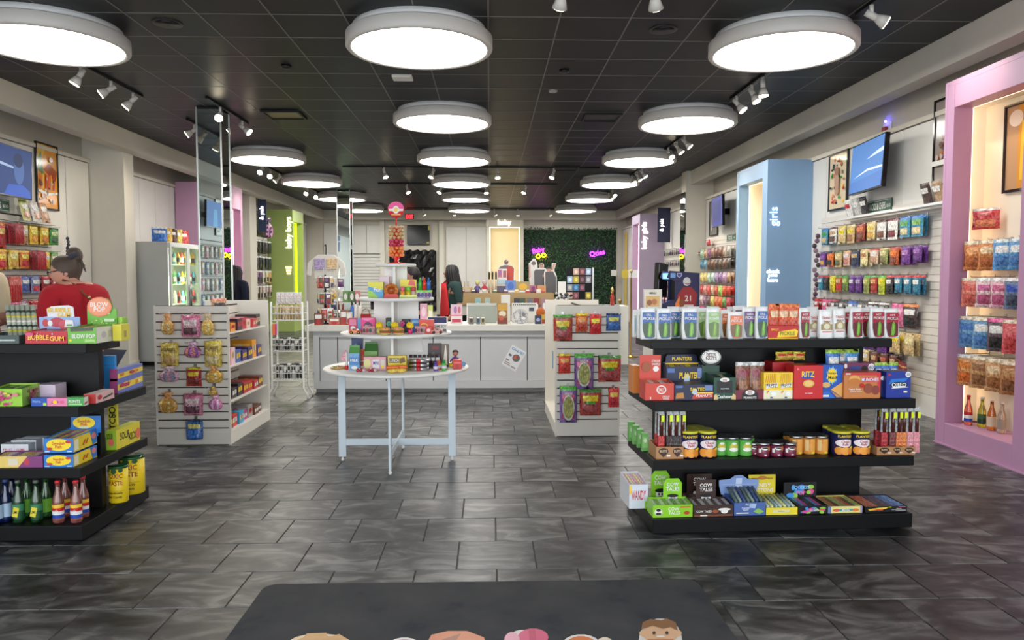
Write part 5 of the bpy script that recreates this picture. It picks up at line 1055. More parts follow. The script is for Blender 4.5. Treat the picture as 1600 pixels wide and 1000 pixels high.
# ---------------------------------------------------------------- slatted end-cap fixtures
PWH = M((222, 217, 206), 'paint')
def endcap(label, x0, x1, ya, yb, h, grooves, side, shelves):
    t = thing('slat_fixture', label, 'display fixture', (x0, ya, 0)); w = x1-x0; L = yb-ya
    mb = MB(); mb.box((.0,.004,0),(w,.018,h), M((56,48,44),'matte')); mb.obj('end_backing', t)
    for a, b in zip(grooves[:-1], grooves[1:]):
        mb = MB(); mb.box((0,0,a+.005),(w,.006,b-.005), PWH); mb.obj('slat', t, bevel=.0015)
    mb = MB(); mb.box((w-.012,-.001,0),(w+.004,.02,h), PWH); mb.box((-.004,-.001,0),(.012,.02,h), PWH); mb.obj('edge_strip', t)
    mb = MB(); mb.box((0,L-.02,0),(w,L,h+.01), PWH); mb.obj('end_panel', t, bevel=.002)
    mb = MB(); mb.box((0,.018,.0),(w,L-.02,.11), PWH); mb.obj('base_deck', t)
    mb = MB(); mb.box((w/2-.008,.018,.11),(w/2+.008,L-.02,h-.02), M((56,48,44),'matte')); mb.obj('divider', t)
    n = 13; d = (h-.14)/n
    for k in range(n):
        for s in (-1, 1):
            mb = MB(); mb.box((w/2+s*.008,.02,.115+k*d),(w/2+s*.014,L-.022,.115+(k+1)*d-.009), PWH); mb.obj('slat', t)
    for z in shelves:
        s = side; mb = MB(); mb.box((w/2+s*.016,.03,z-.012),(w/2+s*.29,L-.04,z), PWH); sh = mb.obj('shelf', t)
        for q in (.1, .5, .9):
            mb = MB(); mb.prism([(w/2+s*.016,z-.013),(w/2+s*.26,z-.013),(w/2+s*.016,z-.09)], L*q-.003, L*q+.003, M((200,200,196),'metal'), 'y'); mb.obj('bracket', sh)
    return t
gvL = [0] + [.145+.0695*k for k in range(15)] + [1.186]
FL = endcap('white slatted end fixture on the left with hanging candy bags and stocked side shelves', -2.82, -2.205, 6.4, 7.56, 1.186, gvL, 1, (.36, .66, .95))
gvR = [0] + [.155+.0705*k for k in range(14)] + [1.178]
FR = endcap('white slatted end fixture on the right with gummy candy bags and empty side', .588, 1.156, 6.65, 7.97, 1.178, gvR, -1, ())
mb = MB(); mb.box((0,0,0),(.002,.1,.16), M((60,150,190),'card')); tag(mb.obj('price_card', None, (.585, 6.9, .58)), 'small blue card sticking out of the empty side of the right end fixture', 'card')
GOLD = (205, 160, 70)
def hangbag(t, yw, px0, px1, py0, py1, cols, label, kind='pillow', d=.06, text=None, nm='candy_bag', grp=None):
    y = yw - .012 - d*.4
    a, b = at(px0, py0, y-d/2), at(px1, py1, y-d/2)
    x = (a.x+b.x)/2; w = b.x-a.x; h = a.z-b.z
    link(HOOKME, 'hook', t, (x-t.location.x, -.001, a.z+.004))
    o = bag(nm, cols, (x, y, a.z), R.uniform(-.05,.05), w, h, d, label, 'bag', grp, kind)
    if text:
        q = []
        for (s_, fy, hh, c) in text: q.append(('t', s_, .5, fy, hh, .78, c))
        l = art(o, 'lettering', 1, 1, q, (-.5, -.53, -1), step=.004)
        for e in l.data.vertices: e.co.y -= 0
    return o
PK_, GD = bc((206,120,150),(190,90,120),(230,200,200),(90,50,60)), bc(GOLD,(220,180,120),(240,210,130),(170,120,40))
for (a, b, c, d_, cols, l, k, tx) in (
 (248,270,491,523,bc((210,160,90),(226,150,80),(240,220,170),GOLD),'gold coin bag with orange top, top row left of the left end fixture','twist',None),
 (280,311,493,527,PK_,'flat pink candy bag, top row middle of the left end fixture','flat',[('CANDY',.5,.12,(240,220,220))]),
 (311,333,491,524,bc((214,180,110),(226,190,140),(240,210,130),(210,170,60)),'clear bag of golden candies, top row right of the left end fixture','twist',None),
 (248,277,536,573,bc((222,190,80),(230,200,90),(206,176,90),(190,150,90)),'wide yellow candy bag, second row left of the left end fixture','flat',[('GOLD NUGGETS',.72,.12,(80,60,30))]),
 (285,312,535,559,bc((200,120,160),(220,170,200),(226,150,60),(130,70,150)),'small pink twisted candy bag, second row middle of the left end fixture','twist',None),
 (316,345,533,574,bc((222,190,80),(230,200,90),(206,176,90),(200,180,130)),'wide yellow candy bag, second row right of the left end fixture','flat',[('GOLD NUGGETS',.74,.12,(80,60,30))]),
 (245,278,573,597,bc((216,160,180),(230,190,200),(160,140,160),(130,130,150)),'clear bag with pink bow, third row left of the left end fixture','twist',None),
 (288,313,575,604,bc((170,40,30),(240,206,40),(226,190,60),(120,40,30)),'red candy bag with yellow top, third row middle of the left end fixture','pillow',[('POP',.62,.16,YEL)]),
 (318,346,571,599,bc(GOLD,(226,150,80),(240,225,170),(206,160,60)),'gold coin bag with orange top, third row right of the left end fixture','twist',None),
 (244,275,614,646,bc((214,160,70),(226,150,80),(240,215,150),(190,140,50)),'gold coin bag with orange top, lowest left of the left end fixture','twist',None),
 (284,315,616,650,PK_,'flat pink candy bag, fourth row middle of the left end fixture','flat',[('CANDY',.5,.12,(240,220,220))]),
 (323,337,605,619,bc(GOLD,(220,180,90),(240,220,150),GOLD),'tiny gold foil bag above the pink star bag on the left end fixture','twist',None),
 (323,345,619,641,bc((214,120,170),(220,150,190),(190,120,190),(230,180,210)),'small pink star shaped bag, fourth row right of the left end fixture','twist',None),
 (288,315,657,687,bc((30,90,160),(24,50,90),(210,200,110),(40,110,190)),'blue candy bag, lowest on the left end fixture','pouch',None)):
    hangbag(FL, 6.4, a, b, c, d_, cols, l, k, .07, tx)
WRM = bc((170,60,50),(70,140,60),(226,200,50),(150,60,60),(90,160,60))
RBW = bc((120,90,150),(90,180,70),(200,90,120),(190,60,90),(130,170,90))
for (a, b, c, d_, cols, l, k, tx) in (
 (865,895,492,533,WRM,'green topped gummy worm bag, top row left of the right end fixture','flat',[('WORMS',.62,.13,YEL)]),
 (900,919,490,519,bc((196,90,50),(240,200,50),(220,150,80),(180,60,40)),'red candy bag with yellow top, top row beside the worm bag','pillow',None),
 (922,940,491,522,bc((206,40,44),(220,60,60),(240,210,60),(190,30,40)),'bright red candy bag, top row of the right end fixture','pillow',None),
 (948,971,490,517,bc((50,90,150),(34,44,80),(190,190,90),(60,110,180)),'dark blue candy bag, top row right of the right end fixture','pillow',None),
 (873,892,553,584,bc((206,60,40),(240,206,50),(226,150,70),(190,50,40)),'red candy bag with yellow top, middle row left of the right end fixture','pillow',None),
 (898,928,553,608,RBW,'tall rainbow candy bag with oval window, middle row of the right end fixture','flat',[('RAINBOW',.8,.07,(240,220,220))]),
 (935,971,556,597,WRM,'green topped gummy worm bag, middle row right of the right end fixture','flat',[('WORMS',.62,.13,YEL)]),
 (875,902,604,661,RBW,'tall rainbow candy bag with oval window, lowest row left of the right end fixture','flat',[('RAINBOW',.8,.07,(240,220,220))]),
 (906,940,609,650,WRM,'green topped gummy worm bag, lowest row of the right end fixture','flat',[('WORMS',.62,.13,YEL)]),
 (951,968,607,637,bc((206,44,50),(220,60,60),(240,190,70),(190,40,50)),'red candy bag, lowest row right edge of the right end fixture','pillow',None)):
    o = hangbag(FR, 6.65, a, b, c, d_, cols, l, k, .06, tx)
    if 'oval' in l:
        mb = MB(); mb.add([(.3*math.cos(2*PI*q/20), -.54, -.58+.3*math.sin(2*PI*q/20)) for q in range(20)], [tuple(range(20))], M((150,150,70),'film'))
        pts = [(.32*math.cos(2*PI*q/20), -.545, -.58+.33*math.sin(2*PI*q/20)) for q in range(21)]
        mb.tube(pts, .03, M((206,204,200),'film'), 5, False); mb.obj('window_ring', o)
# boxes on the left fixture's side shelves
rowsz = {.112: 'base', .362: 'lowest', .662: 'middle', .952: 'top'}
SHC = {.952: [(206,70,40),(226,150,40),(70,40,60),(190,60,70),(226,200,190),(200,70,80),(60,50,50)], .662: [(200,60,80),(226,190,200),(60,90,160),(70,50,110),(60,44,100),(226,150,30),(80,60,120)], .362: [(90,40,40),(60,50,46),(46,40,40),(170,40,44),(180,36,40),(190,50,50),(110,60,40)], .112: [(110,40,36),(206,60,40),(70,160,200),(190,60,130),(150,150,146),(110,60,40),(90,46,36)]}
for z, cs in SHC.items():
    y = 6.45
    for k, c in enumerate(cs):
        w = .125; h = R.uniform(.07, .12) if z != .662 else R.uniform(.09, .17)
        t = thing('candy_box', '%s candy box on the %s shelf of the left end fixture, %s from the front' % (cname(c), rowsz[z], words(k)), 'box', (-2.24-R.uniform(0,.02), y, z), PI/2, 'boxes on the left fixture shelves')
        mb = MB(); mb.box((0,0,0),(w,.2,h), M(c,'card')); mb.obj('carton', t, bevel=.0015)
        c2 = R.choice([WHITE, YEL, (226,200,160), (200,60,60)])
        art(t, 'front_print', w, h, [('p',[(.1,.3),(.9,.4),(.85,.75),(.15,.7)],c2),('e',.5,.55,.2,.2,tuple(max(0, q-60) for q in c2))])
        art(t, 'end_print', .2, h, [('r',.1,.2,.9,.8,tuple(min(255, q+40) for q in c)),('e',.4,.5,.2,.3,c2)], (0,.2,0), -PI/2)
        y += w + .022
bag('candy_bag', bc((190,150,110),(226,130,110),(60,50,60),(220,200,180)), (-2.36, 6.62, 1.24), PI/2-.5, .17, .17, .06, 'upright snack bag hanging above the top side shelf of the left end fixture', 'bag', None, 'pillow')

# ---------------------------------------------------------------- tiered round table
TX, TY = -.72, 5.82
TB = M((232, 230, 224), 'paint'); LEGM = M((206, 218, 226), 'paint')
tb = thing('tiered_table', 'white four tier round display table covered with novelty candies', 'table', (TX, TY, 0))
TIER = ((.735, .555, 'bottom'), (1.005, .425, 'second'), (1.268, .29, 'third'), (1.527, .155, 'top'))
for z, r_, nm in TIER:
    mb = MB(); mb.lathe([(r_-.006,z-.022),(r_,z-.018),(r_,z-.004),(r_-.006,z)], TB, 56); mb.obj('tier_top', tb)
for (z0, z1, w) in ((.735,.983,.2), (1.005,1.246,.17), (1.268,1.505,.085)):
    mb = MB(); mb.box((-w,-.009,z0),(w,.009,z1), TB); mb.obj('cross_panel', tb)
    mb = MB(); mb.box((-.009,-w*1.3,z0),(.009,-.009,z1), TB); mb.box((-.009,.009,z0),(.009,w*1.3,z1), TB); mb.obj('cross_panel', tb)
for (x, y) in ((-.425,0),(.425,0),(0,-.425),(0,.4)):
    hx, hy = (.028,.008) if y == 0 else (.008,.028)
    mb = MB(); mb.box((x-hx,y-hy,.03),(x+hx,y+hy,.713), LEGM); lg = mb.obj('leg', tb, bevel=.002)
    mb = MB(); mb.lathe([(.012,0),(.014,.012),(.006,.03)], M((226,226,224),'paint'), 10, (x, y, 0)); mb.obj('foot', lg)
mb = MB(); mb.box((-.397,-.008,.12),(.397,.008,.17), LEGM); mb.obj('stretcher', tb, bevel=.002)
mb = MB(); mb.box((-.008,-.397,.12),(.008,-.009,.165), LEGM); mb.box((-.008,.009,.12),(.008,.372,.165), LEGM); mb.obj('stretcher', tb, bevel=.002)
mb = MB(); mb.box((-.1,-.05,.705),(.1,.05,.713), LEGM); mb.obj('mount_plate', tb)
class Flat:
    """a level surface seen from the camera: columns to positions at a fixed depth"""
    def __init__(s, y): s.y = y
    def box(s, name, label, cat, px0, px1, pyt, z, depth, col, elems=None, group=None, side=None, rz=0, dy=0):
        y = s.y + dy; a, b = at(px0, 434, y), at(px1, 434, y); w = b.x-a.x; h = at(px0, pyt, y).z - z
        t = thing(name, label, cat, (a.x, y, z+.0008), rz, group)
        mb = MB(); mb.box((0,0,0),(w,depth,h), M(col,'card')); mb.obj('carton', t, bevel=.0015)
        if elems: art(t, 'front_print', w, h, elems)
        return t
    def pos(s, px, z, dy=0): 
        p = at(px, 434, s.y+dy); return (p.x, s.y+dy, z+.0008)
    def w(s, n, dy=0): return n*(s.y+dy)/F
B1, B2, B3 = Flat(TY-.36), Flat(TY-.26), Flat(TY-.13)
Z1, Z2, Z3, Z4 = (t_[0] for t_ in TIER)
# ---- bottom tier
t = thing('gummy_pizza', 'round gummy pizza pack lying at the left end of the bottom tier', 'candy', B1.pos(527, Z1, .22))
mb = MB(); mb.lathe([(.055,0),(.062,.008),(.05,.014),(.001,.012)], M((206,160,90),'film'), 20); mb.obj('crust', t)
for k in range(9):
    a = k*2.4; mb = MB(); mb.lathe([(.011,.012),(.01,.018),(.001,.019)], M([(190,50,60),(110,150,60),(230,200,150)][k%3],'gloss'), 8, (.016*math.sqrt(k)*math.cos(a), .016*math.sqrt(k)*math.sin(a), 0)); mb.obj('topping', t)
t = thing('pink_wedge_pack', 'pink triangular candy pack on a white stick at the left of the bottom tier', 'candy', B1.pos(540, Z1, .16))
mb = MB(); mb.prism([(-.045,.08),(0,.05),(0,.14),(-.01,.15)], -.006, .006, M((220,150,160),'film'), 'y'); mb.obj('wedge', t)
mb = MB(); mb.tube([(0,0,.0),(0,0,.13)], .009, M((226,220,214),'gloss'), 8); mb.obj('tube', t)
mb = MB(); mb.tube([(0,0,.0),(0,0,.03)], .014, M((206,50,50),'gloss'), 10); mb.obj('base_cup', t)
B1.box('picture_box', 'dark blue picture box at the back left of the bottom tier', 'box', 548, 565, 527, Z1, .05, (40,60,110), [('r',.05,.05,.95,.95,(44,62,120)),('e',.4,.5,.2,.3,(90,120,170)),('e',.7,.6,.15,.25,(60,50,90)),('r',.1,.05,.9,.15,(30,30,50))], dy=.3)
def milk(label, px0, px1, pys, pyt, col, topc, bandc, dy, txt):
    y = B1.y+dy; a, b = at(px0,434,y), at(px1,434,y); w = b.x-a.x; h = at(px0,pys,y).z-Z1; ht = at(px0,pyt,y).z-Z1
    t = thing('milk_carton_candy', label, 'candy carton', (a.x, y, Z1+.0008))
    mb = MB(); mb.box((0,0,0),(w,w*.8,h), M(col,'card')); mb.obj('carton', t)
    mb = MB(); mb.prism([(0,h),(w*.8,h),(w*.4+.003,ht-.015),(w*.4-.003,ht-.015)], 0, w, M(topc,'card'), 'x'); mb.box((0,w*.4-.003,ht-.016),(w,w*.4+.003,ht), M(topc,'card')); mb.obj('gable_top', t)
    art(t, 'front_print', w, h, [('r',0,.3,1,.75,bandc),('t',txt,.5,.58,.16,.8,WHITE),('e',.5,.14,.3,.1,(240,236,220))])
milk('blue milk carton shaped candy box with green gable top, left on the bottom tier', 544, 560, 552, 540, (110,160,206), (90,150,80), (70,130,190), .12, 'MILK')
milk('orange milk carton shaped candy box beside the blue one', 560, 572, 556, 546, (206,90,50), (190,80,50), (180,70,40), .2, 'JUICE')
milk('green milk carton shaped candy box behind on the bottom tier', 568, 588, 549, 535, (110,150,70), (60,110,50), (90,130,60), .2, 'APPLE')
for k, (px, l) in enumerate(((562,'red gummy cluster at the front left of the bottom tier'), (580,'red gummy cluster in front of the pink lunch box candy'))):
    t = thing('gummy_cluster', l, 'candy', B1.pos(px, Z1, .02))
    for q in range(5): mb = MB(); mb.ball((-.022+.011*q, .01*(q%2), .011+.004*(q%2)), .013, M([(190,40,60),(226,200,200),(170,30,50)][q%3],'film'), 8, 5); mb.obj('gummy', t)
B1.box('lunch_box_candy', 'pink lunch set candy box with two white labels on the bottom tier', 'box', 567, 602, 558, Z1, .06, (214,150,160), [('r',0,0,1,1,(220,160,170)),('e',.15,.5,.16,.36,(220,210,140)),('r',.4,.15,.7,.8,(226,224,230)),('t','MINI',.55,.55,.26,.26,(90,80,150)),('r',.76,.15,.96,.8,(214,210,200)),('e',.84,.3,.06,.12,YEL)], dy=.1)
B1.box('lunch_box_candy', 'yellow lunch candy box behind the gummy hot dogs', 'box', 605, 634, 556, Z1, .045, (220,190,40), [('r',0,0,1,1,(224,196,50)),('r',.05,.55,.62,.85,(60,50,40)),('t','LUNCH',.33,.7,.22,.5,(240,230,200)),('p',[(.65,.5),(.95,.6),(.9,.9),(.66,.85)],(110,80,40))], dy=.03)
for k, (px, dy) in enumerate(((612,-.06),(625,-.04))):
    t = thing('gummy_hot_dog', '%s gummy hot dog in front of the yellow lunch candy box' % ('left','right')[k], 'candy', B1.pos(px, Z1, dy), .12)
    mb = MB(); mb.ball((0,-.013,.018), .03, M((236,190,70),'film'), 14, 8, (1.3,.5,.55)); mb.ball((0,.013,.018), .03, M((230,180,60),'film'), 14, 8, (1.3,.5,.55)); mb.obj('bun', t)
    mb = MB(); mb.tube([(-.045,0,.036),(-.03,0,.042),(.03,0,.042),(.045,0,.036)], .012, M((226,110,50),'gloss'), 8); mb.obj('sausage', t)
for k in range(3):
    t = thing('candy_roll', 'silver candy roll with red band, %s of the stack on the bottom tier' % ('lowest','middle','topmost')[k], 'candy', B1.pos(653, Z1+.029*k, .06+.004*k))
    mb = MB(); mb.tube([(-.075,0,.0145),(.075,0,.0145)], .0143, M((196,198,200),'metal'), 12); mb.obj('foil', t)
    mb = MB(); mb.tube([(-.016,0,.0145),(.016,0,.0145)], .0147, M((190,30,40),'card'), 12); mb.obj('band', t)
for k in range(7): 
    t = thing('striped_roll', 'dark and white striped roll in the row behind the silver rolls, %s from the left' % words(k), 'candy', B1.pos(641+7*k, Z1, .2))
    mb = MB(); mb.tube([(0,0,0),(0,0,.105)], .014, M((60,54,60),'card'), 8); mb.obj('roll', t)
    mb = MB(); mb.tube([(0,0,.06),(0,0,.085)], .0145, M((220,216,214),'card'), 8); mb.obj('stripe', t)
def tinybottle(label, px, col, capc, dy, h=.07):
    t = thing('candy_bottle', label, 'candy bottle', B1.pos(px, Z1, dy))
    mb = MB(); mb.lathe([(.016,0),(.018,.01),(.018,h*.6),(.01,h*.78)], M(col,'gloss'), 12); mb.obj('body', t)
    mb = MB(); mb.lathe([(.012,h*.78),(.012,h),(.001,h)], M(capc,'card'), 10); mb.obj('cap', t)
    mb = MB(); mb.lathe([(.0184,h*.2),(.0184,h*.5)], M((220,216,220),'card'), 12); mb.obj('label_band', t)
tinybottle('small purple candy bottle right of the silver rolls', 680, (110,80,170), (90,60,150), .05)
tinybottle('small orange candy bottle behind the purple one', 685, (226,120,50), (226,100,40), .12)
tinybottle('small green candy bottle at the right of the bottom tier', 693, (70,180,70), (50,140,60), .07, .08)
B1.box('photo_box', 'dark brown picture box at the back right of the bottom tier', 'box', 668, 689, 537, Z1, .05, (56,44,42), [('r',.05,.05,.95,.95,(60,48,46)),('r',.3,.75,.8,.9,(120,40,40)),('e',.4,.4,.2,.25,(90,80,74)),('e',.7,.35,.14,.2,(110,100,90))], dy=.3)
B1.box('photo_box', 'pale beige box with a white peak shape next to the dark picture box', 'box', 689, 701, 538, Z1, .04, (110,96,80), [('p',[(.2,.1),(.5,.95),(.62,.95),(.8,.1)],(226,220,206)),('r',.1,0,.9,.1,(40,36,36))], dy=.3)
t = thing('toy_doll', 'small toy doll in a purple coat at the right end of the bottom tier', 'toy', B1.pos(711, Z1, .3))
mb = MB(); mb.lathe([(.03,0),(.026,.05),(.016,.075),(.008,.085)], M((110,70,140),'card'), 12); mb.obj('coat', t)
mb = MB(); mb.ball((0,0,.105), .022, M((176,120,96),'skin'), 12, 8); mb.obj('head', t)
mb = MB(); mb.ball((0,.005,.113), .024, M((70,44,40),'hair'), 12, 8, (1,1,.85)); mb.obj('hair', t)
mb = MB(); mb.tube([(-.018,0,.07),(-.04,-.01,.04)], .007, M((110,70,140),'card'), 6); mb.tube([(.018,0,.07),(.04,-.01,.045)], .007, M((110,70,140),'card'), 6); mb.obj('arms', t)
for px, c, l, rr in ((704,(236,220,60),'small yellow candy ball next to the doll',.018),(722,(130,180,220),'pale blue candy ball right of the doll',.026)):
    t = thing('candy_ball', l, 'candy', B1.pos(px, Z1, .28)); mb = MB(); mb.ball((0,0,rr), rr, M(c,'gloss'), 14, 8); mb.obj('ball', t)
    mb = MB(); mb.lathe([(rr*.6,0),(rr*.7,rr*.3)], M(WHITE,'card'), 12); mb.obj('base_ring', t)
B1.box('candy_box', 'small red box at the right edge of the bottom tier', 'box', 707, 721, 562, Z1, .05, (206,54,48), [('r',.1,.6,.9,.7,(236,120,100)),('r',.3,.1,.7,.5,(180,40,40))], dy=.16)
# ---- second tier
B2.box('candy_box', 'tall crimson candy pack at the left end of the second tier', 'box', 544, 557, 497, Z2, .04, (190,50,90), [('r',.1,.5,.9,.9,(220,120,150)),('e',.5,.3,.3,.15,WHITE)], dy=.16)
B2.box('candy_box', 'slim light blue candy pack beside the crimson one', 'box', 557, 563, 498, Z2, .03, (90,170,210), None, dy=.17)
B2.box('candy_box', 'bright pink candy box on the second tier', 'box', 563, 585, 497, Z2, .06, (226,50,130), [('r',0,0,1,1,(226,50,130)),('e',.5,.45,.3,.3,(70,30,60)),('t','PIG',.5,.45,.22,.4,(240,180,210)),('p',[(.1,.9),(.5,.8),(.9,.95),(.9,1),(.1,1)],(240,120,180))], dy=.1)
def toycar(label, px, z, dy, col, wh, rz=0):
    t = thing('toy_car', label, 'toy car', B2.pos(px, z, dy), rz)
    mb = MB(); mb.prism([(-.045,.008),(.045,.008),(.045,.02),(.03,.026),(.014,.038),(-.016,.04),(-.032,.028),(-.045,.024)], -.018, .018, M(col,'gloss'), 'y'); mb.obj('car_body', t, bevel=.002)
    for sx in (-.026,.026):
        for sy in (-.019,.019):
            mb = MB(); mb.tube([(sx,sy-.005,.011),(sx,sy+.005,.011)], .011, M(BLK,'matte'), 12); w_ = mb.obj('wheel', t)
            mb = MB(); mb.tube([(sx,sy-.0056,.011),(sx,sy+.0056,.011)], .006, M(wh,'card'), 10); mb.obj('hub', w_)
    mb = MB(); mb.prism([(-.014,.027),(.012,.027),(.008,.036),(-.012,.037)], -.0184, .0184, M((40,44,50),'gloss'), 'y'); mb.obj('windows', t)
toycar('orange toy car at the left end of the second tier', 554, Z2, .02, (226,110,40), (226,170,40))
toycar('pinkish brown toy car at the right end of the second tier', 683, Z2, .02, (206,130,110), (150,70,60))
def clearbox(label, px0, px1, pyt, dy, cs):
    y = B2.y+dy; a, b = at(px0,434,y), at(px1,434,y); w = b.x-a.x; h = at(px0,pyt,y).z-Z2
    t = thing('clear_candy_box', label, 'box', (a.x, y, Z2+.0008))
    mb = MB(); mb.box((0,.03,0),(w,.034,h), M((226,160,160),'card')); mb.box((0,0,0),(w,.03,.004), M((226,160,160),'card')); mb.obj('backing', t)
    mb = MB(); mb.box((.001,.0,.005),(w-.001,.029,h), M((240,240,240),'glass')); mb.obj('clear_cover', t)
    for k, c in enumerate(cs): mb = MB(); mb.ball((w*(k+.5)/len(cs), .016, h*.45), w/len(cs)*.42, M(c,'gloss'), 8, 6, (.8,.7,1.6)); mb.obj('candy_piece', t)
clearbox('clear box of little candy figures below the bright pink box', 565, 584, 510, .0, [(60,50,70),(206,70,70),(70,130,150),(226,190,170)])
clearbox('clear box of little candy figures left of the red toy box', 647, 664, 510, .0, [(80,60,120),(220,120,150),(90,90,90),(200,190,180)])
for k, (px, cup, l) in enumerate(((592,(206,210,90),'yellow spiky ball lollipop in a lime cup, left of three'), (616,(110,120,60),'yellow spiky ball lollipop in an olive cup, middle of three'), (640,(226,60,120),'yellow spiky ball lollipop in a pink cup, right of three'))):
    t = thing('spiky_lollipop', l, 'lollipop', B2.pos(px, Z2, -.01))
    mb = MB(); mb.lathe([(.014,0),(.019,.035)], M(cup,'gloss'), 12); mb.obj('cup', t)
    mb = MB(); mb.ball((0,0,.065), .024, M((244,208,20),'gloss'), 14, 9)
    for q in range(26):
        zq = -.9+1.8*q/25; rq = math.sqrt(max(0,1-zq*zq)); aq = q*2.4; mb.ball((.024*rq*math.cos(aq), .024*rq*math.sin(aq), .065+.024*zq), .0055, M((246,214,40),'gloss'), 6, 4)
    mb.obj('ball', t)
for px, c, l in ((607,(120,190,150),'small teal flower lollipop between the yellow spiky balls'),(628,(226,90,150),'small pink flower lollipop between the yellow spiky balls')):
    t = thing('flower_lollipop', l, 'lollipop', B2.pos(px, Z2, .12))
    mb = MB(); mb.tube([(0,0,0),(0,0,.06)], .003, M(WHITE,'card'), 6); mb.obj('stick', t)
    mb = MB(); 
    for q in range(6): mb.ball((.012*math.cos(q*PI/3), -.002, .068+.012*math.sin(q*PI/3)), .009, M(c,'gloss'), 8, 5, (1,.6,1))
    mb.obj('petals', t)
for k, px in enumerate((601, 622)):
    t = thing('gummy_burger', '%s gummy burger at the front of the second tier' % ('left','right')[k], 'candy', B2.pos(px, Z2, -.08))
    mb = MB(); mb.lathe([(.03,0),(.04,.004),(.04,.012),(.036,.016)], M((226,190,110),'film'), 18); mb.obj('bottom_bun', t)
    mb = MB(); mb.lathe([(.04,.017),(.043,.021),(.04,.026)], M((170,60,40),'gloss'), 18); mb.obj('patty', t)
    mb = MB(); mb.lathe([(.04,.0265),(.0435,.028),(.04,.031)], M((110,150,50),'gloss'), 12); mb.obj('lettuce', t)
    mb = MB(); mb.lathe([(.038,.032),(.042,.036),(.036,.048),(.02,.055),(.001,.057)], M((230,150,80),'film'), 18); mb.obj('top_bun', t)
B2.box('candy_box', 'black candy box at the back of the second tier, left of the post', 'box', 602, 616, 497, Z2, .05, (28,28,32), [('r',.1,.2,.9,.5,(50,50,56))], dy=.17)
B2.box('candy_box', 'black candy box at the back of the second tier, right of the post', 'box', 627, 640, 499, Z2, .05, (30,28,34), [('r',.1,.2,.9,.5,(60,50,70))], dy=.17)
B2.box('candy_box', 'sky blue candy box behind the clear box on the second tier', 'box', 642, 656, 499, Z2, .05, (50,130,206), [('r',.1,.7,.9,.9,(140,190,230))], dy=.14)
B2.box('candy_box', 'red orange candy box with a yellow emblem on the second tier', 'box', 654, 677, 500, Z2, .07, (222,70,50), [('e',.35,.55,.26,.2,(240,200,60)),('e',.35,.55,.2,.13,(222,90,50)),('r',0,0,1,.1,(200,50,40))], dy=.08)
B2.box('candy_box', 'small red pack in front of the red orange candy box', 'box', 664, 674, 511, Z2, .03, (214,50,54), [('e',.5,.5,.3,.25,(240,200,190))], dy=.02)
B2.box('candy_box', 'white flat box lettered GAME BOY at the right end of the second tier', 'box', 676, 698, 506, Z2, .04, (222,220,212), [('t','GAME BOY',.5,.7,.3,.9,(60,56,60)),('r',.7,.1,.95,.4,(90,96,100))], dy=.14)
# ---- third tier
B3.box('candy_box', 'yellow and blue box lettered Fun on the third tier', 'box', 575, 599, 441, Z3, .04, (214,206,40), [('r',0,0,1,1,(222,214,50)),('p',[(0,0),(1,0),(1,.5),(.3,.65),(0,.75)],(80,160,206)),('p',[(0,0),(.7,0),(.3,.4),(0,.5)],(150,200,70)),('t','Fun',.62,.52,.26,.5,WHITE),('r',0,.74,1,1,(228,220,60))])
B3.box('candy_box', 'pale pink box behind the Fun box on the third tier', 'box', 592, 608, 432, Z3, .04, (226,190,200), [('r',.1,.4,.9,.95,(220,200,210)),('r',.3,.05,.7,.3,(200,130,160))], dy=.06)
t = thing('waffle_disc', 'round orange waffle candy disc in a red stand on the third tier', 'candy', B3.pos(611, Z3, -.04))
mb = MB(); mb.tube([(0,.0,.056),(0,.016,.056)], .054, M((206,120,50),'film'), 24); mb.obj('disc', t)
mb = MB(); mb.tube([(0,-.002,.058),(0,-.0003,.058)], .03, M((170,80,30),'gloss'), 18); mb.obj('emblem', t)
mb = MB(); mb.prism([(-.058,0),(.058,0),(.046,.03),(-.046,.03)], -.012, -.004, M((206,50,40),'card'), 'y'); mb.obj('stand', t)
B3.box('candy_box', 'lime and yellow candy display box behind the jars on the third tier', 'box', 625, 650, 437, Z3, .05, (206,214,60), [('r',0,.6,1,1,(236,220,60)),('r',0,.5,1,.6,(120,200,60)),('p',[(.5,.7),(.95,.65),(.9,.95),(.6,.98)],(226,90,80))], dy=.06)
for k, (px, c, lc) in enumerate(((629,(240,160,60),(230,110,130)),(638,(226,206,50),(120,200,70)),(646,(220,190,180),(200,80,80)))):
    t = thing('candy_jar', 'small %s candy jar in the lime display on the third tier' % ('orange','yellow','pale')[k], 'jar', B3.pos(px, Z3, -.005)); mb = MB(); mb.lathe([(.016,.0),(.017,.05)], M(c,'gloss'), 12); mb.obj('jar', t); mb = MB(); mb.lathe([(.017,.05),(.018,.075),(.012,.085),(.001,.086)], M(lc,'gloss'), 12); mb.obj('lid', t)
B3.box('candy_tray', 'low pale yellow tray in front of the candy jars on the third tier', 'box', 624, 651, 461, Z3, .012, (226,226,130), [('r',0,.1,1,.4,(170,200,80))], dy=-.045)
t = thing('pen_candy_tub', 'clear tub with green lid holding three pointed candy tubes on the third tier', 'candy', B3.pos(663, Z3, 0))
mb = MB(); mb.box((-.055,-.02,0),(.055,.02,.045), M((170,160,180),'film')); mb.obj('tub', t)
for k in range(4): mb = MB(); mb.ball((-.04+.027*k,-.02,.022), .012, M([(90,70,130),(60,90,150),(130,70,120)][k%3],'gloss'), 8, 5, (1,.4,1.3)); mb.obj('candy_piece', t)
mb = MB(); mb.box((-.058,-.023,.045),(.058,.023,.058), M((130,210,60),'gloss')); mb.obj('lid', t, bevel=.002)
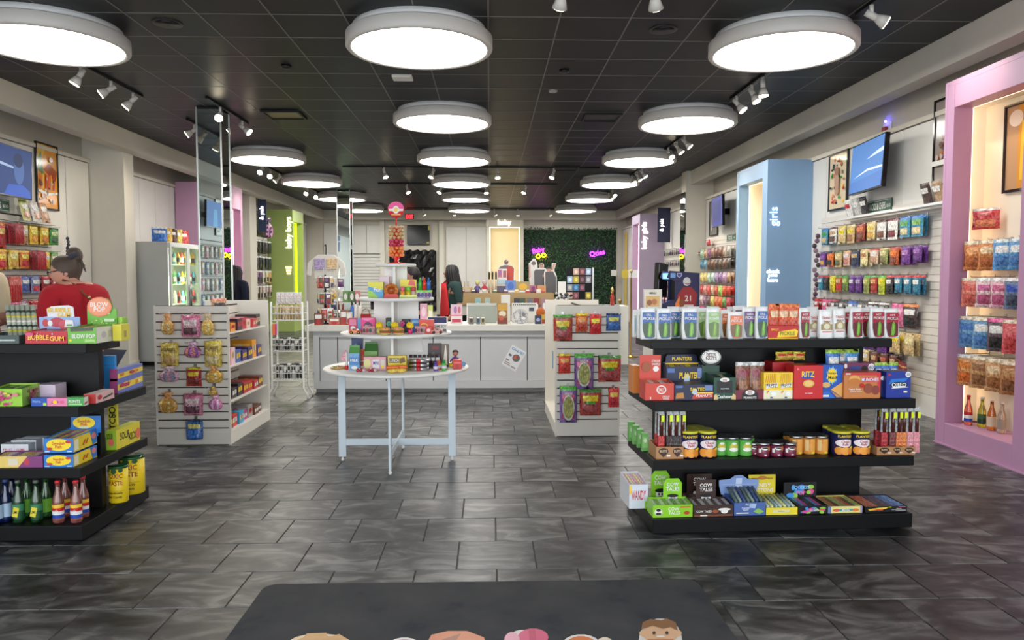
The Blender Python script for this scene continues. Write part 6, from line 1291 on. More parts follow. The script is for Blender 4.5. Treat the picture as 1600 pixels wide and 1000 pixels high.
for k, c in enumerate(((70,180,60),(230,60,40),(50,110,190))):
    mb = MB(); mb.lathe([(.014,.058),(.014,.11),(.009,.13),(.004,.15),(.001,.153)], M(c,'gloss'), 12, (-.032+.032*k,0,0)); mb.obj('pointed_tube', t)
# ---- lollipop tower
lp = thing('lollipop_tower', 'tall red lollipop tower with a round pink topped sign on the highest tier', 'lollipop stand', (TX+.005, TY, Z4+.0008))
RD = M((226, 50, 40), 'gloss')
mb = MB(); mb.lathe([(.07,0),(.07,.006),(.02,.012),(.012,.02),(.012,.29),(.001,.29)], RD, 20); mb.obj('base_pole', lp)
mb = MB(); mb.tube([(0,0,.29),(0,0,.36)], .006, RD, 8); mb.obj('sign_stem', lp)
sg = MB(); sg.tube([(0,-.004,.412),(0,.004,.412)], .062, M((226,60,70),'card'), 28); so = sg.obj('round_sign', lp)
art(so, 'sign_print', .124, .124, [('p',[(.5+.5*math.cos(a_*PI/12), .55+.45*math.sin(a_*PI/12)) for a_ in range(13)],(236,60,140)),('r',.06,.42,.94,.55,(246,226,214)),('e',.5,.5,.2,.24,WHITE),('e',.5,.5,.12,.14,(240,200,60))]+[('e',.25+.1*q,.2,.05,.05,(236,180,60)) for q in range(6)], (-.062,-.004,.35))
rc = [(232,130,60),(236,140,60),(236,150,70),(200,50,90),(206,60,100),(206,176,120),(200,170,110),(196,166,120),(206,170,130)]
for j in range(9):
    for k in range(9):
        a = 2*PI*(k+.5*(j%2))/9; rr = .048
        z = .066+.0264*j
        mb = MB(); mb.ball((rr*math.cos(a), rr*math.sin(a), z), .0128, M(rc[j],'gloss'), 10, 7)
        mb.tube([(.013*math.cos(a), .013*math.sin(a), z-.022 if j else .03), ((rr-.013)*math.cos(a), (rr-.013)*math.sin(a), z-.003)], .0022, M((236,70,60),'card'), 4, False)
        tag(mb.obj('lollipop', None, lp.location), '%s lollipop in the %s row up of the lollipop tower' % (cname(rc[j]), words(j)), 'lollipop', 'lollipops on the tower, %s row' % words(j))
# ---------------------------------------------------------------- service counter
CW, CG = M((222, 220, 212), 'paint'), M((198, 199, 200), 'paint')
ct = thing('service_counter', 'long white service counter with thick worktop and black panel joints', 'counter', (-2.17, 9.3, 0))
CL = 3.6
def cb(n, a, b, m, bev=0, par=None): mb = MB(); mb.box(a, b, m); return mb.obj(n, par or ct, bevel=bev)
cb('worktop', (-.09, -.06, .765), (CL, .72, .838), CW, .003)
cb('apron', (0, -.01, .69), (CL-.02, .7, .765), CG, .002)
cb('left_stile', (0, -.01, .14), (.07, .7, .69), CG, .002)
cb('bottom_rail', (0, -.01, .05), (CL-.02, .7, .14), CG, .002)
cb('toe_kick', (.02, .03, 0), (CL-.04, .68, .05), M((150,150,148),'paint'))
cb('joint_backing', (.07, .035, .14), (CL-.02, .06, .69), M((18,18,20),'black'))
xs = [.07] + [at(px, 560, 9.33).x+2.17 for px in (528, 603, 677, 751, 824)] + [CL-.02]
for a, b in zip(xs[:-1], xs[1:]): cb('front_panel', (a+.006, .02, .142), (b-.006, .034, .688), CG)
t = thing('counter_poster', 'tilted white flyer with blue heading taped to the counter front', 'poster', (at(803,560,9.31).x, 9.318, .42))
mb = MB(); mb.box((-.1,-.001,-.14),(.1,.0008,.14), M((226,228,232),'card')); po = mb.obj('paper', t); po.rotation_euler.y = .52
ar = art(t, 'print', .2, .28, [('t','CANDIES',.5,.86,.12,.85,(50,140,190)),('e',.62,.55,.24,.17,(120,90,90)),('e',.56,.57,.1,.08,(200,90,60)),('e',.7,.5,.08,.07,(70,120,90)),('r',.08,.1,.5,.14,(170,150,130)),('r',.08,.18,.45,.22,(170,150,130)),('r',.08,.28,.3,.34,(120,124,126)),('r',.6,.1,.9,.16,(170,160,150)),('r',.1,.5,.3,.6,(110,116,120))], (0,-.001,0))
for v in ar.data.vertices: v.co.x -= .1; v.co.z -= .14
ar.rotation_euler.y = .52
# clutter on the worktop
CZ = .838
K1, K2 = Flat(9.42), Flat(9.75)
K2.box('terminal_screen', 'pale grey green back of a wide screen standing on the counter', 'screen', 729, 776, 474, CZ, .03, (150,160,150), [('r',0,0,1,.9,(160,168,158)),('r',0,.88,1,1,(200,204,198)),('r',0,0,.04,1,(226,226,222))], dy=-.1)
for k, (a, b, c) in enumerate(((732,740,(120,110,100)),(744,750,(90,110,130)),(751,758,(160,150,110)))):
    K1.box('card_pack', 'small picture card pack leaning on the counter before the screen, %s from the left' % words(k), 'card pack', a, b, 495, CZ, .012, c, [('e',.5,.5,.3,.3,(60,56,56)),('r',.1,.8,.9,.95,WHITE)])
K1.box('doll_box', 'pale pink doll box with a dark lettered base on the counter', 'box', 704, 722, 476, CZ, .06, (222,190,206), [('r',0,0,1,.42,(226,214,214)),('r',.1,.08,.9,.26,(190,60,80)),('e',.4,.72,.14,.2,(170,120,170)),('e',.75,.72,.12,.18,(206,110,120)),('r',0,.42,1,.47,(190,60,80))], dy=.06)
K1.box('doll_box', 'narrow pink doll box behind the navy board on the counter', 'box', 656, 667, 475, CZ, .06, (214,160,180), [('e',.5,.6,.3,.25,(230,200,210)),('r',0,0,1,.2,(190,60,80))], dy=.16)
K1.box('lime_card', 'pale lime card standing beside the narrow pink doll box', 'card', 668, 676, 477, CZ, .01, (206,220,130), [('r',.2,.3,.8,.7,WHITE)], dy=.2)
K1.box('price_board', 'navy board with a white frame on the counter right of the table', 'sign', 667, 699, 495, CZ, .012, (226,222,214), [('r',.05,.1,.95,.92,(30,28,80))], dy=-.02)
K1.box('snack_box', 'brown and yellow snack bag box standing on the counter', 'box', 777, 793, 474, CZ, .05, (150,110,60), [('r',.05,.65,.95,.97,(206,160,60)),('e',.5,.5,.35,.14,(226,214,190)),('r',.05,.03,.95,.3,(120,50,40)),('e',.4,.3,.25,.12,(190,90,60))])
t = thing('octagonal_pack', 'silver grey octagonal toy pack standing on the counter', 'toy pack', K1.pos(813, CZ, .08))
mb = MB(); pl_ = [(.1*math.cos(PI/8+k*PI/4), .1+.1*math.sin(PI/8+k*PI/4)) for k in range(8)]; mb.prism([(p[0], p[1]-.0076) for p in pl_], -.02, .02, M((176,176,178),'film'), 'y'); mb.obj('pack', t)
art(t, 'print', .2, .2, [('r',.48,.2,.52,.8,(90,90,94)),('e',.3,.5,.14,.2,(206,206,206)),('e',.7,.6,.12,.12,(120,120,124)),('e',.7,.35,.12,.1,(226,226,226))], (-.1,-.0205,0))
K2.box('white_box', 'white box holding pens behind the snack box on the counter', 'box', 783, 797, 461, CZ, .06, (226,224,216), None)
K2.box('checkered_box', 'white box with a dotted rim behind the octagonal pack', 'box', 800, 838, 474, CZ, .1, (222,222,218), [('r',.04+.08*q,.9,.08+.08*q,.96,BLK) for q in range(12)][0:12]+[('r',.7,.6,.9,.78,(60,70,90))])
K1.box('candy_box', 'dark blue box on the counter beside the right end fixture', 'box', 836, 846, 493, CZ, .06, (50,56,84), [('e',.5,.5,.3,.2,(150,160,200))])
K1.box('candy_box', 'mustard box on the counter beside the right end fixture', 'box', 846, 856, 492, CZ, .06, (190,160,60), [('r',.1,.1,.9,.5,(160,60,60))], dy=.01)
t = thing('orange_pack', 'round orange and brown plush pack above the boxes on the counter', 'toy pack', K1.pos(845, CZ, .16))
mb = MB(); mb.ball((0,0,.14), .06, M((190,100,50),'cloth'), 14, 9, (1,.6,1)); mb.box((-.05,-.03,0),(.05,.03,.09), M((120,70,50),'card')); mb.obj('pack', t)
# left end of the counter: red bag, bottle, dark scanner, spinner with packs
t = thing('red_handbag', 'small dark red handbag standing on the counter left of the table', 'handbag', K2.pos(571, CZ, -.1))
mb = MB(); mb.prism([(-.07,0),(.07,0),(.062,.12),(-.062,.12)], -.025, .025, M((150,40,40),'gloss'), 'y'); mb.obj('bag_body', t, bevel=.006)
mb = MB(); mb.tube([(-.05,0,.12),(-.035,0,.17),(0,0,.185),(.035,0,.17),(.05,0,.12)], .005, M((130,30,34),'gloss'), 6); mb.obj('handle', t)
for k, (a, b, pt, c, l) in enumerate(((547,552,470,(60,110,190),'slim blue bottle on the counter left of the white ones'),(552,558,468,(226,224,220),'slim white bottle on the counter, left of two'),(558,564,470,(220,214,206),'slim white bottle on the counter, right of two'))):
    p = K2.pos((a+b)/2, CZ, -.05); h = at(a, pt, 9.7).z-CZ
    t = thing('slim_bottle', l, 'bottle', p); mb = MB(); mb.lathe([(.02,0),(.021,h*.7),(.01,h*.8)], M(c,'gloss'), 12); mb.obj('body', t); mb = MB(); mb.lathe([(.011,h*.8),(.011,h),(.001,h)], M((60,60,60),'card'), 10); mb.obj('cap', t)
t = thing('card_reader', 'black card reader and cable stand on the counter behind the table', 'card reader', K2.pos(586, CZ, .05))
mb = MB(); mb.box((-.06,-.05,0),(.06,.05,.02), M(BLK,'black')); mb.obj('base', t); mb = MB(); mb.tube([(0,0,.02),(0,0,.2)], .012, M(BLK,'black'), 8); mb.obj('post', t)
mb = MB(); mb.box((-.05,-.02,.18),(.05,.0,.32), M((26,26,28),'gloss'), Matrix.Rotation(.2,4,'X')); mb.obj('screen', t)
PACKC = [(150,60,60),(60,50,50),(200,190,180),(90,110,60),(110,70,120),(220,180,80),(190,70,60),(226,220,214),(60,70,110),(206,120,130)]
sp = thing('spinner_rack', 'black counter spinner rack crowded with small toys and packs', 'spinner rack', K1.pos(508, CZ, .12))
mb = MB(); mb.lathe([(.11,0),(.11,.012),(.015,.02),(.012,.62),(.001,.62)], M(BLK,'black'), 16); mb.obj('pole', sp)
px_, py_, pz_ = sp.location
q = 0
for j in range(5):
    for k in range(8):
        a = 2*PI*k/8+.3*j; x, y = .09*math.cos(a), .09*math.sin(a); z = .2+.1*j
        if j in (0, 2, 4): mb = MB(); mb.tube([(0,0,z),(x,y,z)], .002, M((150,150,150),'metal'), 4); mb.obj('hook', sp)
        if j in (0, 2, 4): bag('toy_pack', bc(PACKC[q%10], WHITE, PACKC[(q+3)%10], PACKC[(q+6)%10]), (px_+x, py_+y, pz_+z), a+PI/2, .07, .15, .035, '%s pack on the spinner rack, %s ring, %s around' % (cname(PACKC[q%10]), ('lowest','','middle','','highest')[j], words(k)), 'toy pack', 'packs on the counter spinner'); q += 1
for k, (a, b, pt, c) in enumerate(((490,503,490,(120,60,50)),(513,530,497,(190,110,90)),(531,541,485,(160,80,70)),(540,548,488,(200,190,180)))):
    K1.box('candy_box', 'small boxed candy at the foot of the spinner rack, %s from the left' % words(k), 'box', a, b, pt, CZ, .08, c, [('r',.1,.55,.9,.9,WHITE),('e',.5,.3,.3,.2,(180,60,60)),('r',0,0,1,.1,(190,70,50))], dy=-.1)
# hanging garment display above
t = thing('baby_sweater', 'white baby sweater hanging on a rail with two printed packs in front', 'garment', (at(510,434,11.2).x, 11.2, 0))
zt = at(510,398,11.2).z; WT = M((222,218,208),'cloth')
mb = MB(); mb.tube([(0,0,0),(0,0,zt+.14)], .012, M((170,170,170),'metal'), 8); mb.lathe([(.22,0),(.22,.02),(.02,.03)], M((170,170,170),'metal'), 18); mb.obj('stand', t)
mb = MB(); mb.prism([(-.12,zt),(.12,zt),(.27,zt-.12),(.29,zt-.3),(.22,zt-.32),(.19,zt-.16),(.17,zt-.36),(-.17,zt-.36),(-.19,zt-.16),(-.22,zt-.32),(-.29,zt-.3),(-.27,zt-.12)], -.03, .03, WT, 'y'); mb.obj('sweater', t, bevel=.01)
for k, (x, c) in enumerate(((-.09,(170,150,190)),(.09,(214,180,130)))):
    mb = MB(); mb.prism([(x-.075,zt-.06),(x+.075,zt-.06),(x+.07,zt-.22),(x-.07,zt-.22)], -.05, -.033, M(c,'film'), 'y'); mb.obj('print_pack', t, bevel=.004)
t = thing('grid_panel', 'white wire grid panel with small accessory packs under the sweater', 'display rack', (at(522,434,10.7).x, 10.7, 0))
mb = MB()
for k in range(7): mb.tube([(-.15+.05*k,0,.02),(-.15+.05*k,0,1.55)], .004, M((214,214,210),'paint'), 4)
for k in range(16): mb.tube([(-.15,0,.05+.1*k),(.15,0,.05+.1*k)], .004, M((214,214,210),'paint'), 4)
mb.box((-.16,-.12,0),(.16,.12,.02), M((214,214,210),'paint')); mb.obj('grid', t)
for j in range(4):
    for k in range(3):
        c = PACKC[(j*3+k*2)%10]; bag('accessory_pack', bc(c, WHITE, (200,190,180), c), (t.location.x-.1+.1*k, 10.66, 1.42-.16*j), 0, .085, .13, .03, '%s accessory pack on the wire grid, %s row, %s from the left' % (cname(c), words(j), words(k)), 'pack', 'packs on the wire grid panel')
# dotted packs rack left of the table (green leaf basket behind)
for k, px in enumerate((535, 545, 553)):
    K2.box('seasonal_pack', 'small %s pack in the raised row left of the Fun box' % ('green','leafy green','red and white')[k], 'pack', px, px+9, 455, 1.1, .05, ((110,150,80),(90,130,70),(200,120,120))[k], [('e',.5,.5,.3,.3,WHITE)], dy=.1)
t = thing('acrylic_riser', 'clear acrylic riser carrying green packs on the counter', 'riser', (at(547,434,9.85).x, 9.87, CZ))
mb = MB(); mb.box((-.14,-.06,.25),(.14,.06,.2615), M((226,232,232),'gloss')); mb.obj('shelf', t)
for x in (-.13,.13): mb = MB(); mb.box((x-.004,-.05,0),(x+.004,.05,.25), M((226,232,232),'gloss')); mb.obj('upright', t)
# ---------------------------------------------------------------- wire basket stand left of the counter
ws = thing('basket_stand', 'white wire basket stand with filled tiers left of the counter', 'display rack', (at(452,434,8.95).x, 8.95, 0))
WM = M((222,222,218),'paint')
for x in (-.185,.175):
    for y in (-.12,.12):
        s = -1 if x < 0 else 1
        mb = MB(); mb.tube([(x+s*.05,y,0),(x+s*.045,y,.05),(x,y,.13),(x,y,1.14)], .012, WM, 8); mb.obj('post', ws)
STK = [(.92,.16,[(200,170,120),(180,150,100),(214,190,150)]), (.56,.14,[(30,30,32),(220,216,210),(40,38,40)]), (.22,.17,[(26,26,28),(222,218,214),(36,34,36)])]
for j, (z, h, cs) in enumerate(STK):
    mb = MB()
    for zz in (z, z+h*.5, z+h):
        mb.tube([(-.18,-.13,zz),(.17,-.13,zz),(.17,.13,zz),(-.18,.13,zz),(-.18,-.13,zz)], .005, WM, 5)
    for k in range(11):
        x = -.175+.034*k; mb.tube([(x,-.13,z+h),(x,-.13,z),(x,.13,z),(x,.13,z+h)], .003, WM, 4)
    mb.obj('basket', ws)
    for k in range(7):
        c = cs[k%3]; bag('soft_toy_pack', bc(c, cs[(k+1)%3], cs[(k+2)%3], c, WHITE), (ws.location.x-.145+.046*k, 8.95+R.uniform(-.05,.0), z+h*1.12), R.uniform(-.15,.15), .05, h*1.05, .06, '%s pack in the %s basket of the wire stand, %s from the left' % (cname(c), ('top','middle','lowest')[j], words(k)), 'pack', 'packs in the wire basket stand')
mb = MB(); mb.prism([(0,.0),(.03,.0),(.03,.13),(0,.13)], -.003, .003, M((236,120,40),'card'), 'y'); mb.prism([(.03,0),(.05,0),(.05,.13),(.03,.13)], -.003, .003, M((200,50,130),'card'), 'y'); mb.box((.0,-.003,.13),(.05,.003,.135), WM)
tag(mb.obj('hang_tag', None, (ws.location.x-.165, 8.8, .755)), 'orange and pink tag hanging on the wire basket stand', 'tag')
for k in range(6):
    bag('hair_pack', bc((222,214,210),WHITE,(226,200,204),(200,190,190)), (ws.location.x-.14+.05*k, 8.98, 1.25), 0, .05, .14, .02, 'pale pack standing on top of the wire basket stand, %s from the left' % words(k), 'pack', 'pale packs on the wire basket stand', 'flat')

# ---------------------------------------------------------------- back display behind the counter
BY = 11.6
bk = thing('back_display', 'tan wooden display shelf behind the counter carrying rows of toys', 'display shelf', (at(716,434,BY).x, BY, 0))
bw = at(866,434,BY).x - bk.location.x
TAN = M((176,146,98),'card')
mb = MB(); mb.box((0,.02,0),(bw,.5,1.0), M((206,200,188),'paint')); mb.obj('cabinet', bk)
mb = MB(); mb.box((0,0,1.0),(bw,.5,1.185), TAN); mb.obj('wood_fascia', bk, bevel=.002)
BZ = 1.185; KB = Flat(BY+.08)
def toyfig(label, px, c1, c2, hr, dy=0, h=.2):
    t = thing('toy_figure', label, 'toy', KB.pos(px, BZ, dy))
    mb = MB(); mb.lathe([(.03,0),(.034,.05),(.03,.1),(.014,.12)], M(c1,'card'), 12); mb.obj('dress', t)
    mb = MB(); mb.ball((0,0,.15), .032, M((226,180,150),'skin'), 12, 8); mb.obj('head', t)
    mb = MB(); mb.ball((0,.004,.163), .035, M(hr,'hair'), 12, 8, (1.1,1,.9)); mb.obj('hair', t)
    mb = MB(); mb.tube([(-.03,0,.1),(-.05,-.01,.05)], .008, M(c2,'card'), 6); mb.tube([(.03,0,.1),(.05,-.01,.05)], .008, M(c2,'card'), 6); mb.obj('arms', t)
toyfig('toy figure with lime hair on the tan shelf', 746, (110,90,150), (60,60,80), (190,210,110))
toyfig('toy figure with pale hair and red dress on the tan shelf', 757, (190,50,70), (190,50,70), (200,170,190))
for k, px in enumerate((764.5, 769.5, 775)):
    t = thing('slim_sprayer', 'tall slim bottle with long black top on the tan shelf, %s from the left' % words(k), 'bottle', KB.pos(px, BZ, .05))
    mb = MB(); mb.lathe([(.018,0),(.018,.2),(.012,.21)], M((206,196,180),'gloss'), 12); mb.obj('body', t); mb = MB(); mb.lathe([(.013,.21),(.015,.3),(.011,.33),(.001,.33)], M(BLK,'card'), 10); mb.obj('top', t)
KB.box('picture_card', 'white card with two pink pictures standing on the tan shelf', 'card', 777, 792, 420, BZ+.1, .012, (226,222,220), [('r',.06,.5,.5,.95,(200,120,120)),('r',.6,.5,.95,.9,(170,100,100)),('e',.28,.75,.15,.15,(160,110,170)),('r',.05,.1,.9,.4,(190,210,210))], dy=.14)
KB.box('candy_box', 'brown box under the white picture card on the tan shelf', 'box', 777, 790, 447, BZ, .09, (120,70,60), [('r',.1,.2,.9,.8,(90,100,130))], dy=.1)
for k, (a, b, pt, c, l) in enumerate(((718,739,449,(206,170,110),'row of pale tan boxes at the left of the tan shelf'),(790,806,438,(110,140,200),'light blue toy box on the tan shelf'),(806,828,440,(170,150,110),'toy box with a yellow face print on the tan shelf'),(828,838,446,(190,100,130),'pink toy box on the tan shelf right of the yellow print'),(840,853,446,(206,150,90),'plain tan box at the right of the tan shelf'))):
    KB.box('toy_box', l, 'box', a, b, pt, BZ, .12, c, [('e',.5,.55,.3,.3,((200,190,170),(70,110,190),(226,180,60),(120,60,110),(200,140,90))[k]),('r',.05,.05,.95,.2,((110,110,150),WHITE,WHITE,(60,50,60),(200,60,100))[k])], dy=.02)
for k in range(8):
    px = 719+17*k; c = PACKC[k]
    if abs(px-755) > 50 or True: KB.box('small_pack', 'small %s pack in the front row of the tan shelf, %s from the left' % (cname(c), words(k)), 'pack', px, px+7, 452, BZ, .02, c, [('r',.1,.5,.9,.9,WHITE)], dy=-.05)
# game packs on a lower row in front of the shelf
t = thing('low_shelf', 'low clear shelf of small packs under the tan shelf', 'shelf', (at(790,434,11.4).x, 11.4, 0))
mb = MB(); mb.box((-.5,-.1,0),(.66,.1,.84), M((200,196,186),'paint')); mb.obj('base', t)
for k, (px, c) in enumerate(((742,(150,190,190)),(757,(170,190,180)),(803,(60,60,70)),(812,(70,90,70)),(824,(110,110,120)),(834,(140,50,60)),(846,(170,130,140)))):
    Flat(11.36).box('small_pack', '%s pack on the low shelf under the tan fascia, %s from the left' % (cname(c), words(k)), 'pack', px, px+9, 466, .84, .05, c, [('e',.5,.5,.3,.25,WHITE)])
# cardboard cutouts of people
def standee(label, px, pyt, y, wpx, parts, zb=1.188):
    t = thing('cardboard_cutout', label, 'cardboard cutout', (at(px,434,y).x, y, zb))
    w = wpx*y/F; h = at(px,pyt,y).z - zb
    out = parts[0]
    mb = MB(); mb.prism([((p[0]-.5)*w, p[1]*h) for p in out], -.004, .004, M((226,224,220),'card'), 'y'); mb.obj('card', t)
    art(t, 'print', w, h, parts[1], (-w/2,-.004,0))
    mb = MB(); mb.prism([(.004,0),(.1,0),(.004,.2)], -.004, .004, M(KRA,'card'), 'x'); mb.obj('easel_foot', t)
man = [(.05,0),(.95,0),(1,.72),(.9,.8),(.62,.84),(.66,.9),(.64,.97),(.5,1),(.36,.97),(.34,.9),(.38,.84),(.1,.8),(0,.72)]
standee('cardboard cutout of a bald man in a red and grey top at the back', 791, 405, 11.9, 26, (man, [('p',[(.08,0),(.92,0),(.96,.72),(.86,.78),(.6,.82),(.4,.82),(.14,.78),(.04,.72)],(110,100,100)),('p',[(.5,.3),(.92,.3),(.94,.7),(.84,.77),(.6,.8),(.52,.74)],(200,70,50)),('e',.5,.91,.13,.075,(130,90,80)),('e',.54,.95,.05,.02,(226,210,200))]))
standee('cardboard cutout of a person in white cap raising an arm, left of three', 833, 404, 11.98, 14, ([(.1,0),(.9,0),(1,.8),(.9,.9),(.75,1),(.5,1),(.25,.92),(0,.85)], [('p',[(.15,0),(.85,0),(.9,.7),(.1,.7)],(226,224,220)),('e',.55,.86,.26,.06,(120,100,96)),('p',[(0,.4),(.22,.45),(.2,.82),(.04,.8)],(206,160,140))]))
standee('cardboard cutout of a man in dark grey shirt, middle of three', 846, 411, 11.94, 26, (man, [('p',[(.08,0),(.92,0),(.96,.7),(.84,.78),(.14,.78),(.04,.7)],(92,90,92)),('e',.5,.9,.14,.07,(190,140,120)),('e',.5,.955,.13,.03,(150,120,110)),('p',[(.6,.5),(.95,.75),(.85,.78),(.55,.58)],(200,150,130))]))
standee('cardboard cutout of a person in charcoal jacket, right of three', 860, 411, 11.9, 20, ([(.05,0),(1,0),(1,.55),(.8,.75),(.95,1),(.6,1),(.6,.78),(.2,.85),(0,.7)], [('p',[(.1,0),(.95,0),(.95,.5),(.7,.72),(.1,.7)],(88,86,88)),('e',.35,.82,.22,.05,(60,48,46)),('e',.4,.76,.2,.05,(196,146,126)),('p',[(.7,.74),(.9,.98),(.72,.98),(.6,.78)],(206,160,140))]))
# black card rack at right behind the counter
rk = thing('card_rack', 'black rack of small picture cards behind the right end fixture', 'display rack', (at(905,434,11.8).x, 11.8, 0))
zt = at(905,418,11.8).z
mb = MB(); mb.box((-.2,0,0),(.2,.02,zt), M(BLK,'black')); mb.box((.2,-.04,0),(.225,.06,zt), M((180,180,180),'metal')); mb.box((-.2,-.1,0),(.22,.15,.03), M(BLK,'black')); mb.obj('board', rk)
for j in range(4):
    for k in range(4):
        c = [(110,60,80),(206,170,150),(130,70,80),(170,190,220),(190,170,60),(90,50,60),(150,150,156),(60,120,170)][(j*3+k)%8]
        if (j, k) in ((0,0),(2,3),(3,2)): continue
        mb = MB(); mb.box((-.19+.097*k,-.008,zt-.115-.125*j),(-.105+.097*k,0,zt-.012-.125*j), M(c,'card')); cc = mb.obj('picture_card', rk)
        art(cc, 'print', .085, .1, [('e',.5,.5,.3,.3,tuple(min(255,q+50) for q in c))], (-.19+.097*k,-.008,zt-.115-.125*j))
mb = MB(); mb.box((-.06,-.01,0),(.06,.0,.3), M(WHITE,'card')); wc = mb.obj('framed_card', None, (at(878,434,11.53).x, 11.53, 1.061)); tag(wc, 'small white framed card left of the black card rack', 'sign')
t = thing('accessory_stand', 'low stand of dark jewellery packs on the ledge left of the card rack', 'display rack', (at(878,434,11.4).x, 11.4, 0))
mb = MB(); mb.box((-.14,-.06,0),(.2,.14,1.06), M((216,206,180),'paint')); mb.obj('plinth', t)
mb = MB()
for k in range(26): mb.ball((R.uniform(-.12,.16), R.uniform(-.05,.05), 1.07+R.uniform(.0,.13)), .02, M([(30,30,32),(200,200,200),(70,70,74)][k%3],'gloss'), 6, 4)
o = mb.obj('jewellery', t); o['kind'] = 'stuff'
# right ledge of counter block and gold posts
sbox2 = thing('white_plinth', 'white low plinth behind the right end fixture', 'plinth', (at(930,434,12.2).x, 12.2, 0))
mb = MB(); mb.box((-.62,0,0),(.55,.6,.96), CW); mb.obj('plinth_body', sbox2, bevel=.003)
t = thing('red_bottle', 'red bottle with gold top standing on the white plinth', 'bottle', (at(957,434,12.4).x, 12.4, .961)); mb = MB(); mb.lathe([(.035,0),(.035,.14),(.015,.2)], M((170,50,40),'gloss'), 12); mb.obj('body', t); mb = MB(); mb.lathe([(.016,.2),(.03,.24),(.012,.3),(.001,.31)], M((206,180,120),'metal'), 12); mb.obj('top', t)
GM = M((200,160,90),'metal')
for k, (px, y, l) in enumerate(((969,13.2,'short gold post right of the white plinth'),(986,13.4,'tall gold post holding a white sign by the right wall'))):
    t = thing('gold_post', l, 'post', (at(px,434,y).x, y, 0))
    hh = .98 if k == 0 else 1.5
    mb = MB(); mb.lathe([(.15,0),(.15,.012),(.02,.03),(.016,.04),(.016,hh),(.03,hh+.02),(.03,hh+.05),(.001,hh+.07)], GM, 16); mb.obj('pole', t)
    if k: 
        mb = MB(); mb.box((-.05,-.015,1.42),(.12,-.01,1.56), M(WHITE,'card')); mb.obj('sign_plate', t)
        mb = MB(); mb.box((-.17,-.014,1.42),(-.055,-.01,1.56), M((206,180,50),'card')); mb.obj('yellow_plate', t)
# ---------------------------------------------------------------- back wall features
YW = 25.495; S = YW/F
def bx_(px): return at(px, 434, YW).x
def bz_(py): return at(765, py, YW).z
def back_panel(n, label, px0, px1, pyt, z0=0, m=WH, d=.03, cat='panel'):
    mb = MB(); mb.box((0,-d,z0),(bx_(px1)-bx_(px0),0,bz_(pyt)), m); return mb
gd = thing('louvred_door', 'white louvred back door with two upper panels left of the black screen', 'door', (bx_(552), YW, 0))
wgd = bx_(595)-bx_(552); zp = bz_(397); ztop = bz_(353)
mb = MB(); mb.box((0,-.02,0),(wgd,0,ztop), M((150,148,142),'matte')); mb.obj('backing', gd)
for k in range(2): mb = MB(); mb.box((.01+k*wgd/2,-.05,zp+.02),(k*wgd/2+wgd/2-.01,-.02,ztop), WH); mb.obj('upper_panel', gd)
for k in range(int(zp/.105)): mb = MB(); mb.box((0,-.05,.105*k),(wgd,-.02,.105*k+.09), WH); mb.obj('slat', gd)
for px0, px1 in ((595,602),(687,694)):
    mb = MB(); mb.box((0,-.12,0),(bx_(px1)-bx_(px0),0,3.33), M((226,222,210),'wall')); struct(mb.obj('pilaster', None, (bx_(px0), YW, 0)))
dd = thing('double_door', 'tall white double door on the back wall left of the baby alcove', 'door', (bx_(697), YW, 0))
wd = (bx_(760)-bx_(697))/2
for k in range(2): mb = MB(); mb.box((k*wd+.006,-.04,.02),(k*wd+wd-.006,0,bz_(355)), WH); d_ = mb.obj('door_leaf', dd, bevel=.006); mb = MB(); mb.tube([(wd+(-.06 if k == 0 else .06),-.06,1.0),(wd+(-.06 if k == 0 else .06),-.06,1.3)], .012, GM, 6); mb.obj('handle', d_)
dl = thing('back_door', 'plain white door with black knob at the far left of the back wall', 'door', (bx_(507), YW, 0))
mb = MB(); mb.box((0,-.04,.02),(bx_(545)-bx_(507),0,bz_(350)), WH); d_ = mb.obj('door_leaf', dl, bevel=.006); mb = MB(); mb.ball((.06,-.07,bz_(384)), .035, M(BLK,'metal'), 10, 6); mb.obj('knob', d_)
t = thing('black_screen', 'black wall screen mounted on the back wall beside the lollipop tower', 'television', (bx_(637), YW, bz_(383)))
mb = MB(); mb.box((0,-.08,0),(bx_(672)-bx_(637),-.02,bz_(352)-bz_(383)), M((14,14,15),'gloss')); mb.obj('housing', t, bevel=.01)
mb = MB(); mb.box((bx_(672)-bx_(637)-.1,-.083,.05),(bx_(672)-bx_(637)-.02,-.081,.1), M((206,190,60),'card')); mb.box((bx_(672)-bx_(637)-.05,-.083,.5),(bx_(672)-bx_(637)-.0,-.081,.64), M((206,190,60),'card')); mb.obj('yellow_tape', t)
t = thing('black_plastic_sheet', 'shiny black plastic sheet covering a framed opening on the back wall', 'plastic sheet', (bx_(609), YW-.02, .3))
wp = bx_(682)-bx_(609); hp = bz_(391)-.3; vs = []; fs = []
for j in range(15):
    for i in range(19): vs.append((wp*i/18, -.02-.07*abs(math.sin(i*1.7+j*.6)*math.sin(j*.9+i*.4)), hp*j/14 - (.03*math.sin(i*2.2) if j == 14 else 0)))
for j in range(14):
    for i in range(18): a = j*19+i; fs.append((a,a+1,a+20,a+19))
mb = MB(); mb.add(vs, fs, M((22,22,24),'gloss'), False); mb.obj('sheet', t)
t = thing('exit_sign', 'small red glowing EXIT sign at the top of the back wall', 'sign', (bx_(644), 24.84, at(644,343,24.84).z))
mb = MB(); mb.box((-.14,-.03,0),(.14,0,.18), M((120,20,24),'card')); mb.obj('box', t)
art(t, 'lettering', .28, .18, [('t','EXIT',.5,.5,.7,.85,E((255,40,50), 2.5, 'exit_letters'))], (-.14,-.03,0))
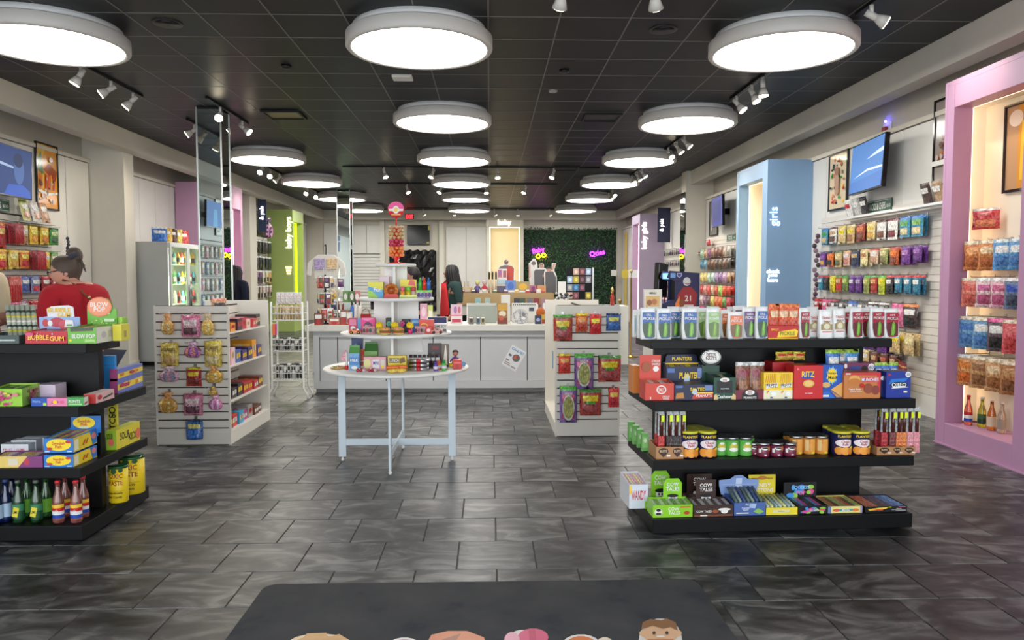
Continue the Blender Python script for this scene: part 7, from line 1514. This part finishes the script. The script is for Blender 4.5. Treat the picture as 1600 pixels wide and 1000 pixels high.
# the baby alcove
bb = thing('baby_alcove', 'tall white alcove with lit letters baby and warm glowing recess on the back wall', 'display alcove', (bx_(760), YW, 0))
aw = bx_(817)-bx_(760); ah = bz_(345); D_ = .55; il, ir, it_ = bx_(765)-bx_(760), bx_(811)-bx_(760), bz_(356)
for n, a, b in (('jamb',(0,-D_,0),(il,0,ah)),('jamb',(ir,-D_,0),(aw,0,ah)),('header',(il,-D_,it_),(ir,0,ah)),('sill',(il,-D_,0),(ir,0,.5))):
    mb = MB(); mb.box(a, b, M((214,208,194),'paint')); mb.obj(n, bb, bevel=.004)
mb = MB(); mb.box((il,-.03,.5),(ir,-.005,it_), M((236,222,190),'paint')); mb.obj('back_panel', bb)
for a, b in (((il+.002,-D_+.1,.5),(il+.02,-D_+.14,it_)),((ir-.02,-D_+.1,.5),(ir-.002,-D_+.14,it_)),((il+.02,-D_+.1,it_-.02),(ir-.02,-D_+.14,it_-.002))):
    mb = MB(); mb.box(a, b, E((255,236,180), 3, 'strip_glow')); mb.obj('light_strip', bb)
l = letters(bb, 'baby', (bx_(788)-bx_(760)), bz_(350.5), .22, .6, LETG, -D_-.001)
# foliage wall with neon
fo = thing('foliage_wall', 'dark green artificial leaf wall behind the right part of the counter', 'leaf wall', (bx_(818), YW, .3))
fw, fh = bx_(962)-bx_(818), bz_(359)-.3
mb = MB(); mb.box((0,-.03,0),(fw,0,fh), M((10,24,14),'matte')); mb.obj('backing_board', fo)
mb = MB(); q = random.Random(5); LM = [M((50,92,56),'matte'), M((68,116,70),'matte'), M((38,70,44),'matte')]
for k in range(5200):
    x, z = q.uniform(.03, fw-.03), q.uniform(-.02, fh+.05); s_ = q.uniform(.035,.07); a = q.uniform(0, 2*PI); ti = q.uniform(-.7,.7); y = -.035-q.uniform(0,.06)
    ca, sa = math.cos(a)*s_, math.sin(a)*s_
    mb.add([(x,y,z),(x+ca*.5-sa*.35,y-.02,z+sa*.5+ca*.35),(x+ca,y-.04*ti,z+sa),(x+ca*.5+sa*.35,y-.02,z+sa*.5-ca*.35)], [(0,1,2,3)], LM[k%3])
o = mb.obj('leaves', fo); o['kind'] = 'stuff'
mb = MB(); mb.box((0,-.03,fh+.02),(fw+.05,0,fh+.16), M((222,218,206),'wall')); mb.obj('top_board', fo)
def neon(label, px, py, s1, c1, s2=None, c2=None, h=.2, rot=.2):
    t = thing('neon_sign', label, 'neon sign', (bx_(px), YW-.14, bz_(py)))
    letters(t, s1, 0, 0, h, .6, E(c1, 6, 'neon_tube'), 0, rot, 'tube_lettering', .02)
    if s2: letters(t, s2, .08, -.17, h*.8, .5, E(c2, 6, 'neon_tube'), 0, rot, 'tube_lettering', .02)
    mb = MB(); mb.box((-.03,.012,-.03),(.03,.05,.03), M(BLK)); mb.obj('standoff', t)
neon('purple and yellow neon script on the leaf wall, left one', 841, 392, 'Baby', (200,40,255), 'oo', (255,210,20))
neon('purple neon script on the leaf wall, right one', 932, 396, 'Qties', (200,40,255))
t = thing('wall_card', 'small square white card on a stem before the leaf wall', 'sign', (bx_(957), YW-.3, 0)); mb = MB(); mb.box((-.09,0,bz_(431)),(.09,.01,bz_(422)), M(WHITE,'card')); mb.obj('card', t); mb = MB(); mb.tube([(0,.01,0),(0,.01,bz_(431))], .012, M(BLK,'metal'), 6); mb.obj('stem', t)
mb = MB(); mb.box((0,0,0),(.06,.06,2.9), M((206,176,60),'paint')); struct(mb.obj('trim_9', None, (4.4, 24.4, 0)))

# ---------------------------------------------------------------- right wall farther back
SR = slat_wall('slatted toy wall between the blue alcove and the right mirror pillar', 4.49, 1, 12.0, 15.5, .22, 2.24)
plush = [[(150,180,160),(180,150,120),(120,70,110),(150,110,90),(110,60,40),(120,70,50),(190,170,150),(170,160,150)],[(60,120,150),(110,150,170),(90,60,40),(110,70,40),(80,60,50),(90,70,50),(120,80,60),(70,60,50)],[(226,206,130),(220,190,120),(190,220,190),(180,210,200),(170,140,180),(150,110,160),(190,150,180),(200,160,120)],
         [(200,60,60),(226,150,140),(220,90,80),(226,180,150),(206,80,60),(170,200,90),(236,80,40),(230,60,40)],[(226,190,190),(150,110,140),(120,90,90),(220,200,110),(226,120,70),(236,110,60),(110,160,80),(206,70,80)],[(190,80,110),(120,60,130),(110,190,80),(236,220,70),(230,60,60),(236,120,50),(206,60,120),(226,70,70)]]
for rw, z, cs in zip(('top','second','third','fourth','fifth','lowest'), (2.0, 1.78, 1.52, 1.27, 1.06, .86), plush):
    hang_row(SR, 4.49, 1, z, yr(15.35, 13.6, 8), [bc(c, c, tuple(min(255,q+30) for q in c), tuple(max(0,q-40) for q in c)) for c in cs], 'the mirror pillar', rw, 'toys on the right toy wall', .19, .22, 'pillow', 2, .06, 'plush toy', 'plush_toy')
television('dark blue wall television beyond the blue alcove', (4.3, 14.1, 2.38), -PI/2-.1, .95, .56, [('r',0,0,1,1,E((44,54,130),.32,'screen'))]+[('r',.1+.14*k,.12+.05*(k%2),.17+.14*k,.86,E((30,36,84),.32,'screen')) for k in range(6)], .03)
framed_poster('grey framed poster left of the dark blue television', (4.48, 15.0, 2.26), -PI/2, .55, .7, [('r',0,0,1,1,(120,118,116)),('p',[(.2,.1),(.4,.2),(.5,.8),(.3,.85)],(190,186,180)),('p',[(.5,.15),(.7,.2),(.8,.75),(.6,.7)],(170,164,160))])
street_sign('small green sign under the dark blue television', 'TOYS', 'BLVD', (4.485, 13.9, 2.1), -PI/2, .5, .13)
bag('leaning_pack', bc((200,60,70),WHITE,(220,190,190),(170,40,50)), (4.38, 15.05, 2.2), -PI/2, .26, .14, .05, 'red pack lying on top of the right toy wall', 'bag', None, 'flat', .2)
t = thing('wall_camera', 'small shelf with black camera on the side of the right mirror pillar', 'camera', (4.42, 15.6, at(1090,396,15.6).z))
mb = MB(); mb.box((-.1,-.1,-.01),(.1,0,0), WH); mb.obj('bracket_shelf', t); mb = MB(); mb.ball((.02,-.05,.06), .035, M(BLK,'gloss'), 12, 8); mb.lathe([(.02,0),(.015,.03)], M(BLK,'matte'), 10, (.02,-.05,0)); mb.obj('camera_head', t); mb = MB(); mb.box((-.08,-.07,0),(-.03,-.03,.03), M((190,60,60),'card')); mb.obj('red_box', t)
SQ = slat_wall('narrow slatted wall of small dark packs between mirror pillar and lilac alcove', 4.49, 1, 16.1, 19.2, .22, 2.2)
for j in range(6):
    hang_row(SQ, 4.49, 1, 2.1-.27*j, yr(19.0, 17.6, 8), [bc(c, WHITE, (200,190,190), c) for c in [(60,60,64),(90,130,60),(110,90,120),(50,50,60),(60,50,50),(150,110,110),(40,50,60),(70,60,70)]], 'the lilac alcove', words(j), 'small packs by the lilac alcove', .13, .12, 'flat', 1, .04, 'tiny pack', 'small_hanging_pack')
hg = thing('lit_wall_sign', 'vertical lit letters & pals on a dark blue board beside the lilac alcove', 'sign', (4.3, 18.6, 2.3), 0)
mb = MB(); mb.box((-.14,0,0),(.18,.02,.85), M((34,40,70),'card')); mb.obj('board', hg); letters(hg, '& pals', -.03, .42, .12, .9, LETG, 0, PI/2)
# arcade cabinet
ac = thing('arcade_cabinet', 'navy arcade cabinet with football player side art by the right wall', 'arcade cabinet', (2.95, 12.7, 0))
prof = [(.12,0),(.62,0),(.62,1.5),(.1,1.54),(.06,1.42),(.2,1.36),(.2,1.05),(-.02,.98),(-.02,.86),(.12,.82)]
NV = M((34,36,80),'card')
for y in (0,.5): mb = MB(); mb.prism(prof, y, y+.02, NV, 'y'); mb.obj('side_panel', ac)
mb = MB(); mb.prism([(.14,.02),(.6,.02),(.6,1.46),(.24,1.46),(.24,1.04),(.14,.98)], .0205, .4995, M(BLK,'black'), 'y'); mb.obj('body_core', ac)
mb = MB(); mb.box((.1,.021,1.4),(.24,.499,1.5), E((120,170,230), .8, 'marquee')); mb.obj('marquee', ac)
mb = MB(); mb.prism([(-.02,.93),(.22,1.0),(.22,1.03),(-.02,.97)], .021, .499, M((60,60,120),'card'), 'y'); cp = mb.obj('control_deck', ac)
for k in range(4): mb = MB(); mb.lathe([(.008,.98),(.008,1.04),(.02,1.05),(.012,1.075),(.001,1.08)], M((200,40,40) if k%2 else WHITE,'gloss'), 10, (.07,.08+.11*k,0)); mb.obj('joystick', cp)
art(ac, 'side_art', .4, 1.35, [('p',[(.1,.0),(.95,0),(.9,.5),(.2,.5)],(70,50,40)),('p',[(.15,.62),(.9,.6),(.95,.78),(.7,.86),(.35,.86),(.1,.76)],(150,36,44)),('r',.25,.45,.8,.64,(206,200,196)),('e',.5,.93,.16,.055,(200,200,204)),('r',.42,.9,.64,.91,(120,50,50)),('r',.5,.885,.64,.893,(120,50,50)),('p',[(.0,.5),(.2,.6),(.2,.75),(.02,.66)],(226,130,60)),('e',.3,.66,.12,.05,(130,70,40)),('t','21',.55,.72,.07,.3,WHITE),('e',.6,.4,.25,.06,(50,40,40)),('e',.55,.08,.26,.08,(190,190,196)),('e',.55,.07,.16,.05,(80,40,40)),('e',.2,.3,.14,.07,(226,140,70))], (.2,-.0005,.1))
art(ac, 'marquee_badges', .2, .1, [('r',.0,.1,.42,.9,(110,160,220)),('p',[(.55,.9),(.95,.9),(.95,.4),(.75,.1),(.55,.4)],(200,200,210)),('p',[(.6,.8),(.9,.8),(.9,.45),(.75,.2),(.6,.45)],(60,70,150))], (.12,-.001,1.41))
ic = thing('sandwich_sign', 'white framed menu sign with blue discs standing behind the pickle pouches', 'sign', (at(1020,434,9).x, 9, 0))
zs = at(1020,452,9).z
mb = MB(); mb.box((-.11,-.01,0),(.11,.01,zs), M((206,204,198),'paint')); mb.obj('panel', ic)
art(ic, 'print', .2, .5, [('r',0,0,1,1,(222,220,210)),('r',.08,.55,.92,.86,(214,180,120)),('e',.3,.7,.16,.07,(150,100,70)),('e',.6,.72,.16,.07,(190,120,80)),('r',.3,.1,.7,.5,(70,110,190)),('e',.15,.42,.09,.04,(90,130,200)),('e',.15,.28,.09,.04,(90,130,200)),('e',.85,.42,.09,.04,(90,130,200)),('e',.85,.28,.09,.04,(90,130,200)),('t','MENU',.5,.93,.05,.4,(60,60,60))], (-.1,-.01,zs-.51))
t = thing('covered_easel', 'tall black wrapped board leaning beside the arcade cabinet', 'covered board', (at(1029,434,13.5).x, 13.5, 0), .3)
mb = MB(); mb.prism([(-.12,0),(.1,0),(.16,1.66),(-.04,1.7)], -.08, .08, M((18,18,20),'gloss'), 'y'); mb.obj('wrapped_board', t, bevel=.02)
# ---------------------------------------------------------------- entrance mat
MATM = M((57, 58, 61), 'cloth').copy()
nt = MATM.node_tree; nz = nt.nodes.new('ShaderNodeTexNoise'); nz.inputs['Scale'].default_value = 4; nz.inputs['Detail'].default_value = 6
tcn = nt.nodes.new('ShaderNodeTexCoord'); nt.links.new(tcn.outputs['Object'], nz.inputs['Vector'])
cr = nt.nodes.new('ShaderNodeValToRGB'); nt.links.new(nz.outputs['Fac'], cr.inputs[0])
ce = cr.color_ramp.elements; ce[0].position = .3; ce[0].color = (*lin((34, 38, 52)), 1); ce[1].position = .42; ce[1].color = (*lin((54, 55, 58)), 1); ce.new(.75).color = (*lin((70, 70, 72)), 1)
nt.links.new(cr.outputs[0], nt.nodes['Principled BSDF'].inputs['Base Color'])
mt = thing('entrance_mat', 'black entrance mat printed with cartoon children along its near edge', 'mat', (-.035, 2.62, 0))
w_, d_, r_ = 1.0, .81, .06
poly = []
for cx, cy, a0 in ((w_-r_,d_-r_,0),(-w_+r_,d_-r_,PI/2),(-w_+r_,-d_+r_,PI),(w_-r_,-d_+r_,1.5*PI)):
    for k in range(6): poly.append((cx+r_*math.cos(a0+k*PI/10), cy+r_*math.sin(a0+k*PI/10)))
mb = MB(); mb.prism(poly, .0006, .009, MATM); mb.obj('rubber_mat', mt, bevel=.002)
def matart(name, pxs, elems):
    mb = MB()
    for i, (pts, c) in enumerate(elems):
        ps = [atz(px, py, .0095) for px, py in pts]
        mb.add([(p.x+.035, p.y-2.62, .0095+.0006*i) for p in ps], [tuple(range(len(ps)))], M(c,'card'))
    mb.obj(name, mt)
def oval(cx, cy, rx, ry, n=18): return [(cx+rx*math.cos(2*PI*k/n), cy+ry*math.sin(2*PI*k/n)) for k in range(n)]
SK = (236,190,150)
matart('printed_boy', 0, [(oval(1032,1000,34,34),(230,226,220)),(oval(1032,990,28,17),SK),(oval(1005,990,6,5),SK),(oval(1059,990,6,5),SK),([(1002,984),(1004,973),(1016,968),(1034,970),(1041,967),(1056,973),(1059,986),(1048,980),(1036,983),(1020,978)],(150,106,70)),(oval(1022,990,2.5,2.5),(60,40,36)),(oval(1042,990,2.5,2.5),(60,40,36)),(oval(1032,996,7,1.6),(240,240,236)),([(1008,1020),(1012,1001),(1052,1001),(1058,1020)],(226,120,60))])
matart('printed_girl', 0, [(oval(500,1004,48,14),(240,216,180)),(oval(500,1006,40,13),(222,180,130)),([(470,1000),(480,990),(510,989),(512,996),(530,991),(545,1000)],(222,176,120))])
matart('printed_girl', 0, [(oval(712,1004,44,18),(230,224,216)),([(668,1004),(674,992),(700,986),(730,986),(756,996),(760,1006)],(206,110,50)),([(690,1000),(720,990),(712,1002)],(160,80,40))])
matart('printed_girl', 0, [(oval(632,1010,26,14),(236,228,224)),(oval(632,1012,21,13),(220,150,180))])
matart('printed_girl', 0, [(oval(815,1000,20,16),(236,228,224)),(oval(833,996,24,14),(226,90,130)),(oval(800,1000,12,12),(240,170,190)),([(826,984),(836,983),(838,1010),(828,1010)],(206,70,110))])
matart('printed_boy', 0, [(oval(908,1008,30,17),(236,230,224)),(oval(908,1010,25,16),(226,120,50)),(oval(945,1012,16,16),(240,220,200))])
# ---------------------------------------------------------------- people
def skinned(pts, edges, m=None, sub=1):
    """grow a smooth surface round a jointed skeleton: pts = [(x,y,z,r or (rx,ry))], the first is the root"""
    me = bpy.data.meshes.new('skeleton')
    me.from_pydata([p[:3] for p in pts], edges, [])
    o = bpy.data.objects.new('skeleton', me); COL.objects.link(o)
    sk = o.modifiers.new('skin', 'SKIN'); sk.use_smooth_shade = True
    sb = o.modifiers.new('sub', 'SUBSURF'); sb.levels = sub; sb.render_levels = sub
    me.skin_vertices.new() if not me.skin_vertices else None
    for i, p in enumerate(pts):
        r_ = p[3] if isinstance(p[3], tuple) else (p[3], p[3])
        me.skin_vertices[0].data[i].radius = r_; me.skin_vertices[0].data[i].use_root = (i == 0)
    dg = bpy.context.evaluated_depsgraph_get()
    r = bpy.data.meshes.new_from_object(o.evaluated_get(dg))
    vs = [tuple(v.co) for v in r.vertices]; fs = [tuple(p.vertices) for p in r.polygons]
    bpy.data.objects.remove(o); bpy.data.meshes.remove(r)
    return vs, fs
def head_geo(h=.225):
    """head facing -y, chin at z=0"""
    vs = []; fs = []; n, k = 44, 34
    for j in range(k+1):
        t_ = j/k; z = h*(1-math.cos(PI*t_))/2
        f = z/h
        prof = math.sin(PI*t_)
        wx = .077*(.62+.42*min(1, f/.5) if f < .5 else 1.04)*prof**.75
        for i in range(n):
            a = 2*PI*i/n; cx, cy = math.cos(a), math.sin(a)
            dep = .098 if cy > 0 else .088
            x = wx*cx; y = dep*cy*prof**.72*(1 if cy < 0 else (.62+.38*min(1, f/.55))) + .008
            if cy < -.75:
                fr = (-cy-.75)/.25
                if .3 < f < .52: y -= .024*fr*math.sin((f-.3)/.22*PI*.5)*(1 if abs(cx) < .3 else .2)   # nose
                if .48 < f < .58: y += .009*fr*(1 if abs(cx) > .18 else .2)                            # eye sockets
                if .2 < f < .28: y -= .006*fr                                                         # lips
                if f < .1: y -= .008*fr                                                               # chin
            vs.append((x, y, z))
    for j in range(k):
        for i in range(n): fs.append((j*n+i, j*n+(i+1)%n, (j+1)*n+(i+1)%n, (j+1)*n+i))
    return vs, fs
def person(label, loc, rz, H_=1.62, skin=(206,160,136), shirt=(180,24,38), pants=(50,54,70), hair=(74,56,46), style='bun', arms=None, sleeve=1, apron=None, glasses=False, lean=0, headturn=0, bulk=1.0, fwd=0, name='person'):
    t = thing(name, label, 'person', loc, rz)
    k = H_/1.65; b = bulk
    def S(p): return (p[0]*k, p[1]*k, p[2]*k) + ((tuple(q*k for q in p[3]) if isinstance(p[3], tuple) else p[3]*k),)
    sh = 1.36
    arms = arms or [((.2,0,sh),(.25,.02,1.09),(.2,-.2,1.0),(.13,-.3,1.02)), ((-.2,0,sh),(-.25,.02,1.09),(-.2,-.2,1.0),(-.13,-.3,1.02))]
    P = [(0,0,.93,(.15*b,.11*b)),(0,0,1.08,(.135*b,.1*b)),(0,-.01,1.24,(.15*b,.11*b)),(0,.0,1.37,(.12*b,.085*b)),(0,.005-fwd*.4,1.44,.056),(0,-.005-fwd*.9,1.49-fwd*.2,.05)]
    Ed = [(0,1),(1,2),(2,3),(3,4),(4,5)]
    for s in (1, -1):
        i = len(P); P += [(s*.09,0,.86,.09*b),(s*.1,-.01,.48,.058),(s*.1,.02,.1,.04),(s*.105,-.04,.045,.035),(s*.11,-.15,.03,.03)]
        Ed += [(0,i),(i,i+1),(i+1,i+2),(i+2,i+3),(i+3,i+4)]
    for a in arms:
        i = len(P); s = 1 if a[0][0] > 0 else -1
        P += [(a[0][0]*.72,0,sh+.005,.07*b),(*a[0],.058*b),(*a[1],.043),(*a[2],.032),(*a[3],.03)]
        Ed += [(3,i),(i,i+1),(i+1,i+2),(i+2,i+3),(i+3,i+4)]
    vs, fs = skinned([S(p) for p in P], Ed)
    mb = MB(); SKM = M(skin,'skin'); mb.add(vs, fs, SKM, True)
    hv, hf = head_geo(.226*k)
    rm = Matrix.Translation((0, (-.02-fwd)*k, (1.435-fwd*.25)*k)) @ Matrix.Rotation(headturn, 4, 'Z') @ Matrix.Rotation(lean, 4, 'X')
    mb.add(hv, hf, SKM, True, rm)
    for s in (1, -1): mb.ball((s*.08*k,.018*k,.105*k), .026*k, SKM, 10, 7, (.35,.7,1.1), rm)
    for a in arms:      # hands: palm, four fingers and a thumb, grown from the wrist
        w = Vector(a[3])*k; d = (Vector(a[3])-Vector(a[2])).normalized(); up = Vector((0,0,1)); sd = d.cross(up).normalized(); s = 1 if a[0][0] > 0 else -1
        c = w + d*.045*k
        mb.tube([w-d*.02, w+d*.02*k, c, c+d*.035*k], .03, SKM, 8, True, [.028*k,.034*k,.038*k,.034*k])
        for q in range(4):
            p0 = c + d*.03*k + sd*(-.027+.018*q)*k; L_ = (.062,.072,.068,.052)[q]*k
            mb.tube([p0, p0+d*L_*.5-up*.006, p0+d*L_*.85-up*.026, p0+d*L_*.9-up*.045], .009, SKM, 6, True, [.0095*k,.009*k,.008*k,.006*k])
        p0 = w + d*.03*k - sd*s*.03*k
        mb.tube([p0, p0+d*.025*k-sd*s*.022*k, p0+d*.055*k-sd*s*.025*k-up*.012], .01, SKM, 6, True, [.012*k,.0105*k,.008*k])
    bo = mb.obj('body', t)
    rmod = bo.modifiers.new('fuse', 'REMESH'); rmod.mode = 'VOXEL'; rmod.voxel_size = .0075; rmod.use_smooth_shade = True
    sm = bo.modifiers.new('smooth', 'SMOOTH'); sm.iterations = 3; sm.factor = .4
    # clothes grown over the same joints
    g = .014
    def grow(idx, extra=0, collar=False):
        mp = {i: n for n, i in enumerate(idx)}
        pts = []
        for i in idx:
            p = S(P[i]); r_ = p[3]; pts.append(p[:3] + ((tuple(q+g+extra for q in r_) if isinstance(r_, tuple) else r_+g+extra),))
        ee = [(mp[a], mp[c]) for a, c in Ed if a in mp and c in mp]
        if collar: pts.append((0, (.004-fwd*.15)*k, 1.412*k, .07*k)); ee.append((mp[3], len(pts)-1))
        return skinned(pts, ee)
    sh_idx = [0,1,2,3]; na = 16
    for q in range(len(arms)):
        i = na+5*q; sh_idx += [i, i+1, i+2] + ([i+3] if sleeve > 1 else [])
    v, f = grow(sh_idx, 0, True); mb = MB(); mb.add(v, f, M(shirt,'cloth'), True)
    mb.tube([(.066*k*math.cos(a_*PI/8), .004+.06*k*math.sin(a_*PI/8), (1.425+.012*math.sin(a_*PI/8))*k) for a_ in range(17)], .012, M(shirt,'cloth'), 6, False)
    mb.obj('shirt', t)
    v, f = grow([0,6,7,8,11,12,13], .004); mb = MB(); mb.add(v, f, M(pants,'cloth'), True); mb.obj('trousers', t)
    for s in (1, -1):
        mb = MB(); mb.ball((s*.107*k,-.075*k,.036*k), .06*k, M((40,40,44),'card'), 12, 7, (.8,1.9,.6)); mb.obj('shoe', t)
    # hair, eyes, mouth
    HM = M(hair,'hair'); mb = MB()
    hv2 = [(x*1.1, y*1.08+.006, z*1.04-.001) for x, y, z in hv]
    n = 28; keep = []
    for q in hf:
        cx = sum(hv2[i][0] for i in q)/4; cy = sum(hv2[i][1] for i in q)/4; cz = sum(hv2[i][2] for i in q)/4/(.226*k)
        if cz > max(.14, .84-(cy/k+.085)/.125*.62): keep.append(q)
    mb.add(hv2, keep, HM, True, rm)
    if style == 'bun':
        mb.ball((0,.088*k,.222*k), .056*k, HM, 14, 9, (1,.95,1.15), rm)
        for q in range(9): mb.tube([rm @ Vector((.02*math.cos(q), .06*k, .2*k)), rm @ Vector((.05*math.cos(q*1.9), .125*k, (.17+.02*math.sin(q*2))*k)), rm @ Vector((.055*math.cos(q*1.9), .135*k, (.12+.03*math.sin(q*3))*k))], .004, HM, 4)
        for q in range(5): mb.tube([rm @ Vector(((-.04+.02*q), .08*k, .07*k)), rm @ Vector(((-.05+.024*q), .085*k, .02*k)), rm @ Vector(((-.05+.026*q), .07*k, -.03*k))], .004, HM, 4)
    if style == 'long':
        for q in range(15):
            a = -.25*PI + q/14*1.5*PI; x, y = .082*k*math.cos(a), .085*k*math.sin(a)+.01
            mb.tube([rm @ Vector((x*.8, y*.8, .2*k)), rm @ Vector((x*1.05, y*1.08, .1*k)), rm @ Vector((x*1.15, y*1.15+.02, -.02*k)), rm @ Vector((x*1.2, max(y, .03)+.06, -.16*k)), rm @ Vector((x*.9, max(y, .03)+.07, -.3*k))], .02, HM, 6, True, [.018,.024,.026,.026,.008])
    mb.obj('hair', t)
    for s in (1, -1):
        mb = MB(); mb.ball((s*.031*k,-.072*k,.118*k), .0125*k, M((240,238,232),'gloss'), 10, 7, (1,.6,.7), rm); mb.ball((s*.031*k,-.08*k,.118*k), .006*k, M((50,34,28),'gloss'), 8, 6, (1,.5,1), rm); mb.obj('eye', t)
    mb = MB(); mb.ball((0,-.086*k,.054*k), .02*k, M((170,90,86),'skin'), 12, 6, (1.1,.35,.3), rm); mb.obj('mouth', t)
    if glasses:
        mb = MB(); FMt = M((24,20,22),'gloss')
        for s in (1, -1):
            mb.tube([rm @ Vector((s*.032*k+.024*k*math.cos(a_*PI/6), -.1*k, .116*k+.016*k*math.sin(a_*PI/6))) for a_ in range(13)], .0028, FMt, 5, False)
            mb.tube([rm @ Vector((s*.056*k,-.098*k,.12*k)), rm @ Vector((s*.082*k,-.03*k,.125*k)), rm @ Vector((s*.084*k,.03*k,.118*k))], .003, FMt, 5)
        mb.tube([rm @ Vector((-.009*k,-.102*k,.118*k)), rm @ Vector((.009*k,-.102*k,.118*k))], .0028, FMt, 5); mb.obj('glasses', t)
    if apron:
        mb = MB(); vs = []; fs = []
        for j in range(8):
            z = (.62+.78*j/7)*k
            wd = (.2 if j < 5 else .2-.04*(j-4))*b
            for i in range(9): a = -PI/2+(i/8-.5)*2.0; vs.append((wd*k*math.sin((i/8-.5)*2.2), (-.145*math.cos((i/8-.5)*1.6)*b-.012)*k, z))
        for j in range(7):
            for i in range(8): q = j*9+i; fs.append((q,q+1,q+10,q+9))
        mb.add(vs, fs, M(apron,'cloth'), True); o = mb.obj('apron', t); so = o.modifiers.new('s','SOLIDIFY'); so.thickness = .006
        mb = MB(); mb.tube([(.06*k,-.12*k,1.39*k),(.06*k,-.03*k,1.47*k),(0,.06*k,1.47*k),(-.06*k,-.03*k,1.47*k),(-.06*k,-.12*k,1.39*k)], .008, M(apron,'cloth'), 5); mb.obj('neck_strap', o)
    return t
wx = at(112, 434, 5.35)
w1 = person('woman in a red t-shirt and dark glasses with hair in a bun, facing left', (wx.x+.02, 5.35, 0), -PI/2-.4, 1.575, (205,150,128), (176,22,36), (56,60,76), (78,62,52), 'bun', glasses=True, bulk=1.3, lean=.14, headturn=.8, fwd=.06)
mb = MB(); mb.tube([(.075,-.02,1.405),(.055,.06,1.375),(0,.128,1.28),(-.07,.158,1.18),(-.15,.15,1.06),(-.2,.11,.95)], .0085, M((120,70,40),'cloth'), 6); mb.ball((0,.132,1.285), .012, M((206,180,120),'metal'), 8, 5); mb.obj('bag_strap', w1)
mb = MB(); mb.lathe([(.03,-.012),(.036,0),(.03,.012)], M((60,60,70),'cloth'), 14, xf=Matrix.Translation((0,-.005,1.57)) @ Matrix.Rotation(.7,4,'X')); mb.obj('hair_tie', w1)
person('person in a beige shirt cut by the left picture edge beside the woman in red', (-3.96, 5.9, 0), PI-.15, 1.7, (150,104,84), (186,170,140), (60,58,56), (50,40,36), 'short', bulk=1.2)
person('dark haired person in a navy hooded top by the mirror column, back turned', (-3.88, 11.6, 0), PI-.5, 1.6, (150,110,90), (26,30,52), (40,40,46), (22,20,22), 'long', sleeve=2, bulk=1.1)
w4 = person('dark haired employee in red apron and dark green top behind the counter, facing left', (at(706,434,10.5).x, 10.5, 0), -PI/2+.4, 1.585, (176,128,104), (32,58,56), (30,30,34), (20,18,20), 'long', headturn=-.35, apron=(190,34,40), bulk=1.0, arms=[((.2,0,1.36),(.25,.03,1.1),(.22,-.1,.92),(.19,-.17,.86)), ((-.2,0,1.36),(-.25,.03,1.1),(-.22,-.1,.92),(-.19,-.17,.86))])
mb = MB(); mb.tube([(-.086,-.03,1.5),(-.07,-.03,1.56),(0,-.03,1.606),(.07,-.03,1.56),(.086,-.03,1.5)], .005, M((226,222,210),'card'), 6); mb.obj('hair_band', w4)
person('person with dark hair and dark top half hidden behind the tiered table', (at(648,434,11.2).x, 11.0, 0), -PI/2-.1, 1.56, (206,150,140), (40,40,46), (40,40,46), (28,24,26), 'short', sleeve=2)
